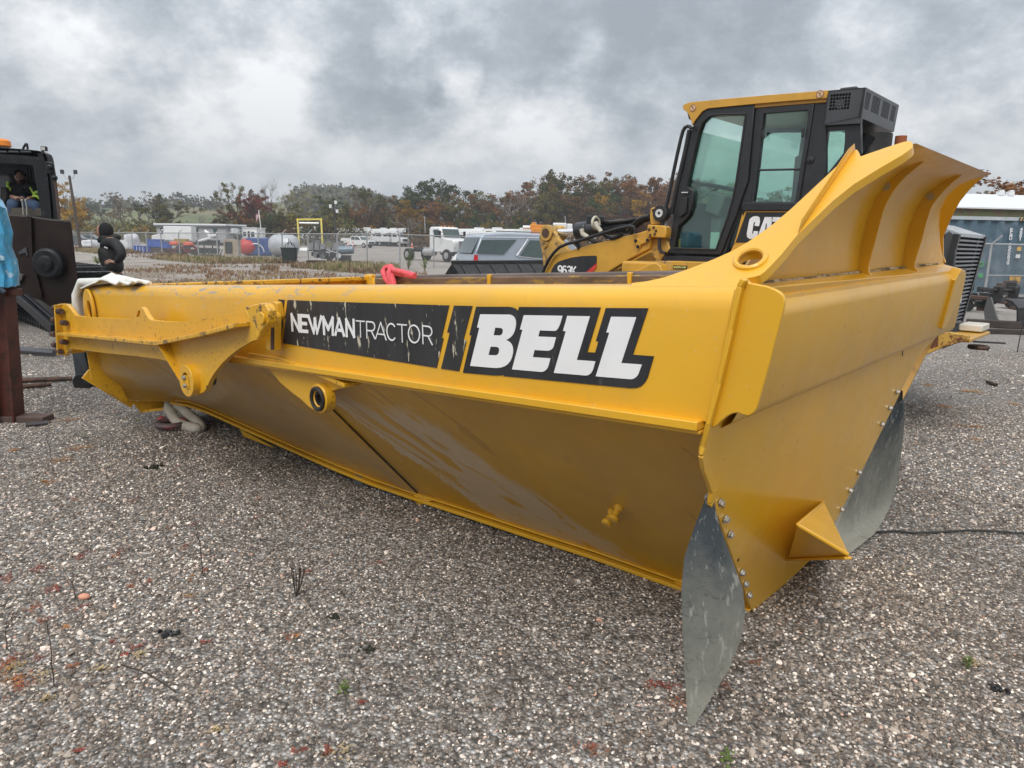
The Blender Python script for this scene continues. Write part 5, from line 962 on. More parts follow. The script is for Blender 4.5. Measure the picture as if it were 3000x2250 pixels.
for k_, (pts, dw, r) in enumerate(HS): mb = MB(); mb.tube(ls(q4, pts, WAR + dw), r, 8); mb.build('hose', HOSE, ld)
mb = MB(); mb.tube(ls(q4, [(845, 935), (860, 975), (905, 1035)], WAR - .01), .026, 8); mb.tube(ls(q4, [(705, 1005), (715, 1055), (770, 1090)], WAR + .03), .03, 8); mb.build('hose_sleeve', mat('cream_sleeve', (.50, .47, .38), .6), ld)
mb = MB(); c0 = Ls(*q4(848, 945), WAR + .1); mb.torus(c0, (d - c).normalized(), .07, .018, 16, 6); mb.build('hose_clamp', mat('cream_clamp', (.50, .47, .38), .6), ld)
mb = MB(); mb.box(Ls(*q4(845, 915), WAR + .2), (.16, .16, .10)); mb.build('valve_block', BLK, ld, bevel=.01)
mb = MB(); mb.beam(Ls(*q4(655, 1145), WAR + .0), Ls(*q4(680, 1205), WAR + .0), .05, .03); mb.build('hose_guide', BLK, ld)
# bucket in front, its back and gussets to the sky
K3 = crop(3.456, 1100, 480)
bkt_c = LMI @ dp(1329, 770, 11.6); zt = bkt_c.z
bx0 = bkt_c.x; byn, byf = bkt_c.y, bkt_c.y + 2.35
mb = MB(); prof = [(0, 0), (.05, -.06), (.35, -.40), (.40, -.75), (.25, -1.0), (-.75, -1.05), (-.78, -1.0), (.1, -.95), (.30, -.70), (.25, -.38), (-.04, -.04)]
mb.prism([Vector((bx0 + x, byn, zt + z)) for x, z in prof], (0, 0, 0), (0, byf - byn, 0)); bk = mb.build('bucket_shell', BLKS, ld, bevel=.004)
for yy in (byn - .03, byf):
    mb = MB(); mb.prism([Vector((bx0 + x, yy, zt + z)) for x, z in ((0, 0), (.35, -.40), (.40, -.75), (.25, -1.0), (-.75, -1.05), (-.55, -.6))], (0, 0, 0), (0, .03, 0)); mb.build('bucket_side', BLKS, bk)
for i in range(7):
    y_ = byn + .12 + i * .345
    mb = MB(); mb.prism([Vector((bx0 + .03, y_, zt - .02)), Vector((bx0 + .42, y_ + .02, zt - .46)), Vector((bx0 + .30, y_, zt - .42))], (0, 0, 0), (0, .05, 0)); mb.build('bucket_gusset', BLKS, bk)
mb = MB(); mb.beam((bx0, byn - .03, zt + .01), (bx0, byf + .03, zt + .01), .05, .05); mb.build('bucket_edge', mat('black_edge', (.02, .02, .02), .3), bk)
# ------------------------------------------------------------ excavator on the left
XM = frame(dp(100, 714, 12.6) * 1.0, Vector((1, 0, 0)), Vector((0, 1, 0)), Vector((0, 0, 1))); XM[2][3] = 0; XO = XM.to_translation(); XMI = XM.inverted()
def Xy(x, y, Y): return XMI @ pl(x, y, Vector((0, Y, 0)), Vector((0, 1, 0)))
EXB = mat('excavator_black', (.008, .009, .011), .4, 0, .3, 5, coat=.08, spec=.3, col2=(.045, .05, .055), mscale=16, mthr=.64); BROWN = mat('dark_brown_plate', (.014, .007, .005), .45, .0, .3, 4, col2=(.05, .045, .04), mscale=60, mthr=.70, msoft=.02, spec=.3)
XGL = glass('excavator_glass', (.72, .86, .84), .10)
ex = thing('excavator', 'black excavator with open cab front and seated operator at left edge', 'excavator', M=XM)
G = crop(6.383, 0, 400); YC = 12.3
fo = [(-900, 190), (0, 205), (400, 232), (700, 262), (800, 290), (860, 330), (890, 400), (905, 480), (950, 760), (985, 1100), (1020, 1560), (-900, 1560)]
fi = [(-820, 500), (0, 505), (440, 522), (560, 535), (610, 560), (630, 640), (650, 800), (720, 1150), (770, 1475), (-820, 1440)]
X = lambda pts, Y=YC, K=G: [Xy(*K(*p), Y) for p in pts]
mb = MB(); mb.prism([X(fo), X(fi)], (0, 0, 0), (0, .16, 0)); cab = mb.build('cab_front', EXB, ex, bevel=.03)
fo2 = X(fo); cabd = Vector((-1.22, 1.55, 0))
mb = MB(); mb.sheet([[p, p + cabd] for p in fo2[3:11]], th=(-.05, 0, -.02)); mb.build('cab_side', EXB, ex)
mb = MB(); mb.sheet([[p, p + cabd] for p in fo2[0:4]], th=(0, 0, -.10)); mb.build('cab_roof', EXB, ex)
mb = MB(); bi = [(-820, 560), (380, 590), (560, 600), (560, 1400), (-820, 1400)]
mb.prism([[p + cabd for p in fo2], [p + cabd for p in X(bi)]], (0, 0, 0), (0, .06, 0)); mb.build('cab_rear', EXB, ex)
mb = MB(); mb.prism([p + cabd for p in X(bi)], (0, 0, .0), (0, .01, 0)); mb.build('rear_window', XGL, ex)
for i in range(4):
    x0 = -300 + i * 225; mb = MB(); mb.prism(X([(x0 + 10, 262), (x0 + 180, 270), (x0 + 205, 300), (x0 - 5, 296)], YC - .02), (0, 0, 0), (0, .03, 0)); mb.build('roof_louvre', DGREY, ex, bevel=.004)
for x0 in (455, 490, 545):
    mb = MB(); a, b = X([(x0, 520), (x0 + 40, 900)], YC + 1.3); mb.beam(a, b, .035, .035); mb.build('rear_pillar', EXB, ex)
mb = MB(); mb.tube(X([(430, 230), (460, 175), (488, 132), (503, 135), (512, 180), (518, 240)], YC + .1), .018, 8); mb.build('roof_handrail', EXB, ex)
mb = MB(); a, b = X([(748, 178), (850, 268)], YC - .05); mb.span((a.x, a.y, a.z), (b.x, b.y + .07, b.z)); wlp = mb.build('work_light', RUBD, ex, bevel=.008); mb = MB(); a, b = X([(760, 190), (840, 258)], YC - .055); mb.span((a.x, a.y, a.z), (b.x, b.y + .004, b.z)); mb.build('lens', mat('lens_grey', (.42, .42, .38), .25, 0, .2, 60), wlp)
mb = MB(); mb.beam(*X([(800, 262), (800, 330)], YC), .03, .03); mb.build('light_stem', RUBD, wlp)
mb = MB(); a = Xy(*G(50, 200), YC + .4); mb.lathe([(0, .11), (.02, .13), (.10, .125), (.13, .09), (.135, .02)], a, (0, 0, 1), 20); mb.build('beacon', mat('amber_lens', (.85, .25, .02), .25, 0, .1, 50), ex)
mb = MB(); mb.prism(X([(842, 462), (930, 470), (975, 490), (992, 530), (990, 690), (960, 708), (850, 690), (835, 640)], YC - .30), (0, 0, 0), (0, .05, 0)); mir = mb.build('mirror', EXB, ex, bevel=.015)
mb = MB(); mb.tube(X([(985, 520), (1010, 640), (1025, 740), (1020, 770)], YC - .28), .018, 8); mb.tube(X([(940, 690), (1020, 760)], YC - .25), .012, 6); mb.ball(Xy(*G(1022, 772), YC - .28), .045, 10, 8); mb.build('mirror_arm', EXB, mir)
mb = MB(); mb.ball(Xy(*G(925, 570), YC - .34), .05, 10, 8, sc=(1, .5, .8)); mb.build('mirror_joint', EXB, mir)
mb = MB(); mb.tube(X([(1022, 780), (1060, 1040), (1110, 1535)], YC - .2), .021, 8); mb.build('guard_rod', mat('brown_rod', (.075, .04, .03), .6), ex)
mb = MB(); a, b = X([(186, 552), (355, 628)], YC + 1.6); mb.span((a.x, a.y, a.z), (b.x, b.y + .004, b.z)); sg = mb.build('exit_sticker', mat('green_black', (.01, .03, .02), .5), ex)
mb = MB(); mb.tube(X([(200, 575), (225, 600), (215, 615)], YC + 1.595), .006, 4); mb.tube(X([(222, 580), (250, 605)], YC + 1.595), .006, 4); mb.tube(X([(310, 612), (310, 572)], YC + 1.595), .006, 4); mb.tube(X([(292, 595), (310, 572), (328, 597)], YC + 1.595), .006, 4); mb.build('sticker_arrow', mat('pale_green', (.35, .5, .4), .5), sg)
# seat, consoles, levers, floor
mb = MB(); mb.prism(X([(-200, 720), (-150, 690), (100, 690), (200, 720), (230, 900), (200, 1150), (-200, 1150)], YC + 1.0), (0, 0, 0), (0, .14, 0)); mb.build('seat_back', GRY, ex, bevel=.04)
a = Xy(*G(400, 1230), YC + .65); mb = MB(); mb.box(a + Vector((-.05, .25, -.16)), (.62, .6, .16)); seat_o = mb.build('seat_cushion', mat('seat_dark', (.03, .03, .033), .9), ex, bevel=.04)
mb = MB(); mb.prism(X([(0, 940), (110, 950), (125, 1150), (60, 1300), (0, 1290)], YC + .45), (0, 0, 0), (0, .4, 0)); mb.prism(X([(750, 1150), (830, 1160), (880, 1330), (790, 1340)], YC + .45), (0, 0, 0), (0, .4, 0)); mb.build('arm_console', BLKM, ex, bevel=.02)
for x0 in (412, 482):
    mb = MB(); mb.tube(X([(x0, 1195), (x0 + 18, 1330), (x0 + 25, 1470)], YC + .10), .011, 8); mb.tube(X([(x0 - 14, 1205), (x0, 1182), (x0 + 16, 1190)], YC + .10), .016, 8); mb.build('travel_lever', mat('lever_grey', (.32, .31, .28), .5), ex)
mb = MB(); mb.prism(X([(120, 1330), (800, 1340), (800, 1480), (120, 1470)], YC + .2), (0, 0, 0), (-.9, 1.2, 0)); mb.build('cab_floor', mat('dusty_floor', (.075, .065, .05), .8), ex)
mb = MB(); a = Xy(*G(500, 1500), YC); mb.prism([Vector((a.x - 2.2, a.y, .95)), Vector((a.x - .08, a.y, .95)), Vector((a.x - 2.4, a.y + 3.0, .95)), Vector((a.x - 4.4, a.y + 3.0, .95))], (0, 0, 0), (0, 0, a.z - .95)); mb.build('upper_house', EXB, ex, bevel=.04)
# dark end plate of the boom in front of the cab
K8b = crop(2.242, 0, 560); YB = 9.6
blk = [(48, 152), (184, 160), (300, 178), (360, 185), (458, 190), (470, 215), (480, 300), (500, 480), (530, 690), (535, 720), (530, 780), (486, 790), (470, 765), (445, 770), (360, 810), (330, 760), (270, 720), (210, 700), (110, 685), (60, 690)]
mb = MB(); mb.prism([Xy(*K8b(*p), YB) for p in blk], (0, 0, 0), (-.36, .45, 0)); bo = mb.build('boom_plate', BROWN, ex, bevel=.02)
mb = MB(); mb.prism([Xy(*K8b(*p), YB - .01) for p in ((184, 162), (212, 166), (225, 440), (290, 700), (262, 700), (200, 440))], (0, 0, 0), (0, -.035, 0)); mb.build('boom_seam', BROWN, bo, bevel=.004)
c0 = Xy(*K8b(340, 474), YB); mb = MB(); mb.lathe([(0, .20), (-.10, .20), (-.13, .17), (-.13, .10), (-.16, .10), (-.17, .07)], c0, (0, 1, 0), 26); mb.build('boom_pin_boss', EXB, bo, bevel=.004)
mb = MB(); mb.tube([Xy(*K8b(*p), YB - .03) for p in ((140, 545), (135, 570), (110, 595), (85, 608))], .03, 6); mb.build('step_bar', mat('worn_steel_edge', (.22, .22, .23), .4, .5), bo)
mb = MB(); mb.prism([Xy(*K8b(*p), YB - .02) for p in ((120, 400), (170, 368), (182, 420), (176, 430), (165, 405), (125, 418))], (0, 0, 0), (0, .03, 0)); mb.build('lift_tab', DGREY, bo, bevel=.004)
# lower beam and linkage reaching forward under the rear of the bin
a, b = Xy(*K8b(120, 700), 9.4), Xy(*K8b(348, 905), 8.7)
for dx in (0, .10):
    mb = MB(); mb.beam(a + Vector((dx, 0, 0)), b + Vector((dx, 0, 0)), .05, .12); mb.build('lower_beam', EXB, ex, bevel=.01)
lk_ = [(290, 650), (330, 655), (372, 800), (385, 880), (372, 930), (345, 955), (315, 950), (300, 920), (306, 880), (320, 850)]
K8 = crop(2.676, 100, 780)
mb = MB(); mb.prism([Xy(*K8(*p), 7.55) for p in lk_], (0, 0, 0), (0, .12, 0)); lnk = mb.build('bucket_link', mat('grey_blue_steel', (.05, .06, .065), .4, .2, .2), ex, bevel=.01)
mb = MB(); mb.prism([Xy(*K8(*p), 7.7) for p in ((330, 655), (420, 650), (445, 720), (470, 830), (560, 960), (575, 992), (480, 975), (400, 955), (345, 955), (345, 900), (380, 800))], (0, 0, 0), (0, .3, 0)); mb.build('grab_body', BLKM, ex, bevel=.02)
c0 = Xy(*K8(372, 915), 7.5); mb = MB(); mb.cyl(c0, c0 + Vector((0, .2, 0)), .10, n=20); mb.build('link_pin', BLKS, lnk, bevel=.006)
# near crawler: shoes round the frame
td = Vector((-.70, .71, 0)); tp = Vector((.71, .70, 0)); tc_ = XMI @ dp(226, 714, 11.4); tc_.z = 0
path = []; LT = 3.6; RT = .50
for i in range(13): a_ = -math.pi / 2 + math.pi * i / 12; path.append((-math.cos(a_) * RT, .55 + math.sin(a_) * RT * -1))
path = [(-math.cos(t) * RT, .55 + math.sin(t) * RT) for t in [math.radians(v) for v in range(-90, 91, 20)]] + [(x * .19 + .1, 1.05) for x in range(0, 19)] + [(LT + math.cos(t) * RT, .55 + math.sin(t) * RT) for t in [math.radians(v) for v in range(90, -91, -20)]] + [(LT - x * .19, .05) for x in range(0, 19)]
shoe = None
for i in range(len(path) - 1):
    (s0, z0), (s1, z1) = path[i], path[i + 1]
    if math.hypot(s1 - s0, z1 - z0) < .04: continue
    p0 = tc_ + td * s0 + Vector((0, 0, z0)); p1 = tc_ + td * s1 + Vector((0, 0, z1)); nrm = (p1 - p0).cross(tp).normalized()
    mid = (p0 + p1) / 2
    mb = MB(); L_s = (p1 - p0).length
    mb.beam(mid - tp * .36, mid + tp * .36, L_s * .93, .03, up=nrm.cross(tp)); mb.beam(mid - tp * .36 + (p1 - p0) * .25 - nrm * -.03, mid + tp * .36 + (p1 - p0) * .25 - nrm * -.03, .02, .05, up=nrm.cross(tp)); mb.build('track_shoe', mat('polished_track', (.055, .057, .06), .32, .5, .3, 8, col2=(.20, .19, .18), mscale=20, mthr=.62), ex)
mb = MB(); q0 = tc_ + Vector((0, 0, .55)); mb.beam(q0 + td * .2, q0 + td * (LT - .1), .5, .55, up=(0, 0, 1)); mb.build('track_frame', EXB, ex)

# ------------------------------------------------------------ people
SKIN = mat('skin', (.42, .24, .17), .55, 0, .1, 20); BEARD = mat('dark_beard', (.05, .022, .015), .9, 0, .3, 60); JKT = mat('black_jacket', (.012, .012, .013), .75, 0, .35, 14, bump=.5, bscale=9); HOODM = mat('black_knit', (.010, .010, .011), .95, 0, .3, 60)
JEANS = mat('blue_jeans', (.035, .062, .115), .9, 0, .3, 12, bump=.3, bscale=14); NAVY = mat('navy_trousers', (.010, .013, .03), .85, 0, .3, 12, bump=.3, bscale=12); HIVIS = mat('hi_vis_lime', (.52, .80, .10), .6, 0, .15, 8); HIV2 = mat('reflective_tape', (.55, .60, .45), .4)
BOOT = mat('brown_boot', (.06, .035, .02), .7)
def skinned(name, m, parent, verts, edges, radii, sub=2, root=0, loc=None):
    me = bpy.data.meshes.new(name); me.from_pydata([tuple(v) for v in verts], edges, []); me.materials.append(m)
    o = bpy.data.objects.new(name, me); SC.collection.objects.link(o)
    if parent is not None: o.parent = parent
    md = o.modifiers.new('skin', 'SKIN'); md.use_smooth_shade = True; md.branch_smoothing = .4
    for i, r in enumerate(radii):
        sv = me.skin_vertices[0].data[i]; sv.radius = (r, r) if isinstance(r, (int, float)) else r; sv.use_root = (i == root)
    s_ = o.modifiers.new('sub', 'SUBSURF'); s_.levels = sub; s_.render_levels = sub
    return o
def chains(*cs):
    """every chain: list of (point, radius); a chain starting with an int branches from that vertex"""
    V_, E_, R_ = [], [], []
    for c in cs:
        prev = None
        for it in c:
            if isinstance(it, int): prev = it; continue
            p, r = it; V_.append(Vector(p)); R_.append(r); k = len(V_) - 1
            if prev is not None: E_.append((prev, k))
            prev = k
    return V_, E_, R_
def head(par, c, face, up=Vector((0, 0, 1)), s=1.0, hair=None, beard=False):
    """head with brow, nose, mouth, ears, looking along face"""
    f = face.normalized(); l = up.cross(f).normalized(); u = f.cross(l).normalized(); M = Matrix((f, l, u)).transposed()
    mb = MB(); b = len(mb.v)
    mb.ball(c, .5, 16, 12)
    for i, v in enumerate(mb.v):
        q = (v - c) * 2; x, y, z = q.x, q.y, q.z
        x2 = x * .105; y2 = y * .078; z2 = z * .125
        if z < -.2: k = 1 - (-.2 - z) * .35; y2 *= k; x2 = x2 * (1 - (-.2 - z) * .05) + (.012 if x > 0 else -.02) * (-.2 - z)
        if x > .6 and .0 < z < .3: x2 -= .008
        mb.v[i] = c + M @ (Vector((x2, y2, z2)) * s)
    P = lambda x, y, z: c + M @ (Vector((x, y, z)) * s)
    mb.tube([P(.092, 0, .03), P(.112, 0, -.005), P(.122, 0, -.028), P(.10, 0, -.035)], [.008 * s, .013 * s, .017 * s, .010 * s], 8)
    for sd in (-1, 1): mb.ball(P(-.01, sd * .078, -.005), .028 * s, 8, 6, sc=(.7, .35, 1), M=M)
    mb.tube([P(.085, -.05, .04), P(.103, -.02, .042), P(.103, .02, .042), P(.085, .05, .04)], .008 * s, 6)
    o = mb.build('head', SKIN, par, smooth=80)
    mb = MB(); [mb.ball(P(.091, sd * .031, .018), .011 * s, 8, 6) for sd in (-1, 1)]; mb.build('eyes', mat('eye_dark', (.03, .025, .02), .3), o)
    mb = MB(); mb.tube([P(.088, -.024, -.062), P(.102, 0, -.060), P(.088, .024, -.062)], .0065 * s, 6); mb.build('mouth', mat('lips', (.30, .10, .08), .5), o)
    if beard:
        mb = MB(); rows = []
        for i in range(6):
            t = i / 5; z = -.02 - .105 * t
            rows.append([P((.098 - .02 * t) * math.cos(a) * (1.0 if t < .8 else .8), (.080 - .025 * t) * math.sin(a), z + (.03 * abs(math.sin(a)) ** 3) * (1 - t)) for a in [math.radians(v) for v in range(-105, 106, 15)]])
        mb.sheet(rows, th=M @ Vector((.012, 0, -.008))); bd_ = mb.build('beard', BEARD, o, smooth=70)
    return o, P
def hand(V_, E_, R_, wrist, d, side, curl=Vector((0, 0, -1)), s=1.0):
    """five fingers of unequal length on a palm; appended to a body's skin chains"""
    k0 = len(V_); d = d.normalized(); V_.append(wrist + d * .05 * s); R_.append((.026 * s, .016 * s)); k = len(V_) - 1; V_.append(wrist + d * .085 * s); R_.append((.030 * s, .013 * s)); E_.append((k, k + 1)); palm = k + 1
    sp = side.normalized()
    for i, (o, ln) in enumerate(((-.030, .062), (-.010, .074), (.010, .070), (.029, .054))):
        b = V_[palm] + sp * o * s; V_.append(b + d * .012 * s); R_.append(.0085 * s); E_.append((palm, len(V_) - 1))
        V_.append(b + d * (.012 + ln * .5) * s + curl * .008 * s); R_.append(.008 * s); E_.append((len(V_) - 2, len(V_) - 1)); V_.append(b + d * (.012 + ln) * s + curl * .03 * s); R_.append(.0065 * s); E_.append((len(V_) - 2, len(V_) - 1))
    V_.append(V_[k] - sp * .035 * s + d * .01 * s); R_.append(.010 * s); E_.append((k, len(V_) - 1)); V_.append(V_[-1] - sp * .015 * s + d * .035 * s); R_.append(.008 * s); E_.append((len(V_) - 2, len(V_) - 1))
    return k0
# standing man beside the crawler, side on, looking left, hand on hip
mp_ = dp(336, 714, 12.7); mp_.z = 0
man = thing('person', 'person in black hooded rain jacket and cap standing with hand on hip', 'person', loc=mp_)
def Mn(x, y, dy=0.0): p = pl(x, y, Vector((0, mp_.y + dy, 0)), Vector((0, 1, 0))); return Vector((p.x - mp_.x, dy, p.z))
Kp = crop(8.29, 270, 630); m_ = lambda x, y, dy=0.0: Mn(*Kp(x, y), dy)
hd, HP = head(man, m_(252, 405), Vector((-1, -.15, -.02)), s=1.02)
hip = m_(560, 1380); neck = m_(330, 560); chest = m_(400, 800); sh = m_(520, 640, -.17)
wr = m_(500, 1170, -.26); elb = m_(770, 960, -.30)
V_, E_, R_ = chains([(hip, .13), (chest + Vector((0, 0, -.15)), .13), (chest, .14), (m_(380, 640), .13), (neck, .06), (m_(300, 470), .06)],
                    [3, (sh + Vector((0, .03, 0)), .07), (elb, .05), (m_(560, 1140, -.27), .032)],
                    [3, (m_(470, 650, .17), .07), (m_(540, 900, .25), .05), (m_(400, 1100, .2), .035)],
                    [0, (hip + Vector((-.02, -.1, -.1)), .10), (hip + Vector((-.06, -.11, -.42)), .075), (Vector((hip.x + .0, -.11, .10)), .05), (Vector((hip.x - .12, -.12, .045)), .04)],
                    [0, (hip + Vector((-.02, .1, -.1)), .10), (hip + Vector((-.02, .11, -.42)), .075), (Vector((hip.x + .06, .11, .10)), .05), (Vector((hip.x - .06, .12, .045)), .04)])
k = hand(V_, E_, R_, wr + Vector((.03, 0, .02)), m_(345, 1165, -.28) - wr, Vector((0, -.3, -1)), Vector((0, .6, -.6)))
# join the wrist to the hand
wi = min(range(k), key=lambda i: (V_[i] - V_[k]).length); E_.append((wi, k)); skinned('body', SKIN, man, V_, E_, R_, 2)
JV, JE, JR = chains([(hip + Vector((0, 0, -.06)), .175), (m_(490, 1200), .19), (m_(440, 980), .21), (m_(400, 800), .205), (m_(380, 690), .17), (m_(345, 600), .10)],
                    [4, (sh, .105), (m_(660, 790, -.26), .10), (elb + Vector((-.02, 0, -.02)), .085), (m_(640, 1080, -.28), .07), (m_(545, 1130, -.27), .055)],
                    [4, (m_(470, 670, .17), .10), (m_(540, 900, .25), .085), (m_(400, 1100, .2), .06)])
skinned('jacket', JKT, man, JV, JE, JR, 2)
TV, TE, TR = chains([(hip + Vector((0, 0, .02)), .165), (hip + Vector((0, 0, -.12)), .15)], [1, (hip + Vector((-.03, -.1, -.22)), .11), (hip + Vector((-.06, -.11, -.48)), .09), (Vector((hip.x + .0, -.11, .12)), .08)], [1, (hip + Vector((0, .1, -.22)), .11), (hip + Vector((-.02, .11, -.48)), .09), (Vector((hip.x + .06, .11, .12)), .08)])
skinned('trousers', NAVY, man, TV, TE, TR, 2)
for dx, dy in ((-.02, -.11), (.04, .11)): mb = MB(); mb.ball((hip.x + dx - .05, dy, .06), .09, 12, 8, sc=(1.6, .6, .66)); mb.build('boot', BOOT, man)
# hood over the head, cap peak, collar
hc = m_(305, 400); mb = MB(); rows = []
for i in range(9):
    t = i / 8; a = math.radians(-62 + 30 * math.sin(t * 3.14) * 0); row = []
    for j in range(13):
        ph = math.radians(-100 + 200 * j / 12); row.append(None)
mb.ball(hc + Vector((.022, 0, .008)), .5, 18, 14)
kept = []
for i, v in enumerate(mb.v):
    q = (v - hc - Vector((.022, 0, .008))) * 2; mb.v[i] = hc + Vector((.022, 0, .008)) + Vector((q.x * .128, q.y * .108, q.z * .150))
keep = [f for f in mb.f if sum((mb.v[i] - hc).x for i in f) / 4 > -.062]
mb.f = keep; mb.m = [0] * len(keep); ho = mb.build('hood', HOODM, man, smooth=80); sd_ = ho.modifiers.new('thick', 'SOLIDIFY'); sd_.thickness = .012
mb = MB(); mb.tube([m_(250, 560), m_(330, 600), m_(470, 600)], [.10, .125, .10], 12); mb.tube([m_(190, 560), m_(230, 600)], [.065, .08], 10); mb.build('collar', JKT, man, smooth=70)
mb = MB(); mb.ball(m_(560, 540), .10, 12, 8, sc=(1.0, .9, .62)); mb.build('jacket_hood', JKT, man, smooth=80)
mb = MB(); pk = []
for i in range(5):
    t = i / 4; row = []
    for j in range(7): a = math.radians(-60 + 20 * j); row.append(hc + Vector((-.115 - (.10) * t * math.cos(a * .8), math.sin(a) * .085, .075 - .0 * t + .012 * math.cos(a) + .012 * t)))
    pk.append(row)
mb.sheet(pk, th=(0, 0, .006)); mb.build('cap_peak', mat('grey_cap', (.10, .09, .08), .8), man, smooth=70)
mb = MB(); a = m_(290, 775, -.21); b = m_(380, 805, -.215); mb.beam(a, b, .022, .004, up=(0, 1, 0)); mb.build('chest_logo', mat('white_logo', (.6, .6, .6), .6), man)
mb = MB(); mb.beam(m_(150, 1192, -.15), m_(192, 1216, -.15), .03, .02); mb.build('paper_cup', WHD, man)

# operator in the cab, hands folded
op_c = Xy(*G(365, 770), YC + .72); OP0 = XO + Vector((op_c.x, op_c.y, 0)); OPz = op_c.z
opr = thing('person', 'bearded person in black hi-vis striped jacket seated inside the excavator cab', 'person', loc=(OP0.x, OP0.y, Xy(*G(400, 1330), YC + .72).z))
ofs = XO - Vector(opr.location)
def o_(x, y, dy=0.0): return Xy(*G(x, y), YC + .72 + dy) + ofs
head(opr, o_(372, 775), Vector((.35, -1, -.18)), s=1.0, beard=True)
mb = MB(); mb.ball(o_(362, 715, .02), .5, 18, 10)
for i, v in enumerate(mb.v):
    c_ = o_(362, 715, .02); q = (v - c_) * 2; mb.v[i] = c_ + Vector((q.x * .092, q.y * .115, max(q.z, -.25) * .085))
mb.build('knit_cap', HOODM, opr, smooth=80)
pel = o_(350, 1240, .05); chs = o_(350, 1010, .05); nk = o_(365, 890, .03)
rs_, ls_ = o_(190, 930, .02), o_(620, 960, .05); re_, le_ = o_(150, 1110, -.05), o_(720, 1130, -.05); rw, lw = o_(310, 1150, -.33), o_(500, 1170, -.33); rk, lk2 = o_(240, 1250, -.45), o_(680, 1290, -.45)
V_, E_, R_ = chains([(pel, .15), (chs, .15), (nk, .065), (o_(370, 830), .06)], [1, (rs_, .06), (re_, .05), (rw, .033)], [1, (ls_, .06), (le_, .05), (lw, .033)], [0, (o_(270, 1270, -.1), .09), (rk, .07), (o_(230, 1480, -.45), .055)], [0, (o_(450, 1270, -.1), .09), (lk2, .07), (o_(720, 1500, -.42), .055)])
for w_, d_ in ((rw, Vector((1, -.2, .05))), (lw, Vector((-1, -.25, .05)))):
    k = hand(V_, E_, R_, w_ + d_.normalized() * .01, d_, Vector((0, -.6, .5)), Vector((0, .2, -1))); wi = min(range(k), key=lambda i: (V_[i] - V_[k]).length); E_.append((wi, k))
skinned('body', SKIN, opr, V_, E_, R_, 2)
JV, JE, JR = chains([(pel, .19), (o_(350, 1110, .05), .20), (chs, .20), (o_(360, 920, .04), .15)], [2, (rs_, .10), (re_, .085), (o_(200, 1140, -.18), .055)], [2, (ls_, .10), (le_ + Vector((.03, 0, 0)), .09), (o_(640, 1160, -.2), .06)])
skinned('jacket', JKT, opr, JV, JE, JR, 2)
TV, TE, TR = chains([(pel + Vector((0, 0, -.04)), .17)], [0, (o_(270, 1275, -.15), .115), (rk, .10), (o_(230, 1500, -.45), .075)], [0, (o_(470, 1275, -.15), .115), (lk2, .105), (o_(730, 1520, -.42), .08)])
skinned('jeans', JEANS, opr, TV, TE, TR, 2)
for pts, r in (([(630, 1070, -.20), (690, 1035, -.23), (760, 1040, -.18), (795, 1090, -.08)], .026), ([(625, 1110, -.22), (690, 1115, -.27), (745, 1165, -.24), (775, 1215, -.15)], .024), ([(150, 850, -.10), (145, 930, -.14), (180, 965, -.16)], .026), ([(190, 965, -.18), (160, 1040, -.16), (150, 1085, -.14)], .024), ([(560, 950, -.22), (590, 1000, -.23), (620, 1060, -.2)], .014)):
    mb = MB(); mb.tube([o_(x, y, d) for x, y, d in pts], r, 8); mb.build('hi_vis_stripe', HIVIS, opr, smooth=80)

# ------------------------------------------------------------ blue-wrapped load on a rusty stand
BLUE = mat('blue_plastic_wrap', (.05, .29, .50), .3, 0, .35, 9, col2=(.42, .58, .68), mscale=12, mthr=.60, msoft=.05, bump=.8, bscale=7, coat=.4)
RED = mat('red_oxide_steel', (.085, .022, .013), .5, .1, .25, 5, col2=(.035, .014, .01), mscale=9, mthr=.58)
Ysd = 6.1; sp_ = gp(60, 1265); S0 = Vector((sp_.x - .05, Ysd, 0))
stn = thing('steel_stand', 'rust-red steel column stand at left edge carrying a blue wrapped load', 'stand', loc=S0)
Sx = lambda x, y, Y=Ysd: pl(x, y, Vector((0, Y, 0)), Vector((0, 1, 0))) - S0
mb = MB(); a, b = Sx(8, 832), Sx(42, 1268); mb.beam(b + Vector((0, 0, -.0)), a, .135, .12, up=(0, 1, 0)); mb.build('column', RED, stn, bevel=.006)
mb = MB(); mb.beam(b + Vector((-.068, -.08, 0)), a + Vector((-.068, -.08, 0)), .012, .10, up=(0, 1, 0)); mb.beam(b + Vector((.068, -.08, 0)), a + Vector((.068, -.08, 0)), .012, .04, up=(0, 1, 0)); mb.build('column_flange', RED, stn)
mb = MB(); mb.box((-.45, .0, .025), (1.0, .16, .05)); mb.build('foot_beam', mat('rusty_foot', (.09, .055, .045), .8), stn, bevel=.006); mb = MB(); mb.box((-.75, 0, 1.12), (1.3, .14, .06)); mb.build('top_beam', RED, stn, bevel=.006)
mb = MB(); mb.tube([Sx(-60, 1000), Sx(8, 998)], .014, 8); mb.build('cross_rod', STEEL, stn)
wr_ = thing('wrapped_load', 'bulky load wrapped in crumpled blue plastic film at left edge', 'wrapped load', loc=S0 + Vector((-.62, 0, 1.16)))
mb = MB(); rows = []; r_ = random.Random(4)
tr = Sx(0, 580).z - 1.16; edge_ = [(Sx(56, 835)), (Sx(56, 800)), (Sx(46, 760)), (Sx(38, 720)), (Sx(33, 680)), (Sx(26, 640)), (Sx(20, 610)), (Sx(10, 588)), (Sx(-4, 580)), (Sx(-40, 585))]
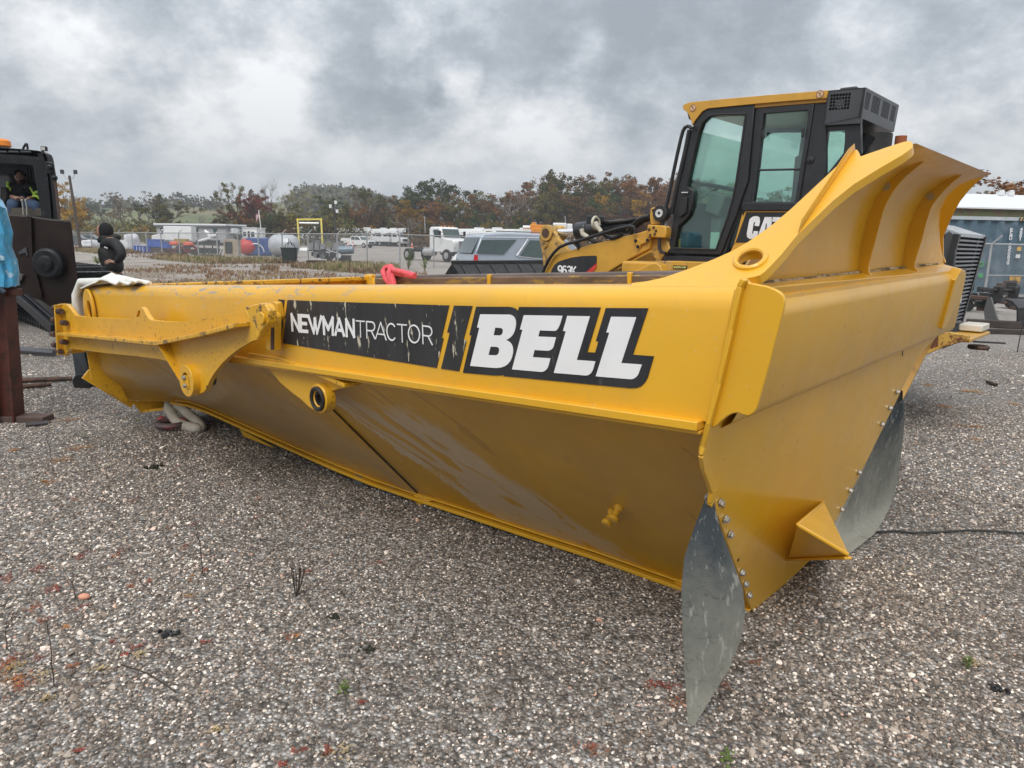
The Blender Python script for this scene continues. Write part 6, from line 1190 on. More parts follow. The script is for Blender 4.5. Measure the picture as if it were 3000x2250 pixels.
for i, e in enumerate(edge_):
    row = []; rx = e.x + .62; ry = .34 * (1 if i < 7 else .7 - .25 * (i - 7))
    for j in range(40):
        a = 2 * math.pi * j / 40; k = 1 + .09 * mnoise.noise(Vector((math.cos(a) * 5, math.sin(a) * 5, i * 1.1))) ; sx = math.copysign(abs(math.cos(a)) ** .5, math.cos(a)); sy = math.copysign(abs(math.sin(a)) ** .5, math.sin(a))
        row.append(Vector((rx * sx * k - .68 * ry * sy * k, ry * sy * k, e.z - 1.16 + .01 * r_.uniform(-1, 1))))
    row.append(row[0]); rows.append(row)
mb.sheet(rows); mb.f.append(tuple(len(edge_) * 41 - 41 + j for j in range(40))); mb.m.append(0); wo = mb.build('plastic_film', BLUE, wr_, smooth=50)
mb = MB(); mb.tube([Vector((edge_[1].x + .64, -.36, edge_[1].z - 1.20)), Vector((0, -.37, edge_[1].z - 1.2)), Vector((-.6, -.36, edge_[1].z - 1.2))], .018, 6); mb.tube([Vector((edge_[1].x + .6, -.35, edge_[1].z - 1.20)), Vector((edge_[1].x + .69, -.3, edge_[1].z - 1.30))], .02, 6); mb.build('tie_strap', mat('dark_strap', (.03, .06, .09), .6), wr_)
for k in range(5):
    e = edge_[2 + k % 5]; mb = MB(); mb.tube([Vector((e.x + .62 - t * .9, -.352 - .01 * math.sin(t * 9 + k), e.z - 1.16 + (.06 + .03 * k) * math.sin(t * 3 + k))) for t in [i / 8 for i in range(9)]], .0025, 4); mb.build('film_fold', mat('pale_film', (.5, .66, .78), .4), wr_)
# ------------------------------------------------------------ trees
BARK = mat('bark', (.10, .085, .07), .95, 0, .3, 3); BARKP = mat('pale_bark', (.20, .18, .16), .95, 0, .3, 3)
def leafmat(name, a, b, c):
    if name in MATS: return MATS[name]
    m = bpy.data.materials.new(name); m.use_nodes = True; N, L = nodes_of(m); p = N['Principled BSDF']
    tc = N.new('ShaderNodeTexCoord'); n = N.new('ShaderNodeTexNoise'); n.inputs['Scale'].default_value = .55; n.inputs['Detail'].default_value = 3; L.new(tc.outputs['Object'], n.inputs['Vector'])
    n2 = N.new('ShaderNodeTexNoise'); n2.inputs['Scale'].default_value = 4.5; n2.inputs['Detail'].default_value = 2; L.new(tc.outputs['Object'], n2.inputs['Vector'])
    ad = N.new('ShaderNodeMix'); ad.data_type = 'FLOAT'; ad.inputs[0].default_value = .45; L.new(n.outputs['Fac'], ad.inputs[2]); L.new(n2.outputs['Fac'], ad.inputs[3])
    r = N.new('ShaderNodeValToRGB'); L.new(ad.outputs[0], r.inputs[0]); e = r.color_ramp.elements; e[0].position = .36; e[0].color = (*a, 1); e[1].position = .64; e[1].color = (*c, 1); k = e.new(.5); k.color = (*b, 1)
    oi = N.new('ShaderNodeObjectInfo'); mr = N.new('ShaderNodeMapRange'); L.new(oi.outputs['Random'], mr.inputs[0]); mr.inputs[3].default_value = .8; mr.inputs[4].default_value = 1.25
    h = N.new('ShaderNodeHueSaturation'); L.new(r.outputs[0], h.inputs['Color']); L.new(mr.outputs[0], h.inputs['Value']); L.new(h.outputs[0], p.inputs['Base Color']); p.inputs['Roughness'].default_value = .85; p.inputs['Specular IOR Level'].default_value = .1
    MATS[name] = m; return m
LM_ = {'dark green': leafmat('leaf_dark_green', (.022, .03, .012), (.045, .058, .02), (.085, .095, .03)), 'olive': leafmat('leaf_olive', (.055, .052, .014), (.12, .105, .026), (.20, .165, .04)), 'brown': leafmat('leaf_brown', (.06, .034, .016), (.125, .072, .03), (.20, .12, .045)),
       'gold': leafmat('leaf_gold', (.18, .10, .014), (.32, .18, .018), (.45, .27, .03)), 'red': leafmat('leaf_red', (.085, .026, .018), (.155, .042, .028), (.21, .08, .04)), 'rust': leafmat('leaf_rust', (.09, .036, .014), (.19, .08, .024), (.29, .13, .035)), 'green': leafmat('leaf_green', (.035, .055, .016), (.065, .095, .025), (.12, .14, .035)),
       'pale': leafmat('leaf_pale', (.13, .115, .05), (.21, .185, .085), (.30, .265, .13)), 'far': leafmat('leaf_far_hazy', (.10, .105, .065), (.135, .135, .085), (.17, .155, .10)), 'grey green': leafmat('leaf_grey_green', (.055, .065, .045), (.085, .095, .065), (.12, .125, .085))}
TREE_CACHE = {}
def tree_meshes(kind, seed):
    key = (kind, seed)
    if key in TREE_CACHE: return TREE_CACHE[key]
    r = random.Random(seed * 7 + {'full': 0, 'sparse': 100, 'bare': 200, 'tall': 300}[kind]); H = 1.0; mb = MB(); tips = []
    def limb(p, d, l, rad, dep):
        n = 4; pts = [p]; rs = [rad]; q = p.copy(); dd = d.copy()
        for i in range(n):
            dd = (dd + Vector((r.uniform(-.16, .16), r.uniform(-.16, .16), r.uniform(-.03, .12)))).normalized(); q = q + dd * l / n; pts.append(q.copy()); rs.append(rad * (1 - .62 * (i + 1) / n))
        mb.tube(pts, rs, 5 if dep < 2 else 3, caps=False)
        tips.append((q.copy(), l, dep))
        if dep < (4 if kind == 'bare' else 3):
            k = r.choice([2, 3]) + (1 if dep < 2 else 0) + (1 if kind == 'bare' and dep > 0 else 0)
            for i in range(k):
                t = r.uniform(.4, 1.0); j = min(int(t * n), n - 1); s = pts[j].lerp(pts[j + 1], t * n - j); az = r.uniform(0, 6.28); tilt = r.uniform(.35, .95) * (1 if kind != 'tall' else .75)
                x, y = perp(dd); nd = (dd * math.cos(tilt) + (x * math.cos(az) + y * math.sin(az)) * math.sin(tilt)).normalized(); nd.z = max(nd.z, -.05); nd.normalize()
                limb(s, nd, l * r.uniform(.52, .74), max(.0016, rad * .48), dep + 1)
    limb(Vector((0, 0, 0)), Vector((0, 0, 1)), .48 if kind != 'tall' else .60, .021 if kind != 'bare' else .018, 0)
    zmax = max(t[0].z for t in tips); f = (.97 if kind == 'bare' else .90) / zmax
    for v in mb.v: v *= f
    trunk = (list(mb.v), list(mb.f))
    lv = []; lf = []
    if kind != 'bare':
        cl = [(t[0] * f, t[1]) for t in tips if t[2] >= 1]; per = {'full': 62, 'sparse': 20, 'tall': 50}[kind]; size = {'full': .0098, 'sparse': .0088, 'tall': .0095}[kind]
        cl2 = []
        for p, l in cl:
            cl2.append((p, l))
            if kind == 'full' and r.random() < .55: cl2.append((Vector((p.x * r.uniform(.3, .95), p.y * r.uniform(.3, .95), p.z * r.uniform(.45, 1.0))), l))
        for p, l in cl2:
            rad = r.uniform(.028, .062) if kind != 'sparse' else r.uniform(.02, .045)
            for k in range(per):
                d = Vector((r.gauss(0, 1), r.gauss(0, 1), r.gauss(0, .8))); d = d.normalized() * rad * (r.random() ** .4) * Vector((1, 1, .75)).length / 1.6; c = p + d
                s = size * r.uniform(.6, 1.5); a = Vector((r.gauss(0, 1), r.gauss(0, 1), r.gauss(0, 1))).normalized(); x, y = perp(a); b = len(lv)
                lv += [c + x * s, c + y * s * .8, c - x * s * .9, c - y * s * .7]; lf.append((b, b + 1, b + 2, b + 3))
    TREE_CACHE[key] = (trunk, (lv, lf)); 
    mt = bpy.data.meshes.new('trunk'); mt.from_pydata([tuple(v) for v in trunk[0]], [], trunk[1]); mt.materials.append(BARK)
    mc = None
    if lv: mc = bpy.data.meshes.new('crown'); mc.from_pydata([tuple(v) for v in lv], [], lf); mc.materials.append(BARK)
    TREE_CACHE[key] = (mt, mc); return TREE_CACHE[key]
def tree(name, label, group, loc, h, wd, kind, hue, seed, cat='tree'):
    mt, mc = tree_meshes(kind, seed); o = thing(name, label, cat, loc=loc, rz=seed * 1.7 + loc[0], group=group)
    t = bpy.data.objects.new('trunk', mt); t.parent = o; t.scale = (wd, wd, h); SC.collection.objects.link(t)
    if kind == 'bare' or hue == 'pale': t.material_slots[0].link = 'OBJECT'; t.material_slots[0].material = BARKP
    if mc:
        c = bpy.data.objects.new('crown', mc); c.parent = o; c.scale = (wd, wd, h); SC.collection.objects.link(c); c.material_slots[0].link = 'OBJECT'; c.material_slots[0].material = LM_[hue]
    return o
WFK = {'full': 1.75, 'sparse': 1.45, 'tall': 1.6, 'bare': 1.25}
def tree_at(x, ytop, depth, kind, hue, label, group=None, wf=1.0, seed=1, base=None):
    g = gd(x, depth); 
    if base is not None: b = dp(x, base, depth); g.z = b.z
    top = dp(x, ytop, depth); h = max(3, top.z - g.z); return tree('tree', label, group, tuple(g), h, h * wf * WFK[kind], kind, hue, seed)
TL = [ # x, top y, depth, kind, hue, width factor, label
 (188, 524, 110, 'full', 'gold', .62, 'golden yellow tree directly behind the leaning light pole'), (232, 560, 118, 'full', 'gold', .5, 'smaller golden tree just right of the leaning light pole'),
 (268, 590, 190, 'full', 'grey green', .8, 'grey-green tree beyond the standing person at the far left'), (305, 588, 230, 'full', 'grey green', .8, 'pale distant tree above the standing person'), (250, 612, 150, 'sparse', 'rust', .9, 'thin rusty tree left of the hooded person'), (295, 618, 150, 'sparse', 'brown', .9, 'thin brown tree above the hood of the standing person'), (335, 600, 150, 'sparse', 'brown', .9, 'thin dark brown tree right of the hooded person'),
 (375, 552, 150, 'sparse', 'brown', .8, 'dark half-bare tree left of the rounded olive gold tree'), (412, 545, 150, 'sparse', 'brown', .9, 'tall dark thinning tree with airy top beside the olive gold tree'), (440, 556, 155, 'full', 'dark green', .6, 'dark tree crown peeping behind the olive gold tree'),
 (487, 582, 130, 'full', 'olive', .95, 'rounded olive gold tree left of the grey office building'), (455, 625, 125, 'full', 'olive', .9, 'low olive tree at the foot of the rounded gold one'), (360, 640, 120, 'sparse', 'olive', 1.0, 'low scrubby tree behind the white wrapped machine'), (405, 648, 118, 'sparse', 'gold', 1.0, 'low yellowish scrub tree behind the blue crates'),
 (528, 560, 290, 'tall', 'grey green', .6, 'tall twin-topped tree standing alone on the hill crest'), (548, 558, 292, 'tall', 'grey green', .55, 'second tall tree on the hill crest, right of the first'), (575, 585, 300, 'full', 'grey green', .9, 'small round tree on the hill right of the crest pair'), (600, 592, 305, 'full', 'grey green', .9, 'next small round hill tree further right'), (622, 586, 300, 'full', 'grey green', .9, 'darker small hill tree left of the bare tall one'),
 (600, 610, 140, 'bare', 'brown', .7, 'bare grey tree in front of the grassy hill'), (645, 536, 140, 'bare', 'pale', .55, 'tall bare whitish tree left of the green yellow one'), (700, 524, 140, 'full', 'olive', .45, 'tall green yellow tree with lumpy top left of the red tree'), (735, 542, 138, 'full', 'red', .55, 'crimson red tree above the flag pole'), (752, 560, 136, 'full', 'red', .6, 'lower crimson crown leaning out over the white trailer'), (768, 548, 146, 'full', 'brown', .5, 'brown tree close behind the crimson tree'),
 (690, 610, 130, 'full', 'brown', .9, 'low brown tree behind the grey office roof'), (640, 632, 128, 'sparse', 'brown', 1.0, 'low thin tree behind the left end of the grey office'), (745, 625, 128, 'full', 'rust', .9, 'low rusty tree just behind the white trailer'), (800, 566, 150, 'full', 'dark green', .6, 'dark green tree between the crimson and the pale tall trees'), (812, 512, 142, 'bare', 'pale', .45, 'tallest bare pale tree left of the yellow gate frame'), (852, 526, 144, 'sparse', 'pale', .6, 'tall pale thin-leaved tree above the yellow gate frame'), (890, 550, 140, 'sparse', 'pale', .6, 'pale thin tree right of the tallest pale pair'),
 (835, 585, 132, 'full', 'olive', .8, 'broad olive tree behind the silver tank'), (880, 598, 130, 'full', 'olive', .8, 'olive tree directly behind the yellow gate frame'), (790, 615, 128, 'full', 'dark green', .9, 'low dark tree above the blue tank'), (860, 635, 125, 'full', 'rust', .9, 'low rusty tree left inside the yellow gate frame'), (915, 640, 125, 'full', 'brown', .9, 'low brown tree inside the yellow gate frame'),
 (955, 566, 150, 'full', 'green', .8, 'bushy green tree left of the black light mast'), (1000, 585, 145, 'full', 'olive', .75, 'olive tree right behind the black light mast'), (1040, 590, 150, 'full', 'rust', .6, 'narrow rusty tree right of the black light mast'), (965, 625, 128, 'full', 'dark green', .95, 'dark green low tree behind the bucket truck row')]
for i, (x, yt, d, k, hu, wf, lab) in enumerate(TL): tree_at(x, yt, d, k, hu, lab, 'trees beyond the storage yard', wf, seed=i % 8)
# the wood behind the bucket trucks: three ranks of crowns, many alike
r_ = random.Random(21)
ranks = []
def skyline(x):
    P = [(1050, 566), (1075, 540), (1100, 562), (1150, 568), (1190, 566), (1205, 540), (1240, 528), (1285, 530), (1310, 522), (1325, 560), (1345, 575), (1370, 570), (1400, 565), (1440, 572), (1480, 560), (1520, 562), (1550, 548), (1570, 522), (1600, 515), (1650, 512), (1700, 520), (1750, 516), (1800, 524), (1850, 514), (1900, 512), (1940, 508), (1970, 528), (2020, 530), (2100, 540), (2200, 548), (2350, 560), (2500, 566), (2700, 560), (2900, 570), (3050, 575), (3400, 580)]
    for (a, b), (c, d) in zip(P, P[1:]):
        if a <= x <= c: return b + (d - b) * (x - a) / (c - a)
    return 575
x = 1058
while x < 3300:
    vis = x < 2120
    ranks.append((x, skyline(x) + r_.uniform(-16, 4) - (10 if x > 1540 else 0), r_.uniform(158, 176), 0)); x += r_.uniform(17, 30) if vis else r_.uniform(60, 90)
x = 1030
while x < 2140: ranks.append((x, skyline(x) + r_.uniform(28, 60), r_.uniform(146, 156), 1)); x += r_.uniform(22, 34)
x = 1020
while x < 2100: ranks.append((x, 655 + r_.uniform(-22, 6), r_.uniform(136, 144), 2)); x += r_.uniform(26, 42)
cnt_ = {}; ORD = 'first second third fourth fifth sixth seventh eighth ninth tenth eleventh twelfth thirteenth fourteenth fifteenth sixteenth seventeenth eighteenth nineteenth twentieth'.split()
for i, (x, yt, d, rk) in enumerate(ranks):
    hu = r_.choice(['brown', 'olive', 'gold', 'green', 'olive', 'rust', 'brown']) if rk else r_.choice(['olive', 'brown', 'green', 'brown', 'olive', 'rust'])
    if 1195 < x < 1325 and rk == 0: hu = 'dark green'
    if 1905 < x < 1975 and rk < 2: hu = 'rust'
    k = 'full' if (rk or r_.random() < .75) else 'tall'; part_ = ('skyline', 'middle', 'lowest')[rk]
    where = 'above the white bucket trucks' if x < 1180 else 'above the white road tractor' if x < 1420 else 'above the silver car' if x < 1800 else 'left of the loader cab' if x < 2120 else 'behind the loader cab' if x < 2700 else 'behind the blue container'
    cnt_[(rk, where)] = q_ = cnt_.get((rk, where), 0) + 1
    lab = '%s tree, %s from left, %s rank of the wood %s' % (hu, ORD[min(q_, len(ORD)) - 1], part_, where)
    tree_at(x, yt, d, k, hu, lab, 'wood of mixed autumn trees behind the truck lot', (.62 if k == 'full' else .5) * r_.uniform(.85, 1.2), seed=i % 8)
for x, yt, d, w_, lab in ((1075, 534, 150, .5, 'bare tree with dark trunk poking above the wood, right of the light mast'), (1195, 620, 130, .8, 'bare leaning pale tree at the edge of the wood right of the bucket trucks'), (1480, 545, 150, .7, 'bare feathery tree top above the silver car'), (1560, 530, 150, .6, 'pale bare tree at the left end of the tall wood')):
    tree_at(x, yt, d, 'bare', 'pale', lab, None, w_, seed=2)
for x, yt, d, hu, k, w_, lab in ((2915, 492, 62, 'rust', 'full', 1.0, 'airy rust-brown tree rising behind the white roof on the right'), (2860, 530, 66, 'rust', 'full', 1.1, 'low rusty tree left of the airy one, behind the white roof'), (2990, 560, 90, 'grey green', 'full', 1.0, 'dull green tree at the right edge behind the white roof'), (2960, 555, 80, 'brown', 'full', 1.0, 'brown tree behind the white roof near the right edge'), (2815, 560, 75, 'brown', 'full', .9, 'brown tree just right of the spill guard')):
    tree_at(x, yt, d, k, hu, lab, None, w_, seed=3)
# far wooded hill, and hedges along the pasture: masses nobody could count
def leaf_mass(name, label, pts, s0, s1, m, seed=1):
    r = random.Random(seed); mb = MB()
    for c, rx, rz, n in pts:
        for k in range(n):
            d = Vector((r.gauss(0, 1), r.gauss(0, 1), r.gauss(0, 1))).normalized() * (r.random() ** .35); p = c + Vector((d.x * rx, d.y * rx, abs(d.z) * rz)); s = r.uniform(s0, s1); x, y = perp(Vector((r.gauss(0, 1), r.gauss(0, 1), r.gauss(0, 1)))); b = len(mb.v)
            mb.v += [p + x * s, p + y * s, p - x * s, p - y * s]; mb.f.append((b, b + 1, b + 2, b + 3)); mb.m.append(0)
    o = mb.build(name, m, None, smooth=0, recalc=False); return tag(o, label, kind='stuff')
r2 = random.Random(3); pts = []
for i in range(420):
    x = r2.uniform(880, 1200); d = r2.uniform(300, 470); g = gd(x, d); pts.append((g, r2.uniform(5, 8), r2.uniform(5, 9), 60))
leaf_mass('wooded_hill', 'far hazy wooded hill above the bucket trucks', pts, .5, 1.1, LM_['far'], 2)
pts = []
for i in range(60): x = r2.uniform(-60, 640); d = r2.uniform(300, 360); g = gd(x, d); pts.append((g, r2.uniform(2.5, 6), r2.uniform(3, 7), 60))
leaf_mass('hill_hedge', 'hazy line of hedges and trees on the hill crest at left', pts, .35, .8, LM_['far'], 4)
pts = []
for i in range(260): x = r2.uniform(150, 1040); d = r2.uniform(122, 190); g = gd(x, d); pts.append((g, r2.uniform(1.8, 3.4), r2.uniform(1.8, 3.6) + (3.5 if x > 660 else 0), 90))
leaf_mass('scrub', 'brown scrub and undergrowth below the trees on the left', pts, .12, .28, LM_['olive'], 5)
pts = []
for i in range(110): x = r2.uniform(1000, 2200); d = r2.uniform(134, 150); g = gd(x, d); pts.append((g, r2.uniform(2, 3.6), r2.uniform(2, 5), 80))
leaf_mass('undergrowth', 'dark undergrowth along the foot of the wood', pts, .16, .36, LM_['brown'], 6)

# ------------------------------------------------------------ chain-link fences
GALV = mat('galvanised_pipe', (.36, .37, .38), .5, .3, .15, 8); WIRE = mat('galvanised_wire', (.30, .31, .32), .55, .2)
def fence(name, label, pts, H=2.0, post_w=.045, wire=.0022, pitch=.075, arms=True, lean=0.0, armdir=-1):
    o = thing(name, label, 'fence', loc=pts[0]); O = Vector(pts[0])
    for p in pts:
        p = Vector(p) - O; mb = MB(); mb.tube([p, p + Vector((0, 0, H + .02))], post_w * .75, 6)
        if arms: d = (Vector(pts[-1]) - Vector(pts[0])).normalized(); nx = Vector((d.y, -d.x, 0)) * armdir + d * .7; mb.tube([p + Vector((0, 0, H)), p + Vector((0, 0, H + .30)) + nx * .25], post_w * .5, 5)
        mb.build('post', GALV, o)
    for a, b in zip(pts, pts[1:]):
        mb = MB(); mb.tube([Vector(a) - O + Vector((0, 0, H)), Vector(b) - O + Vector((0, 0, H))], post_w * .6, 6); mb.build('top_rail', GALV, o)
    mb = MB(); tot = 0
    for a, b in zip(pts, pts[1:]):
        a = Vector(a) - O; b = Vector(b) - O; L = (b - a).length; d = (b - a) / L; n = int(L / pitch); nm = Vector((d.y, -d.x, 0)) * wire
        for k in range(-int(H / pitch), n):
            for sg in (1, -1):
                s0 = k * pitch; s1 = s0 + H
                t0, t1 = max(s0, 0), min(s1, L)
                if t1 <= t0: continue
                z0, z1 = (t0 - s0), (t1 - s0)
                if sg < 0: z0, z1 = H - z0, H - z1
                p0 = a + d * t0 + Vector((0, 0, z0)); p1 = a + d * t1 + Vector((0, 0, z1)); w = Vector((0, 0, wire * 1.4)); bb = len(mb.v)
                mb.v += [p0 - w, p1 - w, p1 + w, p0 + w]; mb.f.append((bb, bb + 1, bb + 2, bb + 3)); mb.m.append(0)
    me = mb.build('chain_link', WIRE, o, smooth=0, recalc=False); me['kind'] = 'stuff'; return o
fx = [(170, 88), (214, 80), (269, 76.5), (308, 74), (347, 72), (388, 70), (429.5, 68), (473, 66), (525, 63.5), (580, 61), (636, 58.7), (697, 56.3), (757, 54), (827, 51.3), (902, 48.6), (988, 45.8), (1075, 43.3), (1171, 41)]
fp = []
for x, d in fx: p = dp(x, 714, d); fp.append((p.x, p.y, 0 if p.y < 60 else terrain(p.x, p.y)))
# straighten the run between its ends
a0, b0 = Vector(fp[0]), Vector(fp[-1])
for i in range(len(fp)):
    p = Vector(fp[i]); dr = Vector((p.x / p.y, 1, 0)); den = (b0 - a0).x * dr.y - (b0 - a0).y * dr.x; t = (dr.x * a0.y - dr.y * a0.x) / den; q = a0 + (b0 - a0) * t; fp[i] = (q.x, q.y, 0.0)
fence('chain_link_fence', 'long chain-link fence with barbed-wire arms around the storage yard at left', fp, wire=.006, pitch=.13, post_w=.065)
g1 = dp(1271, 714, 43.8); g2 = dp(1379, 714, 46.5); g3 = dp(1500, 714, 49.5)
fence('chain_link_fence', 'short chain-link fence run between the pink sling and the silver car', [fp[-1], (g1.x, g1.y, 0), (g2.x, g2.y, 0), (g3.x, g3.y, 0)], wire=.0036, pitch=.11, post_w=.055)
bf = [gd(x, 146) for x in range(760, 1480, 42)]
fence('chain_link_fence', 'far chain-link fence at the foot of the wood behind the parked trucks', [tuple(p) for p in bf], H=2.3, post_w=.07, wire=.008, pitch=.4, arms=False)
r0 = [dp(2690, 714, 25.5), dp(2905, 714, 26.0), dp(3080, 714, 26.5), dp(3260, 714, 27)]
rf_ = fence('chain_link_fence', 'chain-link fence with mid rail in front of the blue container', [(p.x, p.y, 0) for p in r0], H=1.9, post_w=.06, wire=.0026, pitch=.075, armdir=1)
for (a, b), zs in (((r0[0], r0[1]), (.02,)), ((r0[1], r0[2]), (.02, .78)), ((r0[2], r0[3]), (.02, .78))):
    for z in zs: mb = MB(); O = Vector((r0[0].x, r0[0].y, 0)); A_ = Vector((a.x, a.y, z)) - O; B__ = Vector((b.x, b.y, z)) - O; mb.tube([A_, B__], .024, 6); mb.build('mid_rail', GALV, rf_)

# ------------------------------------------------------------ vehicles
WPAINT = mat('white_vehicle_paint', (.72, .73, .73), .3, 0, .05, 1, coat=.4); TYRE = mat('tyre', (.02, .02, .02), .8); RIM = mat('wheel_rim', (.5, .5, .5), .35, .6); VGL = mat('dark_vehicle_glass', (.035, .06, .06), .06, 0, .1, coat=.3); VBLK = mat('vehicle_black', (.02, .02, .022), .5); LAMPR = mat('tail_lamp', (.55, .01, .015), .2, coat=.5); LAMPW = mat('head_lamp', (.6, .62, .62), .1, coat=.5)
def wheel(par, x, y, r, w=.25, name='wheel'):
    mb = MB(); mb.tube([(x, y - w / 2, r), (x, y - w * .4, r), (x, y + w * .4, r), (x, y + w / 2, r)], [r * .9, r, r, r * .9], 18); o = mb.build(name, TYRE, par)
    s = 1 if y > 0 else -1; mb = MB(); mb.tube([(x, y + s * w * .3, r), (x, y + s * w * .53, r)], [r * .6, r * .52], 14); mb.build('rim', RIM, o); return o
def side_prism(prof, y0, y1): 
    mb = MB(); mb.prism([Vector((x, y0, z)) for x, z in prof], (0, 0, 0), (0, y1 - y0, 0)); return mb
def bucket_truck(label, loc, rz, group, boomdx=0.0, var=0, s=1.0):
    t = thing('bucket_truck', label, 'utility truck', loc=loc, rz=rz, group=group)
    # cab: bonnet, windscreen, roof; +x is forward
    side_prism([(3.3, .75), (3.3, 1.45), (3.15, 1.62), (2.3, 1.75), (1.95, 2.45), (1.75, 2.55), (.75, 2.55), (.65, 2.4), (.65, .75)], -.95, .95).build('cab', WPAINT, t, bevel=.06)
    mb = MB(); mb.prism([Vector((2.33, -.82, 1.80)), Vector((2.33, .82, 1.80)), Vector((2.02, .78, 2.40)), Vector((2.02, -.78, 2.40))], (.02, 0, .01), (.0, 0, 0)); mb.build('windscreen', VGL, t)
    for s_ in (-1, 1): mb = MB(); mb.prism([Vector((x, s_ * .955, z)) for x, z in ((2.1, 1.78), (1.85, 2.38), (1.0, 2.38), (1.0, 1.78))], (0, 0, 0), (0, s_ * .01, 0)); mb.build('side_window', VGL, t)
    mb = MB(); mb.span((3.26, -.55, .95), (3.33, .55, 1.40)); mb.build('grille', VBLK, t); mb = MB(); mb.span((3.2, -1.05, .55), (3.5, 1.05, .82)); mb.build('bumper', VBLK if var % 2 else RIM, t, bevel=.03)
    for s_ in (-1, 1): mb = MB(); mb.span((3.2, s_ * .82 - .12, 1.05), (3.34, s_ * .82 + .12, 1.28)); mb.build('headlight', LAMPW, t)
    mb = MB(); mb.span((-4.0, -.4, .62), (.7, .4, .80)); mb.build('chassis', VBLK, t)
    mb = MB(); mb.span((-3.9, -1.15, .85), (.35, -.55, 1.75)); mb.span((-3.9, .55, .85), (.35, 1.15, 1.75)); mb.span((-3.9, -.55, .85), (.35, .55, 1.05)); mb.build('service_body', WPAINT, t, bevel=.02)
    for x in (2.55, -2.35):
        for s_ in (-1, 1): wheel(t, x, s_ * .92, .5)
    mb = MB(); mb.cyl((-2.6, 0, 1.0), (-2.6, 0, 2.3), .33, .25, 14); mb.build('turret', WPAINT, t)
    mb = MB(); mb.beam((-2.9, 0, 2.45), (1.0 + boomdx, .0, 2.85), .42, .50, up=(0, 1, 0)); mb.beam((-2.9, .3, 2.95), (2.2 + boomdx, .3, 3.05), .28, .34, up=(0, 1, 0)); mb.build('boom', WPAINT, t, bevel=.03)
    mb = MB(); mb.box((2.5 + boomdx, .0, 2.98), (1.3, .75, .75), taper=(1.06, 1.06)); mb.build('bucket', WPAINT, t, bevel=.08)
    return t
trs = [(1150, 138, 'rightmost white bucket truck at the end of the row, facing right', .55), (1120, 141, 'second white bucket truck from the right end of the row', .6), (1085, 144, 'white bucket truck directly behind the white pickup', .6), (1050, 146, 'white bucket truck behind the cab of the white pickup', .6), (1015, 148, 'white bucket truck just right of the black light mast', .6), (978, 149, 'white bucket truck seen behind the black light mast', .6), (938, 150, 'white bucket truck behind the right leg of the yellow gate frame', .6), (902, 151, 'white bucket truck framed inside the yellow gate frame', .6), (868, 152, 'white bucket truck left of the yellow gate frame', .6)]
for i, (x, d, lab, a) in enumerate(trs):
    g = gd(x, d - 4); bucket_truck(lab, tuple(g), -.62 + .04 * (i % 3), 'white bucket trucks parked in a row', (i % 3) * .5, i)
def pickup(label, loc, rz):
    t = thing('pickup', label, 'pickup', loc=loc, rz=rz)
    side_prism([(2.75, .45), (2.8, 1.0), (2.6, 1.12), (1.4, 1.22), (.95, 1.78), (.75, 1.86), (-.55, 1.86), (-.65, 1.75), (-.72, 1.25), (-.75, 1.30), (-2.7, 1.32), (-2.75, .55), (-2.5, .45)], -.98, .98).build('body', WPAINT, t, bevel=.06)
    for s_ in (-1, 1):
        mb = MB(); mb.prism([Vector((x, s_ * .985, z)) for x, z in ((1.25, 1.25), (.85, 1.72), (.25, 1.75), (.25, 1.25))], (0, 0, 0), (0, s_ * .01, 0)); mb.prism([Vector((x, s_ * .985, z)) for x, z in ((.15, 1.25), (.15, 1.75), (-.5, 1.75), (-.58, 1.25))], (0, 0, 0), (0, s_ * .01, 0)); mb.build('side_window', VGL, t)
        for x in (1.85, -1.65): wheel(t, x, s_ * .88, .40)
    mb = MB(); mb.span((2.72, -.7, .68), (2.83, .7, 1.0)); mb.build('grille', VBLK, t); mb = MB(); mb.span((2.65, -1.0, .42), (2.92, 1.0, .62)); mb.build('bumper', VBLK, t, bevel=.03); mb = MB(); mb.prism([Vector((1.38, -.85, 1.26)), Vector((1.38, .85, 1.26)), Vector((.98, .78, 1.74)), Vector((.98, -.78, 1.74))], (.02, 0, .01), (0, 0, 0)); mb.build('windscreen', VGL, t)
    mb = MB(); mb.span((-2.65, -.9, 1.32), (-.8, .9, 1.50)); mb.build('bed_cover', WPAINT, t, bevel=.03)
    return t
g = gd(1048, 118); pickup('white service pickup parked in front of the bucket truck row, facing right', tuple(g), -.42)
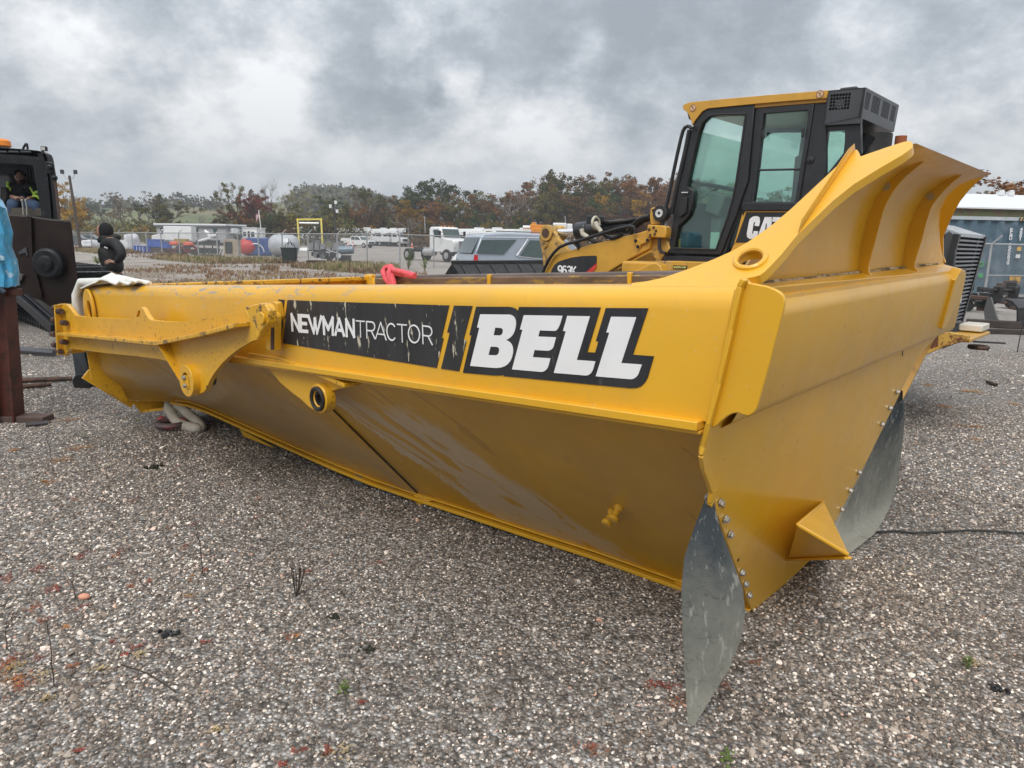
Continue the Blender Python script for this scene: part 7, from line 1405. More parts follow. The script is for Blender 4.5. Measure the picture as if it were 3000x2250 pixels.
# white road tractor
g = gd(1290, 61); tr = thing('road_tractor', 'white conventional truck tractor without trailer parked alone in the lot', 'truck', loc=tuple(g), rz=-.80)
side_prism([(3.0, .75), (3.05, 1.65), (2.85, 1.82), (1.55, 1.98), (1.25, 2.75), (1.05, 2.85), (-.1, 2.85), (-.25, 2.7), (-.25, .75)], -1.0, 1.0).build('cab', WPAINT, tr, bevel=.10)
mb = MB(); mb.prism([Vector((1.60, -.88, 2.02)), Vector((1.60, .88, 2.02)), Vector((1.32, .84, 2.68)), Vector((1.32, -.84, 2.68))], (.025, 0, .01), (0, 0, 0)); mb.build('windscreen', VGL, tr)
for s_ in (-1, 1):
    mb = MB(); mb.prism([Vector((x, s_ * 1.005, z)) for x, z in ((1.35, 2.0), (1.05, 2.62), (.35, 2.62), (.35, 2.0))], (0, 0, 0), (0, s_ * .01, 0)); mb.build('side_window', VGL, tr)
    mb = MB(); mb.tube([(1.5, s_ * 1.02, 2.4), (1.6, s_ * 1.3, 2.4), (1.6, s_ * 1.3, 1.9)], .03, 6); mb.box((1.6, s_ * 1.32, 2.25), (.08, .2, .55)); mb.build('mirror', VBLK, tr)
    wheel(tr, 2.15, s_ * 1.0, .52); wheel(tr, -3.2, s_ * .95, .52, .5); mb = MB(); mb.span((2.85, s_ * .85 - .14, 1.2), (3.08, s_ * .85 + .14, 1.5)); mb.build('headlight', LAMPW, tr)
mb = MB(); mb.span((3.02, -.5, 1.05), (3.09, .5, 1.72)); gl_ = mb.build('grille', RIM, tr)
for k in range(5): mb = MB(); mb.span((3.09, -.46, 1.12 + k * .115), (3.11, .46, 1.17 + k * .115)); mb.build('grille_bar', VBLK, gl_)
mb = MB(); mb.span((2.9, -1.15, .5), (3.25, 1.15, .85)); mb.build('bumper', VBLK, tr, bevel=.05); mb = MB(); mb.span((-4.2, -.42, .75), (.0, .42, .98)); mb.build('chassis', VBLK, tr); mb = MB(); mb.cyl((-3.1, 0, 1.0), (-3.1, 0, 1.12), .45, n=16); mb.build('fifth_wheel', VBLK, tr); mb = MB(); mb.cyl((-.9, .95, .75), (.4, .95, .75), .3, n=14); mb.cyl((-.9, -.95, .75), (.4, -.95, .75), .3, n=14); mb.build('fuel_tank', RIM, tr)
mb = MB(); [mb.ball((.9, y, 2.9), .06, 8, 5) for y in (-.6, -.2, .2, .6)]; mb.build('roof_marker', mat('amber', (.8, .3, .03), .3), tr)
# silver SUV broadside
SIL = mat('silver_blue_paint', (.34, .38, .44), .22, .35, .04, 1, coat=.8); sv0 = dp(1385, 714, 22.6); sv1 = dp(1850, 714, 24.6)
sd0 = Vector((sv0.x, sv0.y, 0)); sdir = (Vector((sv1.x, sv1.y, 0)) - sd0); rz = math.atan2(sdir.y, sdir.x); su = thing('silver_suv', 'silver-blue SUV parked broadside behind the loader bucket', 'car', loc=tuple(sd0), rz=rz)
def sp3(prof, y): return [Vector((x, y, z)) for x, z in prof]
body = [(0.02, .55), (0.0, .95), (.05, 1.22), (.32, 1.80), (.45, 1.90), (1.2, 1.95), (2.9, 1.93), (3.15, 1.88), (3.95, 1.32), (5.0, 1.22), (5.25, 1.05), (5.3, .55), (5.1, .35), (.25, .35)]
mb = MB(); rows = []
for y, k in ((0, .86), (.05, .96), (.14, 1.0), (1.86, 1.0), (1.95, .96), (2.0, .86)):
    rows.append([Vector((2.65 + (x - 2.65) * (1 if k == 1 else .995), y + (0.14 * max(0, (z - 1.25) / .7) * (1 if y < 1 else -1)), z - (.03 if (k < .9 and z > 1.8) else 0))) for x, z in body])
mb.sheet([r + [r[0]] for r in rows]); mb.f.append(tuple(range(len(body)))); mb.m.append(0); mb.f.append(tuple(5 * (len(body) + 1) + j for j in range(len(body)))); mb.m.append(0); mb.build('body', SIL, su, bevel=.02)
def sw_(prof, nm, m, off=.012): 
    mb = MB(); mb.prism([Vector((x, .14 * max(0, (z - 1.25) / .7) - off, z)) for x, z in prof], (0, 0, 0), (0, .01, 0)); return mb.build(nm, m, su, smooth=0)
sw_([(.14, 1.28), (.34, 1.70), (1.52, 1.73), (1.05, 1.26)], 'rear_quarter_window', VGL); sw_([(1.62, 1.24), (1.98, 1.72), (2.45, 1.72), (2.52, 1.14), (1.75, 1.18)], 'rear_door_window', VGL); sw_([(2.58, 1.14), (2.5, 1.73), (3.0, 1.72), (3.7, 1.22), (3.6, 1.14)], 'front_door_window', VGL)
for prof in ([(1.52, 1.22), (1.94, 1.78), (1.90, 1.78), (1.46, 1.24)], [(1.5, 1.22), (1.58, 1.18), (2.5, 1.10), (3.65, 1.08), (3.65, 1.11), (2.5, 1.13), (1.62, 1.21)], [(.3, 1.78), (1.9, 1.80), (3.1, 1.78), (3.1, 1.80), (1.9, 1.82), (.3, 1.80)]): sw_(prof, 'chrome_trim', mat('bright_trim', (.75, .76, .78), .15, .9), .018)
sw_([(.0, .95), (.05, 1.24), (.17, 1.22), (.15, .90)], 'tail_light', LAMPR, .03)
mb = MB(); mb.prism([Vector((.04, .2, 1.28)), Vector((.04, 1.8, 1.28)), Vector((.33, 1.75, 1.78)), Vector((.33, .25, 1.78))], (-.03, 0, 0), (-.01, 0, 0)); mb.build('rear_window', VGL, su)
for x in (.95, 4.2):
    for y in (.12, 1.88): wheel(su, x, y, .40, .26)
mb = MB(); mb.tube([(.9, .32, 1.99), (2.8, .32, 1.98)], .02, 6); mb.build('roof_rail', GRY, su)
# white car behind it and the cone
g = gd(1400, 30); wc_ = thing('white_car', 'white car mostly hidden behind the silver SUV, only its rear wing showing', 'car', loc=tuple(g), rz=.3)
side_prism([(-.9, .4), (-.92, .9), (-.75, 1.15), (-.2, 1.20), (.1, 1.6), (2.6, 1.6), (3.4, 1.1), (3.9, .95), (3.9, .4)], -.9, .9).build('body', WPAINT, wc_, bevel=.08)
for y in (-.85, .85): wheel(wc_, -.05, y, .38); wheel(wc_, 3.0, y, .38)
CONE = mat('cone_orange', (.75, .10, .03), .6, 0, .1); CONEW = mat('cone_white', (.7, .7, .7), .5)
def cone(label, loc, s=1.0, group=None):
    t = thing('traffic_cone', label, 'cone', loc=loc, group=group)
    mb = MB(); mb.lathe([(0.03, .15 * s), (.72 * s, .03 * s)], (0, 0, 0), (0, 0, 1), 14); mb.build('cone_body', CONE, t); mb = MB(); mb.box((0, 0, .02), (.38 * s, .38 * s, .04)); mb.build('base', CONE, t)
    mb = MB(); mb.lathe([(.35 * s, .105 * s), (.52 * s, .074 * s)], (0, 0, 0), (0, 0, 1), 14); mb.build('reflective_band', CONEW, t)
cone('orange cone with white band beside the rear of the silver SUV', tuple(gd(1345, 27.5)))
cone('orange cone at the rear wheel of the white pickup', tuple(gd(1020, 110)), 1.5); cone('second orange cone by the white pickup, right of the first', tuple(gd(1034, 108)), 1.5); cone('tiny far orange cone alone by the wood fence', tuple(gd(1207, 130)), 1.3)
# orange lift and white bucket above the SUV roof, far trucks behind the road tractor
OR = mat('lift_orange', (.62, .24, .03), .4); g = gd(1580, 60)
al = thing('aerial_lift', 'orange aerial lift truck with white bucket seen over the SUV roof', 'lift truck', loc=tuple(g))
mb = MB(); mb.span((-1.7, -1, .6), (2.0, 1, 2.15)); mb.build('deck', OR, al, bevel=.05); mb = MB(); mb.span((-.7, -.5, 2.15), (.7, .5, 2.9)); mb.beam((-.8, 0, 3.0), (1.1, 0, 2.95), .5, .4); mb.cyl((-.5, 0, 2.9), (-.5, 0, 3.35), .2); mb.build('turret', OR, al, bevel=.04); mb = MB(); mb.span((1.1, -.5, 2.35), (2.2, .5, 3.35)); mb.span((2.25, -.3, 2.6), (2.7, .3, 3.3)); mb.build('bucket', WPAINT, al, bevel=.06); mb = MB(); mb.cyl((-1.4, 0, 2.95), (-.8, 0, 2.95), .15); mb.build('winch', WPAINT, al)
for i, (x, d, lab) in enumerate(((1395, 96, 'white boom truck behind the road tractor cab, right side'), (1345, 99, 'white boom truck partly hidden behind the road tractor'), (1480, 92, 'white lattice boom truck above the SUV roof, left'), (1530, 95, 'white boom truck above the middle of the SUV roof'))): bucket_truck(lab, tuple(gd(x, d)), .1 + .15 * i, 'white boom trucks behind the silver SUV', .3, i)
# dark parked cars at the far left, white box truck, white vehicle
for x, d, lab in ((222, 95, 'dark grey car beyond the fence, left of the hooded person'), (262, 98, 'dark car beyond the fence, touching the left of the hooded person')):
    g = gd(x, d); t = thing('parked_car', lab, 'car', loc=tuple(g), rz=.2)
    side_prism([(-2.2, .35), (-2.25, .9), (-1.9, 1.05), (-1.3, 1.5), (.4, 1.5), (1.2, 1.0), (2.2, .85), (2.25, .35)], -.88, .88).build('body', mat('dark_car_paint', (.05, .055, .065), .3, coat=.5), t, bevel=.06); mb = MB(); mb.prism([Vector((x_, -.9, z)) for x_, z in ((-1.5, 1.02), (-1.15, 1.42), (.3, 1.42), (.95, 1.02))], (0, 0, 0), (0, 1.8, 0)); mb.build('windows', VGL, t)
    for xx in (-1.4, 1.4):
        for y in (-.8, .8): wheel(t, xx, y, .33)
g = gd(520, 96); bt = thing('box_truck', 'white service box truck in front of the grey office building', 'truck', loc=tuple(g), rz=math.pi + .12)
mb = MB(); mb.span((-2.2, -1.1, .95), (1.3, 1.1, 2.75)); mb.build('box_body', WPAINT, bt, bevel=.04); side_prism([(1.3, .7), (1.3, 2.3), (1.6, 2.3), (2.0, 1.7), (2.9, 1.5), (2.95, .7)], -.95, .95).build('cab', WPAINT, bt, bevel=.08); mb = MB(); mb.prism([Vector((x_, -.97, z)) for x_, z in ((1.4, 1.7), (1.4, 2.2), (1.62, 2.2), (1.9, 1.7))], (0, 0, 0), (0, 1.94, 0)); mb.build('windows', VGL, bt)
for xx in (-1.3, 2.2):
    for y in (-.9, .9): wheel(bt, xx, y, .42)
# ------------------------------------------------------------ buildings
g = gd(663, 112); OFG = mat('grey_siding', (.33, .34, .35), .6, 0, .08, 2); ROOFW = mat('white_metal_roof', (.70, .72, .74), .35, .1, .05)
of = thing('office_trailer', 'long grey modular office with white roof edge and narrow windows', 'building', loc=tuple(g), rz=math.pi - .32)
mb = MB(); mb.span((0, -4.3, .5), (13.5, 0, 3.1)); wl_ = mb.build('wall', OFG, of); mb = MB(); mb.span((-.3, -4.6, 3.1), (13.8, .3, 3.35)); mb.build('roof', ROOFW, of); mb = MB(); mb.span((-.32, -4.62, 2.85), (13.82, .32, 3.09)); mb.build('fascia', mat('dark_fascia', (.12, .13, .14), .6), of); mb = MB(); mb.span((.1, -4.2, 0), (13.4, -.1, .5)); mb.build('skirting', VBLK, of)
for x in (1.6, 5.2, 9.0, 12.0): mb = MB(); mb.span((x, .01, 1.2), (x + .7, .05, 2.6)); mb.build('window', VGL, of)
mb = MB(); mb.span((-.04, -3.2, .7), (-.01, -2.2, 2.7)); dr_ = mb.build('door', WPAINT, of); mb = MB(); mb.span((-.7, -2.0, 1.9), (-.03, -.9, 2.75)); mb.build('wall_unit', ROOFW, of)
g = gd(745, 116); wt = thing('white_trailer', 'small white site trailer right of the grey office', 'trailer', loc=tuple(g), rz=-.25); mb = MB(); mb.span((-1.5, -1.2, .5), (1.35, 1.2, 2.75)); mb.build('body', WPAINT, wt, bevel=.05); mb = MB(); mb.span((-1.6, -1.3, 2.75), (1.45, 1.3, 2.9)); mb.build('roof', ROOFW, wt); mb = MB(); mb.span((-1.1, -1.22, 1.5), (-.6, -1.2, 2.2)); mb.span((.3, -1.22, 1.4), (.9, -1.2, 2.2)); mb.build('window', VGL, wt); mb = MB(); mb.span((-.3, -1.22, .6), (.1, -1.2, 2.3)); mb.build('door', VBLK, wt)
# flag, masts, yellow frame
g = gd(770, 105); fl = thing('flag_pole', 'leaning white flag pole with red striped flag beside the white trailer', 'flag pole', loc=tuple(g)); tp_ = dp(758, 615, 105) - g; mb = MB(); mb.tube([Vector((0, 0, 0)), tp_], .05, 6); mb.build('pole', WPAINT, fl)
mb = MB(); rows = [[tp_ * (1 - .03 - .16 * i / 6) + Vector((-.5 * j / 6, .08 * math.sin(j), -.75 * j / 6)) for j in range(7)] for i in range(7)]; mb.sheet(rows, th=(0, .02, 0)); mb.build('flag', mat('flag_cloth', (.45, .40, .42), .8, col2=(.25, .05, .06), mscale=3.5, mthr=.5), fl)
def pole(label, x, yt, yb, depth, xt, r, m, heads, nm='light_pole'):
    g = dp(x, yb, depth); g.z = terrain(g.x, g.y); t = thing(nm, label, 'light pole', loc=tuple(g)); tp = dp(xt, yt, depth) - g; mb = MB(); mb.tube([Vector((0, 0, 0)), tp * .5, tp], [r, r * .9, r * .75], 8); mb.build('pole', m, t)
    mb = MB()
    for dx, dz in heads: mb.tube([tp + Vector((0, 0, -.3)), tp + Vector((dx * .5, 0, dz * .3 - .35)), tp + Vector((dx, 0, dz))], .035, 5)
    mb.build('bracket_arm', GALV, t)
    for dx, dz in heads: mb = MB(); mb.box(tp + Vector((dx, 0, dz + .1)), (.30, .28, .42)); mb.build('lamp_head', RUBD if heads[0][1] > -.5 else WPAINT, t, bevel=.03)
    return t
pole('leaning dark wooden pole with twin floodlights left of the hooded person', 237, 515, 733, 76, 203, .17, mat('old_pole', (.055, .04, .03), .9), [(-.72, .30), (.68, .30)])
pole('thin black light mast with small white lamps behind the trucks', 986, 600, 727, 92, 977, .12, mat('mast_black', (.02, .02, .022), .5), [(.45, -.9), (.3, .2), (-.4, -.3)], 'light_mast')
for x, yt, lab in ((1247, 634, 'thin grey lamp pole in front of the wood above the road tractor'), (1659, 633, 'thin grey lamp pole in front of the wood above the loader cylinder')): pole(lab, x, yt, 700, 138, x - 3, .09, GALV, [(-.4, .1)])
YF = mat('frame_yellow', (.62, .52, .10), .5); g = gd(905, 104); yf = thing('yellow_gate_frame', 'tall yellow height frame with hanging white bar in the yard', 'gate frame', loc=tuple(g)); sc_ = 104 / F
mb = MB(); A_, B_2 = dp(872, 643, 104) - g, dp(941, 642, 104) - g; a0, b0_ = dp(877, 714, 104) - g, dp(945, 716, 104) - g; a0.z = b0_.z = 0; mb.beam(a0, A_, .26, .2); mb.build('post', YF, yf); mb = MB(); mb.beam(b0_, B_2, .26, .2); mb.build('post', YF, yf); mb = MB(); mb.beam(A_ + Vector((-.15, 0, 0)), B_2 + Vector((.15, 0, 0)), .2, .24); mb.build('cross_beam', YF, yf)
mb = MB(); mb.tube([dp(877, 653, 104) - g, dp(934, 654, 104) - g], .13, 8); mb.build('hanging_bar', WPAINT, yf)
# ------------------------------------------------------------ yard clutter behind the fence
def yard(name, label, cat, x, depth, rz=0.0): g = gd(x, depth); return thing(name, label, cat, loc=tuple(g), rz=rz)
TB = mat('tank_blue', (.03, .075, .25), .5, 0, .15, 3); TR = mat('tank_red', (.50, .045, .035), .5, 0, .15, 3); TS = mat('tank_silver', (.46, .48, .51), .4, .2, .12, 2); OLV = mat('bin_green_black', (.018, .028, .026), .6)
t = yard('storage_tank', 'blue tank lying on its side with red domed end by the fence', 'tank', 765, 67, .06)
mb = MB(); mb.span((-1.2, -.8, .05), (1.05, .8, 1.65)); mb.build('tank_shell', TB, t, bevel=.12); mb = MB(); mb.ball((-1.1, -.3, .80), 1.0, 18, 12, sc=(.95, .9, .8)); mb.build('domed_end', TR, t); mb = MB(); mb.torus((-.25, -.95, .35), (0, 1, 0), .75, .05, 18, 6, a0=0, a1=math.pi); mb.build('hoop', WPAINT, t)
t = yard('propane_tank', 'silver horizontal gas tank right of the blue tank', 'tank', 832, 64, -.25)
mb = MB(); mb.lathe([(0, .05), (.05, .45), (.25, .8), (.5, .93), (2.2, .93), (2.45, .8), (2.65, .45), (2.7, .05)], (-1.35, 0, 1.05), (1, 0, 0), 24); mb.build('tank_shell', TS, t)
for x in (-.8, .8): mb = MB(); mb.span((x - .1, -.5, 0), (x + .1, .5, .3)); mb.build('saddle', GALV, t)
mb = MB(); mb.ball((-.4, 0, 1.98), .25, 12, 8, sc=(1, 1, .6)); mb.build('valve_dome', RIM, t)
t = yard('trash_bin', 'dark green wheeled bin in front of the silver gas tank', 'bin', 847, 49, 0)
mb = MB(); mb.box((0, 0, .50), (.78, .7, 1.0), taper=(1.2, 1.15)); mb.build('bin_body', OLV, t, bevel=.03); mb = MB(); mb.box((0, 0, 1.03), (1.0, .85, .08)); mb.build('rim', OLV, t, bevel=.02)
mb = MB(); mb.torus((.05, 0, 1.05), (0, 1, 0), .34, .025, 16, 5, a0=-.2, a1=math.pi + .4); mb.tube([(-.1, 0, 1.1), (0, 0, 1.7), (.2, 0, 1.2)], .03, 6); mb.build('hose_loop', VBLK, t)
t = yard('concrete_mixer', 'tan boxy mixer machine with open dark side by the fence', 'mixer', 682, 62, .1)
mb = MB(); mb.span((-.65, -.5, .15), (.55, .5, 1.5)); mb.build('cabinet', mat('tan_panel', (.36, .29, .20), .7, 0, .2, 3), t, bevel=.03); mb = MB(); mb.span((-.52, -.52, .3), (.1, -.50, 1.3)); mb.build('opening', RUBD, t); mb = MB(); mb.lathe([(0, .18), (.25, .4), (.45, .35)], (.45, 0, 1.5), (0, 0, 1), 14); mb.build('hopper', mat('hopper_grey', (.05, .05, .05), .7), t)
t = yard('engine_skid', 'black engine and pump on a steel skid with a pale blue cylinder by the fence', 'engine skid', 975, 47.5, .02)
mb = MB(); mb.span((-1.65, -.6, .05), (1.7, .6, .28)); mb.build('skid', mat('rusty_skid', (.045, .03, .025), .8), t)
r_ = random.Random(12)
for k in range(9): mb = MB(); x_ = -1.2 + k * .16; mb.box((x_, r_.uniform(-.3, .1), .5 + r_.uniform(-.1, .35)), (r_.uniform(.2, .4), r_.uniform(.3, .6), r_.uniform(.25, .5)), rz=r_.uniform(-.3, .3)); mb.build('engine_block', VBLK, t, bevel=.02)
mb = MB(); mb.cyl((-1.0, -.4, .65), (-1.0, -.5, .65), .22, n=16); mb.cyl((-.6, -.42, .55), (-.6, -.5, .55), .18, n=16); mb.build('pulley', GRY, t); mb = MB(); mb.beam((-.7, -.2, 1.1), (.3, -.2, .8), .05, .05); mb.build('pipe', WPAINT, t)
mb = MB(); mb.lathe([(0, .1), (.05, .27), (1.1, .27), (1.15, .1)], (.25, 0, .95), (1, 0, .06), 18); mb.build('air_tank', mat('pale_blue_tank', (.17, .23, .27), .4, .2), t); mb = MB(); mb.cyl((.45, -.35, .62), (.45, -.42, .62), .17, n=14); mb.build('disc', WPAINT, t); mb = MB(); mb.span((.2, -.3, .28), (1.15, .3, .65)); mb.build('engine_block', VBLK, t); mb = MB(); mb.span((-.45, -.3, 1.15), (.0, .2, 1.5)); mb.build('tool_box', mat('olive_box', (.20, .19, .12), .7), t)
UB = mat('crate_blue', (.035, .10, .42), .5, 0, .1)
for x, d, sx, sz, z, lab in ((456, 74, 1.35, .75, .45, 'large bright blue crate beyond the fence, centre of the clutter'), (486, 72, .72, .55, .4, 'smaller blue crate just right of the large blue one'), (416, 70, 1.15, .55, .02, 'low dark blue crate with pale straps left of the large blue one')):
    t = yard('blue_crate', lab, 'crate', x, d); mb = MB(); mb.span((-sx / 2, -.5, z), (sx / 2, .5, z + sz)); mb.build('crate_body', UB, t, bevel=.04); mb = MB(); mb.span((-sx / 2 - .03, -.53, z + sz), (sx / 2 + .03, .53, z + sz + .07)); mb.build('lid', UB, t)
    if z > .1: mb = MB(); mb.span((-sx / 2 - .1, -.4, 0), (sx / 2 + .1, .4, z - .01)); mb.build('pallet', mat('old_wood', (.09, .06, .04), .9), t)
    else: [MB().span((q - .03, -.515, z), (q + .03, -.50, z + sz)).build('strap', WPAINT, t) for q in (-.3, .0, .3)]
WRP = mat('white_wrap', (.62, .63, .65), .5, 0, .12, 2.5, bump=.6, bscale=3)
def wrapped(lab, x, d, w, h, seed, cat='wrapped machine', m=WRP, nm='wrapped_machine'):
    t = yard(nm, lab, cat, x, d); r = random.Random(seed); mb = MB(); mb.ball((0, 0, h * .5), 1.0, 20, 14)
    for i, v in enumerate(mb.v):
        q = Vector((v.x, v.y, v.z - h * .5)); k = 1 + .22 * mnoise.noise(q * 1.8 + Vector((seed, 0, 0))); q = Vector((math.copysign(abs(q.x) ** .7, q.x), math.copysign(abs(q.y) ** .7, q.y), math.copysign(abs(q.z) ** .7, q.z))); mb.v[i] = Vector((q.x * w / 2 * k, q.y * w * .4 * k, h * .5 + q.z * h * .5 * k))
    mb.build('cover', m, t, smooth=60); mb = MB()
    for k in range(4): mb.span((-w * .4 + k * w * .25, -.3, 0), (-w * .4 + k * w * .25 + .12, .3, h * .35))
    mb.build('legs', VBLK, t); return t
wrapped('tall white shrink-wrapped machine right behind the hooded person', 385, 72, 1.5, 1.75, 3); wrapped('lower white wrapped lump touching the left of the tall wrapped machine', 362, 73, 1.1, 1.1, 5); wrapped('white tangled lump left of the hooded person, beyond the fence', 268, 80, 2.0, 1.0, 7)
t = yard('white_hood', 'white curved machine cover in front of the grey office', 'machine cover', 608, 68); mb = MB(); mb.tube([(-.9, 0, 1.2), (-.3, 0, 1.35), (.3, 0, 1.5), (.1, 0, 2.0), (-.2, 0, 2.2)], [.1, .16, .2, .16, .12], 8); mb.tube([(.2, 0, 1.7), (.9, 0, 1.8), (1.0, 0, 2.1)], [.12, .14, .1], 8); mb.build('curved_duct', WPAINT, t); mb = MB(); [mb.beam((x, 0, 0), (x + .1, 0, 1.2), .08, .08) for x in (-1.0, -.4, .4, 1.0)]; mb.beam((-1.1, 0, 1.2), (1.2, 0, 1.25), .1, .2); mb.span((-.9, -.4, .1), (.9, .4, .6)); mb.build('black_frame', VBLK, t)
ORG = mat('mower_orange', (.60, .09, .04), .45)
for x, d, lab in ((552, 67, 'orange-red tiller machine left of the white curved cover'), (511, 69, 'orange-red machine with pale cap beside the smaller blue crate')):
    t = yard('orange_machine', lab, 'machine', x, d); mb = MB(); mb.lathe([(0, .25), (.12, .5), (.3, .45), (.42, .2)], (0, 0, .75), (0, 0, 1), 14); mb.build('engine_cover', ORG, t); mb = MB(); mb.span((-.75, -.35, .1), (.75, .35, .5)); mb.beam((.3, 0, .9), (.9, 0, .4), .25, .2); mb.build('deck', mat('dark_red_deck', (.12, .02, .015), .6), t); mb = MB(); mb.cyl((-.5, -.4, .22), (-.5, .4, .22), .22, n=12); mb.cyl((.5, -.4, .22), (.5, .4, .22), .22, n=12); mb.build('wheel', TYRE, t)
t = yard('yellow_machine', 'mustard yellow machine below the white box truck', 'machine', 533, 74); mb = MB(); mb.span((-.6, -.4, .9), (.6, .4, 1.35)); mb.beam((-.5, 0, 1.0), (-.3, 0, 0), .12, .12); mb.beam((.5, 0, 1.0), (.4, 0, 0), .12, .12); mb.build('yellow_body', mat('mustard', (.36, .25, .05), .5), t); mb = MB(); mb.span((-.5, -.4, 0), (.7, .4, .6)); mb.build('dark_base', VBLK, t)
for x, d, w, h, lab in ((447, 71, 1.6, .35, 'low rusty frame under the large blue crate'), (500, 66, 1.5, .4, 'low black and rust frame below the orange machine'), (590, 64, 1.2, .45, 'dark low frame left of the tan mixer'), (630, 63, .9, .6, 'dark low frame right of the white curved cover')):
    t = yard('scrap_metal', lab, 'steel frame', x, d); mb = MB(); mb.span((-w / 2, -.3, .02), (w / 2, .3, .14)); [mb.beam((-w / 2 + k * w / 4, -.2, .1), (-w / 2 + k * w / 4 + .1, .2, h), .06, .06) for k in range(5)]; mb.beam((-w / 2, 0, h), (w / 2, 0, h), .06, .06); mb.build('bars', RUSTB if x % 2 else VBLK, t)
t = yard('grey_generator', 'row of grey pumps and pipe racks behind the yellow frame', 'pump rack', 955, 88)
for k in range(6): mb = MB(); mb.span((-2 + k * .72, -.4, .1), (-2 + k * .72 + .5, .4, 1.0 + .3 * (k % 2))); mb.build('pump_case', mat('grey_case', (.20, .21, .22), .6, 0, .3, 3), t, bevel=.04)
mb = MB(); mb.beam((-2.2, -.5, .1), (2.6, -.5, .1), .1, .15); mb.beam((-2.2, -.5, 1.2), (2.6, -.5, 1.3), .05, .05); mb.build('rack', VBLK, t)
t = yard('white_tarp', 'white tarpaulin lying flat right of the silver gas tank', 'tarpaulin', 895, 92); mb = MB(); mb.ball((0, 0, 0), 1.0, 16, 8, sc=(1.3, .8, .35)); mb.build('tarp', WPAINT, t)

# ------------------------------------------------------------ right side: container, sheds, scrap
CB = mat('container_blue', (.07, .125, .165), .55, 0, .15, 3, col2=(.16, .20, .24), mscale=1.6, mthr=.58, msoft=.2); CR = mat('container_rust', (.13, .06, .04), .7, 0, .2, 2)
c_l, c_r = dp(2560, 714, 27.6), dp(3300, 714, 28.4); CO = Vector((c_l.x, c_l.y, 0)); cdv = Vector((c_r.x - c_l.x, c_r.y - c_l.y, 0)); CLn = cdv.length; rzc = math.atan2(cdv.y, cdv.x)
ct = thing('shipping_container', 'weathered blue corrugated shipping container behind the fence at right', 'container', loc=tuple(CO), rz=rzc)
CT = 2.96; mb = MB(); prof = []; x = 0; per = .56
while x < CLn:
    prof += [(x, 0), (x + per * .30, 0), (x + per * .42, .09), (x + per * .80, .09), (x + per * .98, 0)]; x += per
rows = [[Vector((px_, py_, .15)) for px_, py_ in prof], [Vector((px_, py_, CT - .12)) for px_, py_ in prof]]; mb.sheet(rows); cs = mb.build('corrugated_side', CB, ct, smooth=0, recalc=False)
mb = MB(); mb.span((-.05, -.03, CT - .13), (CLn, .12, CT)); mb.build('top_rail', mat('pale_rail', (.42, .46, .48), .5), ct); mb = MB(); mb.span((-.05, -.03, 0), (CLn, .12, .16)); mb.build('bottom_rail', CB, ct); mb = MB(); mb.span((-.05, .1, .1), (CLn, 2.44, CT - .02)); mb.build('box', CB, ct)
def on_ct(x, y): p = pl(x, y, CO, Vector((-math.sin(rzc), math.cos(rzc), 0))); return Matrix.Rotation(-rzc, 4, 'Z') @ (p - CO)
def ct_text(txt, x0, y0, x1, y1, w, m, name='letter', pen=(.2, .12)):
    n = len(txt)
    for i, ch in enumerate(txt):
        if ch == ' ': continue
        a = on_ct(x0 + (x1 - x0) * i / n, y0 + (y1 - y0) * i / n); b = on_ct(x0 + (x1 - x0) * (i + .8) / n, y0 + (y1 - y0) * (i + .8) / n)
        f = lambda u, v, z: Vector((a.x + (b.x - a.x) * (1 - v) + w * (u - .5), -.035 - z, a.z + (b.z - a.z) * (1 - v)))
        mb = MB(); glyph(mb, ch, f, pen, .004); mb.build(name, m, cs, smooth=0)
ct_text('ECMU 9950838', 2962, 669, 2950, 776, .085, WHD); ct_text('45G1', 2991, 668, 2986, 706, .085, WHD)
GRN = mat('green_print', (.05, .35, .12), .6)
c0 = on_ct(2871, 775); mb = MB(); mb.torus(c0 + Vector((0, -.04, 0)), (0, 1, 0), .09, .03, 16, 5); mb.beam(c0 + Vector((-.09, -.04, 0)), c0 + Vector((.09, -.04, 0)), .03, .01); mb.build('green_letter', GRN, cs); c1 = on_ct(2889, 775); mb = MB(); mb.beam(c1 + Vector((0, -.04, -.12)), c1 + Vector((0, -.04, .12)), .04, .01); mb.tube([c1 + Vector((0, -.04, .05)), c1 + Vector((.06, -.04, .11)), c1 + Vector((.14, -.04, .10))], .02, 5); mb.build('green_letter', GRN, cs)
c0 = on_ct(2871, 807); mb = MB(); mb.cyl(c0 + Vector((0, -.04, 0)), c0 + Vector((0, -.03, 0)), .10, n=14); mb.build('green_spot', GRN, cs)
SGY = mat('sign_yellow', (.62, .36, .06), .6); a, b = on_ct(2957, 805), on_ct(2985, 831); mb = MB(); mb.span((a.x, -.05, b.z), (b.x, -.04, a.z)); sg = mb.build('caution_sign', SGY, cs)
for r0_, txt in ((.03, 'CAUTION'), (.30, 'F1'), (.52, 'HIGH'), (.76, 'CONTAINER')):
    n = len(txt); ww = (b.x - a.x) * .9; hh = (a.z - b.z) * .17
    for i, ch in enumerate(txt):
        f = lambda u, v, z: Vector((a.x + (b.x - a.x) * .05 + ww * ((9 - n) / 18 + (i + .12 + .74 * u) / 9), -.052 - z, a.z - (a.z - b.z) * r0_ - hh * (1 - v)))
        mb = MB(); glyph(mb, ch, f, (.16, .12), .002); mb.build('letter', VBLK, sg, smooth=0) if mb.v else None
a, b = on_ct(2978, 723), on_ct(2988, 735); mb = MB(); mb.span((a.x, -.05, b.z), (b.x, -.04, a.z)); mb.build('orange_label', SGY, cs); a, b = on_ct(2974, 745), on_ct(2985, 756); mb = MB(); mb.span((a.x, -.05, b.z), (b.x, -.04, a.z)); mb.build('white_label', WHD, cs)
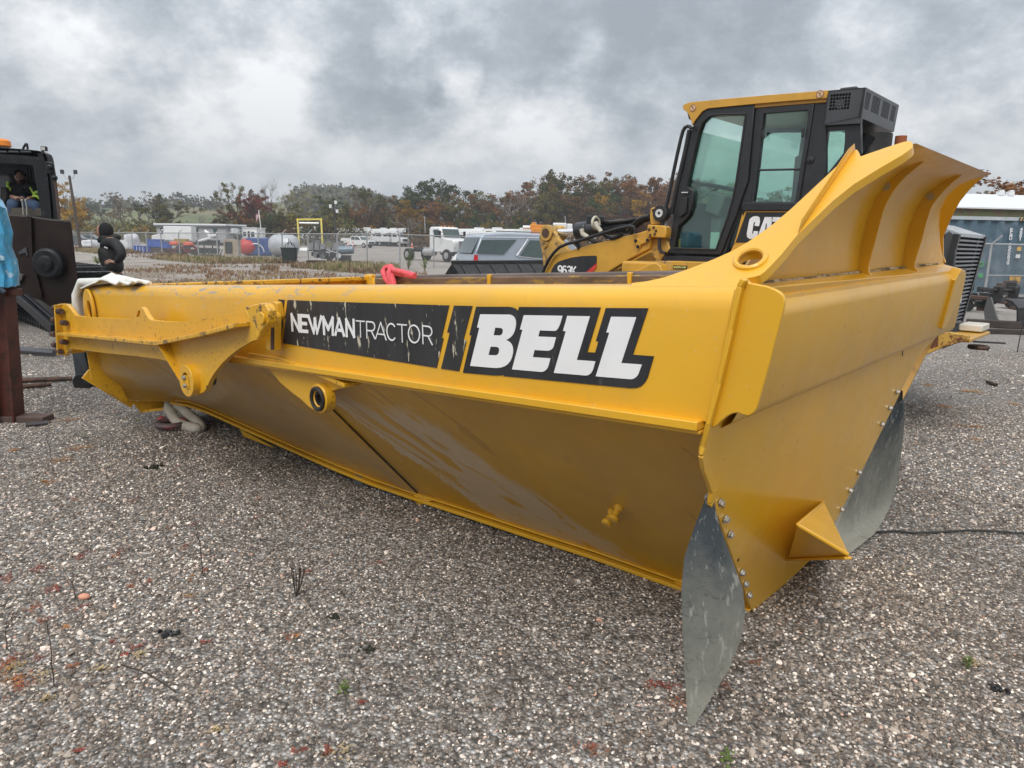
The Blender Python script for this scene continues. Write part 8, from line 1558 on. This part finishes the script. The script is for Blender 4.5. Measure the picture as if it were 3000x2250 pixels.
for k in range(7):
    a = on_ct(2982 + k * 5, 640); mb = MB(); mb.prism([Vector((a.x, -.045, CT - .12)), Vector((a.x + .05, -.045, CT - .12)), Vector((a.x + .10, -.045, CT - .01)), Vector((a.x + .05, -.045, CT - .01))], (0, 0, 0), (0, .01, 0)); mb.build('hazard_stripe', SGY if k % 2 else VBLK, ct)
s_l, s_r = dp(2600, 714, 42), dp(3350, 714, 44); so = Vector((s_l.x, s_l.y, 0)); sl_ = thing('metal_shed', 'long low shed with wide white metal roof behind the container', 'shed', loc=tuple(so), rz=math.atan2(s_r.y - s_l.y, s_r.x - s_l.x)); SL = (Vector((s_r.x, s_r.y, 0)) - so).length
zr0 = CAMH + (738 - 613) / F * 42.5; zr1 = CAMH + (738 - 573) / F * 45
mb = MB(); mb.prism([Vector((0, 0, zr0)), Vector((SL, 0, zr0)), Vector((SL, 3, zr1)), Vector((0, 3, zr1))], (0, 0, 0), (0, 0, .08)); mb.build('roof', ROOFW, sl_); mb = MB(); mb.span((.1, .2, 0), (SL, .35, zr0 - .02)); mb.build('wall', mat('mossy_brown_wall', (.13, .085, .055), .8, 0, .2, 3, col2=(.09, .11, .04), mscale=1.5, mthr=.5), sl_)
for x_ in (2958, 2990): p = dp(x_, 573, 44.5) - so; p = Matrix.Rotation(-sl_.rotation_euler.z, 4, 'Z') @ p; mb = MB(); mb.box((p.x, 2.8, zr1 + .12), (.38, .3, .26)); mb.box((p.x + .1, 2.8, zr1 + .25), (.15, .2, .2)); mb.build('roof_vent', WPAINT, sl_)
def ground_thing(name, label, cat, x, y, rz=0): p = gp(x, y); return thing(name, label, cat, loc=(p.x, p.y, 0), rz=rz)
# black excavator bucket on the ground, attachments
t = ground_thing('digging_bucket', 'black toothed digging bucket lying open on the gravel at right', 'digging bucket', 2935, 950, .05)
prof = [(-.45, .0), (-.52, .1), (-.45, .45), (-.25, .58), (.0, .62), (0, .58), (-.22, .54), (-.40, .42), (-.46, .12), (-.40, .04)]
wB = .82
mb = MB(); mb.prism([Vector((-wB / 2, -x_ * 1.0 - .5, z)) for x_, z in [(-a, b) for a, b in prof]], (0, 0, 0), (wB, 0, 0)); mb.build('bucket_shell', BLKS, t, bevel=.006)
for s_ in (-1, 1):
    mb = MB(); mb.prism([Vector((s_ * wB / 2, y_, z)) for y_, z in ((-.55, .0), (-.05, .05), (.05, .3), (-.02, .60), (-.12, .62), (-.35, .25))], (0, 0, 0), (s_ * .03, 0, 0)); mb.build('bucket_side', mat('grey_worn_plate', (.10, .10, .10), .5), t, bevel=.004)
for k in range(5): mb = MB(); mb.beam((-wB / 2 + .07 + k * .17, -.5, .03), (-wB / 2 + .07 + k * .17, -.66, .05), .06, .05, w1=(.03, .02)); mb.build('tooth', BLKS, t)
mb = MB(); mb.span((-.22, -.1, .6), (-.14, .15, .85)); mb.span((.14, -.1, .6), (.22, .15, .85)); mb.cyl((-.3, .02, .76), (.3, .02, .76), .04, n=10); mb.build('hanger_ear', BLKM, t, bevel=.01)
r_ = random.Random(17)
for x, y, sx, sy, sz, m_c, lab in ((2862, 912, 1.1, .7, .42, RUSTB, 'heap of rusty attachment parts left of the black bucket'), (2880, 884, 1.3, .8, .5, BLKM, 'dark hydraulic attachment behind the rusty parts'), (2950, 868, 1.0, .5, .55, RUSTB, 'rust-red attachment frame behind the black bucket'), (2990, 905, .7, .5, .3, RUSTB, 'small rusty plate right of the black bucket')):
    t = ground_thing('attachment', lab, 'attachment', x, y, r_.uniform(-.3, .3))
    for k in range(7): mb = MB(); mb.box((r_.uniform(-sx / 2, sx / 2), r_.uniform(-sy / 2, sy / 2), r_.uniform(.08, sz)), (r_.uniform(.15, .45), r_.uniform(.15, .4), r_.uniform(.06, .22)), rz=r_.uniform(-.8, .8)); mb.build('steel_piece', m_c if k % 3 else BLKM, t, bevel=.01)
    mb = MB(); mb.cyl((-sx / 3, -.2, .15), (-sx / 3, .2, .15), .14, n=14); mb.cyl((sx / 3, -.1, .3), (sx / 3, .25, .3), .10, n=12); mb.build('hub', BLKM, t)
def bar(name, label, cat, a, b, w, h, m, z=0.0):
    a = gp(*a); b = gp(*b); c = (a + b) / 2; t = MB(); t.beam(Vector((a.x, a.y, h / 2 + z)), Vector((b.x, b.y, h / 2 + z)), w, h, up=(0, 0, 1)); o = t.build(name, m, None, bevel=min(w, h) * .1); rebase(o); return tag(o, label, cat)
WD = mat('black_timber', (.045, .035, .03), .8, 0, .3, 4)
bar('steel_beam', 'long dark timber beam on the gravel below the black bucket', 'beam', (2830, 955), (3060, 968), .22, .16, WD); bar('steel_beam', 'second dark beam just in front of the first, right of the yellow bumper', 'beam', (2820, 975), (3060, 982), .16, .10, WD); bar('steel_beam', 'thin rusty bar behind the black bucket at right edge', 'beam', (2960, 905), (3060, 925), .08, .08, RUSTB)
bar('flat_bar', 'thin flat dark bar lying behind the yellow bumper', 'bar', (2850, 1003), (2945, 1008), .05, .03, BLKM)
t = ground_thing('ground_stake', 'thin dark stake with hanging chain standing at the right edge', 'stake', 2980, 1032)
mb = MB(); mb.tube([(0, 0, 0), (.01, 0, .32), (.03, 0, .72)], .008, 6); mb.build('rod', VBLK, t); mb = MB(); [mb.torus((.03, 0, .42 + k * .042), (1 if k % 2 else 0, 0 if k % 2 else 1, 0), .022, .008, 10, 5) for k in range(8)]; mb.build('chain', VBLK, t)
# ------------------------------------------------------------ slings, shackle, hoses, debris, plants near the camera
PINK = mat('pink_sling', (.72, .10, .12), .8, 0, .18, 10, bump=.5, bscale=24); WSL = mat('white_sling', (.66, .66, .62), .85, 0, .12, 8, bump=.5, bscale=16); DIRTY = mat('dirty_white_sling', (.52, .48, .40), .85, 0, .2, 8, bump=.5, bscale=14)
def at_bin(x, y, w): return BM @ Bs(x, y, w)
t = thing('lifting_sling', 'bright pink lifting sling tied over the far rail of the dump bin', 'sling', loc=tuple(at_bin(1145, 838, W1 - .25))); O = Vector(t.location)
def sl(pts, w): return [at_bin(x, y, w + d) - O for x, y, d in pts]
for k, (pts, r) in enumerate((([(1148, 842, 0), (1128, 815, 0), (1122, 795, .05), (1130, 783, .1), (1146, 781, .1), (1152, 795, .05), (1140, 815, 0), (1145, 842, 0)], .028), ([(1150, 842, -.02), (1144, 820, -.02), (1140, 800, 0), (1146, 788, .05)], .032), ([(1142, 785, .1), (1160, 794, .0), (1185, 799, -.1), (1215, 808, -.1)], .030), ([(1142, 790, .1), (1165, 802, .0), (1190, 806, -.1), (1212, 810, -.1)], .026), ([(1156, 842, -.03), (1152, 822, -.03), (1148, 805, 0)], .03))):
    mb = MB(); mb.tube(sl(pts, W1 - .25), r, 8); mb.build('sling_strand', PINK, t, smooth=80)
t = thing('lifting_sling', 'white fabric sling draped over the rear corner of the near rail', 'sling', loc=tuple(BM @ V(5.0, W0, 1.5))); O = Vector(t.location)
mb = MB(); rows = []; r_ = random.Random(6)
for i in range(15):
    s = i / 14; row = []
    for j in range(7):
        c = j / 6; u = 5.31 - s * 1.15; 
        if s < .25: u = 5.31 + .02 * math.sin(c * 6); 
        n = 1.50 + .012 + .03 * mnoise.noise(Vector((s * 7, c * 3, 1.3))) + .06 * math.exp(-((s - .42) / .16) ** 2) * (1 - abs(c - .5)) - .0 * s
        if s < .25: n = 1.52 - (.25 - s) * 1.55
        w_ = W0 - .02 + c * .24 * (1 - .5 * s) if s >= .25 else W0 - .03 + c * .16
        row.append(BM @ V(u, w_, n) - O)
    rows.append(row)
mb.sheet(rows, th=(0, 0, .012)); mb.build('sling_cloth', WSL, t, smooth=80)
mb = MB(); mb.tube([BM @ V(5.33, W0 - .03, 1.18) - O, BM @ V(5.34, W0 - .05, 1.30) - O, BM @ V(5.34, W0 - .04, 1.42) - O, BM @ V(5.25, W0 - .02, 1.53) - O, BM @ V(5.0, W0 + .05, 1.53) - O, BM @ V(4.7, W0 + .08, 1.55) - O, BM @ V(4.4, W0 + .1, 1.52) - O, BM @ V(4.15, W0 + .1, 1.515) - O], [.025, .035, .035, .03, .028, .03, .025, .012], 10); mb.build('sling_fold', WSL, t, smooth=80)
# white sling hanging down behind the chute, its end on the gravel
K11 = crop(3.687, 130, 1000)
e = gp(*K11(1640, 965)); t = thing('lifting_sling', 'dirty white sling hanging from under the bin with its loop on the gravel', 'sling', loc=(e.x, e.y, 0)); O = Vector(t.location)
def hang(pts): return [dp(*K11(x, y), d) - O for x, y, d in pts]
de = (e - CAM).dot(_fw)
for pts, r in (([(1340, 640, de + .25), (1345, 720, de + .2), (1390, 810, de + .15), (1440, 880, de + .1), (1530, 940, de + .02), (1640, 962, de - .03), (1690, 950, de - .05)], .045), ([(1420, 640, de + .25), (1440, 690, de + .2), (1500, 740, de + .18), (1600, 820, de + .1), (1665, 880, de + .05), (1700, 930, de), (1690, 955, de - .04)], .042)):
    P_ = hang(pts); P_ = [Vector((p.x, p.y, max(p.z, .03))) for p in P_]; mb = MB(); mb.tube(P_, [r * .75] + [r] * (len(P_) - 2) + [r * .6], 8); o = mb.build('sling_leg', DIRTY, t, smooth=80)
g = gp(*K11(1335, 965)); t = thing('shackle', 'heavy red and grey bow shackle lying on the gravel beside the dirty sling', 'shackle', loc=(g.x, g.y, 0))
mb = MB(); mb.torus((0, .08, .045), (0, .0, 1), .115, .026, 22, 10, a0=math.pi * .62, a1=math.pi * 2.38); mb.build('bow', mat('shackle_grey', (.13, .10, .10), .5, .2, .3, 12, col2=(.32, .04, .04), mscale=6, mthr=.58), t); mb = MB(); mb.cyl((-.12, .17, .05), (.12, .17, .05), .02, n=12); mb.ball((-.125, .155, .05), .036, 10, 8); mb.ball((.10, .17, .05), .034, 10, 8); mb.build('pin', mat('shackle_red', (.35, .05, .05), .5, 0, .3, 10), t)
# black cable from the far flap to the right, pipes and rods at left
pts = [(2480, 1592), (2560, 1566), (2620, 1562), (2680, 1568), (2760, 1565), (2830, 1560), (2900, 1562), (3000, 1569), (3150, 1575)]
mb = MB(); mb.tube([gp(x, y) + Vector((0, 0, .014)) for x, y in pts], .006, 6); o = mb.build('black_cable', RUBD, None); rebase(o); tag(o, 'thin black cable running right from the far mud flap over the gravel', 'cable')
def rod(label, a, b, r, m, name='steel_rod', z=0): 
    mb = MB(); a = gp(*a); b = gp(*b); mb.tube([a + Vector((0, 0, r + z)), b + Vector((0, 0, r + z))], [r, r * .7], 8); o = mb.build(name, m, None); rebase(o); tag(o, label, 'rod')
rod('dark polished pipe on the gravel left of the arm bolts', (-80, 1025), (162, 1046), .06, mat('polished_pipe', (.12, .12, .13), .3, .6), 'steel_pipe'); rod('upper rusty rod tapering to the right behind the red column', (-60, 1127), (212, 1118), .035, RUSTB); rod('lower short rusty rod behind the red column', (-60, 1150), (152, 1134), .03, RUSTB)
mb = MB(); p = gp(108, 1245); mb.box((p.x, p.y, .015), (.16, .12, .012), rz=.6); o = mb.build('flat_stone', mat('slate', (.05, .042, .042), .6), None); rebase(o); tag(o, 'small dark slate tile right of the red column foot', 'slate')
# dry stalks, twigs, leaves
STK = mat('dry_stalk', (.045, .03, .022), .9)
r_ = random.Random(31)
def stalk(x, y, h, label, lean=(.0, .0), br=2):
    p = gp(x, y); mb = MB(); q = [Vector((lean[0] * h * (i / 6) ** 1.5 + r_.uniform(-.004, .004), lean[1] * h * (i / 6), h * i / 6)) for i in range(7)]; mb.tube(q, [.0022] * 3 + [.0016] * 2 + [.001] * 2, 5)
    for k in range(br): s = q[r_.randint(2, 5)]; mb.tube([s, s + Vector((r_.uniform(-.05, .05), r_.uniform(-.03, .03), r_.uniform(.03, .08)))], .0012, 4)
    o = mb.build('dry_stalk', STK, None); o.location = p; tag(o, label, 'stalk')
stalk(597, 1687, .34, 'tall thin dry stalk standing left of the picture middle', (-.08, 0)); stalk(160, 2010, .26, 'thin dry stalk standing at the lower left', (.0, 0), 1); stalk(222, 1760, .10, 'short dry twig beside the orange pebble', (-.1, 0)); stalk(20, 1900, .12, 'short dry twig near the left edge', (.1, 0)); stalk(905, 1300, .16, 'dark twig in the shade of the bin', (.1, 0)) ; stalk(1880, 1030, .2, 'x', (0, 0)) if 0 else None
stalk(2945, 1142, .12, 'curved dark twig near the right edge behind the far flap', (.15, 0), 0); stalk(150, 1345, .24, 'forked twig right of the red column', (-.1, 0), 3)
p = gp(868, 1745); mb = MB()
for k in range(9): a = r_.uniform(0, 6.28); q = Vector((math.cos(a) * .04, math.sin(a) * .04, 0)); mb.tube([q * .1, q * .6 + Vector((0, 0, .05)), q * r_.uniform(.8, 1.2) + Vector((0, 0, .12)), q * .6 + Vector((0, 0, .13))], .0018, 4)
o = mb.build('dry_weed', STK, None); o.location = p; tag(o, 'curled dry black weed below the middle of the bin', 'weed')
mb = MB(); a, b = gp(355, 1955), gp(515, 2035); mb.tube([a + Vector((0, 0, .012)), (a + b) / 2 + Vector((0, .01, .022)), b + Vector((0, 0, .012))], .0028, 5); o = mb.build('twig', STK, None); rebase(o); tag(o, 'long straight twig lying on the gravel at the lower left', 'twig')
mb = MB(); a, b = gp(2890, 1125), gp(2920, 1133); mb.tube([a + Vector((0, 0, .03)), b + Vector((0, 0, .02))], .02, 6); o = mb.build('stick', STK, None); rebase(o); tag(o, 'thick dark stick on the gravel right of the far flap', 'stick')
for x, y, s, lab in ((490, 1860, .03, 'black crumpled scrap on the gravel at lower left'), (447, 1372, .045, 'dark tar-like clump in front of the shackle'), (2930, 2022, .028, 'small black lump at the lower right'), (1080, 1905, .022, 'dark mossy clod below the middle of the bin'), (980, 1810, .018, 'small dark clod left of the mossy one')):
    p = gp(x, y); mb = MB()
    for k in range(16): mb.box((r_.gauss(0, s * .6), r_.gauss(0, s * .4), s * r_.uniform(.1, .4)), [s * r_.uniform(.2, .6) for _ in range(3)], M=Matrix.Rotation(r_.uniform(0, 3), 4, Vector((r_.uniform(-1, 1), r_.uniform(-1, 1), 1))))
    o = mb.build('dark_clod', RUBD if 'black' in lab else mat('mossy_clod', (.03, .03, .018), .95), None, smooth=0); o.location = p; tag(o, lab, 'clod')
p = gp(247, 1755); mb = MB(); mb.ball((0, 0, .012), .024, 10, 7, sc=(1.1, .8, .6)); o = mb.build('orange_pebble', mat('peach_stone', (.62, .30, .20), .8), None); o.location = p; tag(o, 'peach orange pebble at the lower left', 'pebble')
# red and orange ground cover in ragged patches
def cover(name, label, patches, m, seed, leaf=(.004, .010), dens=2600, up=.006):
    r = random.Random(seed); mb = MB()
    for x, y, rx, ry in patches:
        c = gp(x, y); px = (gp(x + 5, y) - c).length / 5; py = (gp(x, y + 5) - c).length / 5; ax, ay = rx * px, ry * py; n = int(min(2600, max(40, dens * ax * ay * 3.1)))
        arms_ = [(r.uniform(0, 6.28), r.uniform(.4, 1.0)) for _ in range(9)]
        for k in range(n):
            a, l = r.choice(arms_); t = r.random() ** .8 * l; q = Vector((math.cos(a) * t + r.gauss(0, .10), math.sin(a) * t + r.gauss(0, .10), 0)); p = c + Vector((q.x * ax, q.y * ay, r.uniform(.004, .004 + up * 2))); s = r.uniform(*leaf)
            a2 = r.uniform(0, 6.28); d = Vector((math.cos(a2), math.sin(a2), r.uniform(-.2, .5))).normalized() * s; e_ = Vector((-d.y, d.x, r.uniform(-.3, .3) * s)) * .45; b = len(mb.v); mb.v += [p, p + d * .6 + e_, p + d * 1.3, p + d * .6 - e_]; mb.f.append((b, b + 1, b + 2, b + 3)); mb.m.append(0)
    o = mb.build(name, m, None, smooth=0, recalc=False); return tag(o, label, kind='stuff')
REDM = mat('red_ground_cover', (.26, .05, .032), .8, 0, .5, 30, col2=(.30, .10, .03), mscale=8, mthr=.55); ORM = mat('orange_moss', (.40, .15, .035), .85, 0, .5, 30, col2=(.30, .20, .06), mscale=9, mthr=.52); GRM = mat('green_tuft', (.10, .14, .03), .8, 0, .4, 20)
cover('red_ground_cover', 'scattered red creeping weeds on the gravel', [(110, 1670, 50, 16), (20, 1700, 40, 22), (235, 1630, 45, 14), (350, 1622, 30, 20), (540, 1607, 22, 14), (505, 1545, 22, 10), (570, 1537, 16, 8), (490, 1508, 16, 8), (165, 1730, 50, 18), (85, 1790, 30, 26), (125, 1825, 30, 22), (235, 1780, 40, 18), (330, 1885, 30, 18), (420, 1895, 60, 14), (600, 1882, 34, 14), (845, 1870, 30, 20), (115, 1930, 30, 16), (365, 1922, 14, 12), (60, 2010, 60, 40), (20, 1950, 40, 60), (220, 2205, 30, 10), (215, 1955, 25, 12), (870, 2200, 40, 16), (970, 2205, 40, 22), (830, 2240, 30, 20), (390, 1470, 20, 8), (220, 1465, 20, 6), (2210, 1945, 50, 14), (1110, 1650, 40, 10), (1060, 2060, 14, 8), (1950, 2010, 90, 26), (1980, 2060, 60, 30), (1735, 2190, 60, 30), (2120, 2010, 20, 30), (600, 1672, 14, 8), (385, 1720, 16, 8), (435, 1705, 16, 8), (900, 1678, 20, 8), (750, 1520, 18, 10)], REDM, 3, (.0035, .008), 6200, .003)
cover('orange_moss', 'patches of orange and ochre moss on the gravel', [(30, 1960, 60, 40), (60, 1990, 50, 30), (175, 1350, 60, 12), (230, 1315, 60, 14), (30, 1320, 40, 10), (140, 1415, 60, 10), (190, 1840, 18, 12), (760, 1463, 20, 9), (550, 1750, 30, 8), (2860, 1150, 60, 10), (2760, 1190, 40, 10), (2840, 1250, 60, 9), (2960, 1185, 40, 8), (2720, 1130, 40, 6), (2860, 1290, 30, 8), (870, 1865, 20, 14), (560, 1695, 12, 14), (205, 1230, 50, 8)], ORM, 4, (.0035, .008), 5600, .003)
cover('green_tufts', 'small green tufts between the stones', [(403, 1240, 14, 6), (250, 1282, 12, 6), (2838, 1960, 16, 12), (1010, 2030, 16, 10), (2130, 2240, 20, 16)], GRM, 5, (.006, .016), 3200, .02)
cover('straw_litter', 'dry straw coloured grass scraps on the gravel', [(130, 1985, 50, 16), (395, 1925, 40, 14), (290, 1965, 40, 16), (150, 2050, 30, 12), (2850, 1945, 30, 14), (1010, 2210, 60, 26), (640, 2140, 40, 16)], mat('straw', (.34, .26, .15), .9, 0, .3), 6, (.006, .014), 1100, .006)
# weeds in the rough strip towards the fence: thousands of dry stems
def weeds(name, label, n, area, h, cols, seed, w=.012):
    r = random.Random(seed); mb = MB()
    for k in range(n):
        x, y = area(r); 
        nz = mnoise.noise(Vector((x * .16, y * .11, seed)))
        if nz < .02 and r.random() < .9: continue
        z = terrain(x, y); hh = h * r.uniform(.35, 1.0) * (1 + nz * 1.2); mi = 0 if nz + r.uniform(-.25, .25) < .22 else (1 if r.random() < .7 else 2)
        for q in range(4):
            a = r.uniform(0, 6.28); d = Vector((math.cos(a), math.sin(a), 0)); tip = Vector((x, y, z)) + d * hh * r.uniform(.1, .45) + Vector((0, 0, hh * r.uniform(.6, 1.1))); base = Vector((x, y, z)) + d * .03; s = Vector((-d.y, d.x, 0)) * w * r.uniform(.8, 2.0); b = len(mb.v); m_ = base.lerp(tip, .6) + s * r.uniform(-2, 2)
            mb.v += [base - s * .4, base + s * .4, m_ + s, tip, m_ - s]; mb.f.append((b, b + 1, b + 2, b + 3, b + 4)); mb.m.append(mi)
    o = mb.build(name, cols, None, smooth=0, recalc=False); return tag(o, label, kind='stuff')
WB_ = mat('weed_brown', (.20, .13, .085), .9, 0, .4, 3); WT = mat('weed_straw', (.34, .27, .16), .9, 0, .3, 3); WG = mat('weed_green', (.13, .15, .05), .9, 0, .4, 3); WR = mat('weed_rust', (.23, .13, .075), .9, 0, .4, 3)
def strip(r):
    t = r.random(); a, b = Vector(fp[0]), Vector(fp[-1]); p = a.lerp(b, t ** .8 * 1.0); k = r.random() ** 1.6 * (17 if t < .75 else 9); d = (Vector((0, 0, 0)) - p).normalized(); p = p + d * k; return p.x, p.y
weeds('weeds', 'brown and straw dry weeds in the rough strip before the fence', 10000, strip, .34, [WB_, WT, WG], 8, .013)
def strip2(r): y = r.uniform(19, 42); x = -y * r.uniform(.12, .58); return x, y
weeds('weed_patches', 'low reddish and straw weeds scattered over the rough gravel', 5000, strip2, .16, [WR, WT, WB_], 9, .010)
def strip3(r): y = r.uniform(16, 20); x = -y * r.uniform(.50, .66); return x, y
weeds('rusty_weeds', 'rusty tall weeds left of the standing person', 2500, strip3, .35, [WR, WB_, WT], 10, .010)
for x, y, h, lab in ((1196, 790, 1.25, 'tall green leafy weed at the fence post right of the pink sling'), (1245, 794, .8, 'bushy green weed right of the tall leafy one, by the fence'), (287, 779, .6, 'small green weed right of the hooded person')):
    p = gp(x, y); r = random.Random(x); mb = MB(); ml = MB()
    for k in range(9):
        a = r.uniform(0, 6.28); q = Vector((math.cos(a), math.sin(a), 0)) * h * r.uniform(.1, .45); tip = q + Vector((0, 0, h * r.uniform(.6, 1))); mb.tube([Vector((0, 0, 0)), tip * .5 + Vector((0, 0, .1)), tip], [.012, .008, .004], 4)
        for j in range(26):
            t_ = r.uniform(.2, 1); c = tip * t_ + Vector((r.gauss(0, .05), r.gauss(0, .05), .1 * (1 - t_))); s = r.uniform(.02, .05); xx, yy = perp(Vector((r.gauss(0, 1), r.gauss(0, 1), r.gauss(0, 1)))); b = len(ml.v); ml.v += [c - xx * s, c + yy * s * .4, c + xx * s, c - yy * s * .4]; ml.f.append((b, b + 1, b + 2, b + 3)); ml.m.append(0)
    t = thing('leafy_weed', lab, 'weed', loc=tuple(p)); mb.build('stem', WG, t); ml.build('foliage', mat('fresh_weed', (.12, .17, .04), .8, 0, .3), t, smooth=0, recalc=False)
# tyre-width grader tracks and drifts: slightly raised ridges of stones at the right
# ------------------------------------------------------------ air
if HAZE:
    mb = MB(); mb.span((-900, -60, -2), (900, 1400, 75)); hz = mb.build('haze', [], None, smooth=0) if 0 else None
    me = bpy.data.meshes.new('haze'); me.from_pydata([tuple(v) for v in mb.v], [], mb.f); hz = bpy.data.objects.new('haze', me); SC.collection.objects.link(hz); hz['kind'] = 'stuff'; hz['label'] = 'thin drizzle haze in the air'
    hm = bpy.data.materials.new('haze'); hm.use_nodes = True; N, L = nodes_of(hm); N.remove(N['Principled BSDF']); v = N.new('ShaderNodeVolumePrincipled'); v.inputs['Color'].default_value = (.86, .90, .95, 1); v.inputs['Density'].default_value = .0007; v.inputs['Anisotropy'].default_value = .1; L.new(v.outputs[0], N['Material Output'].inputs['Volume']); me.materials.append(hm)
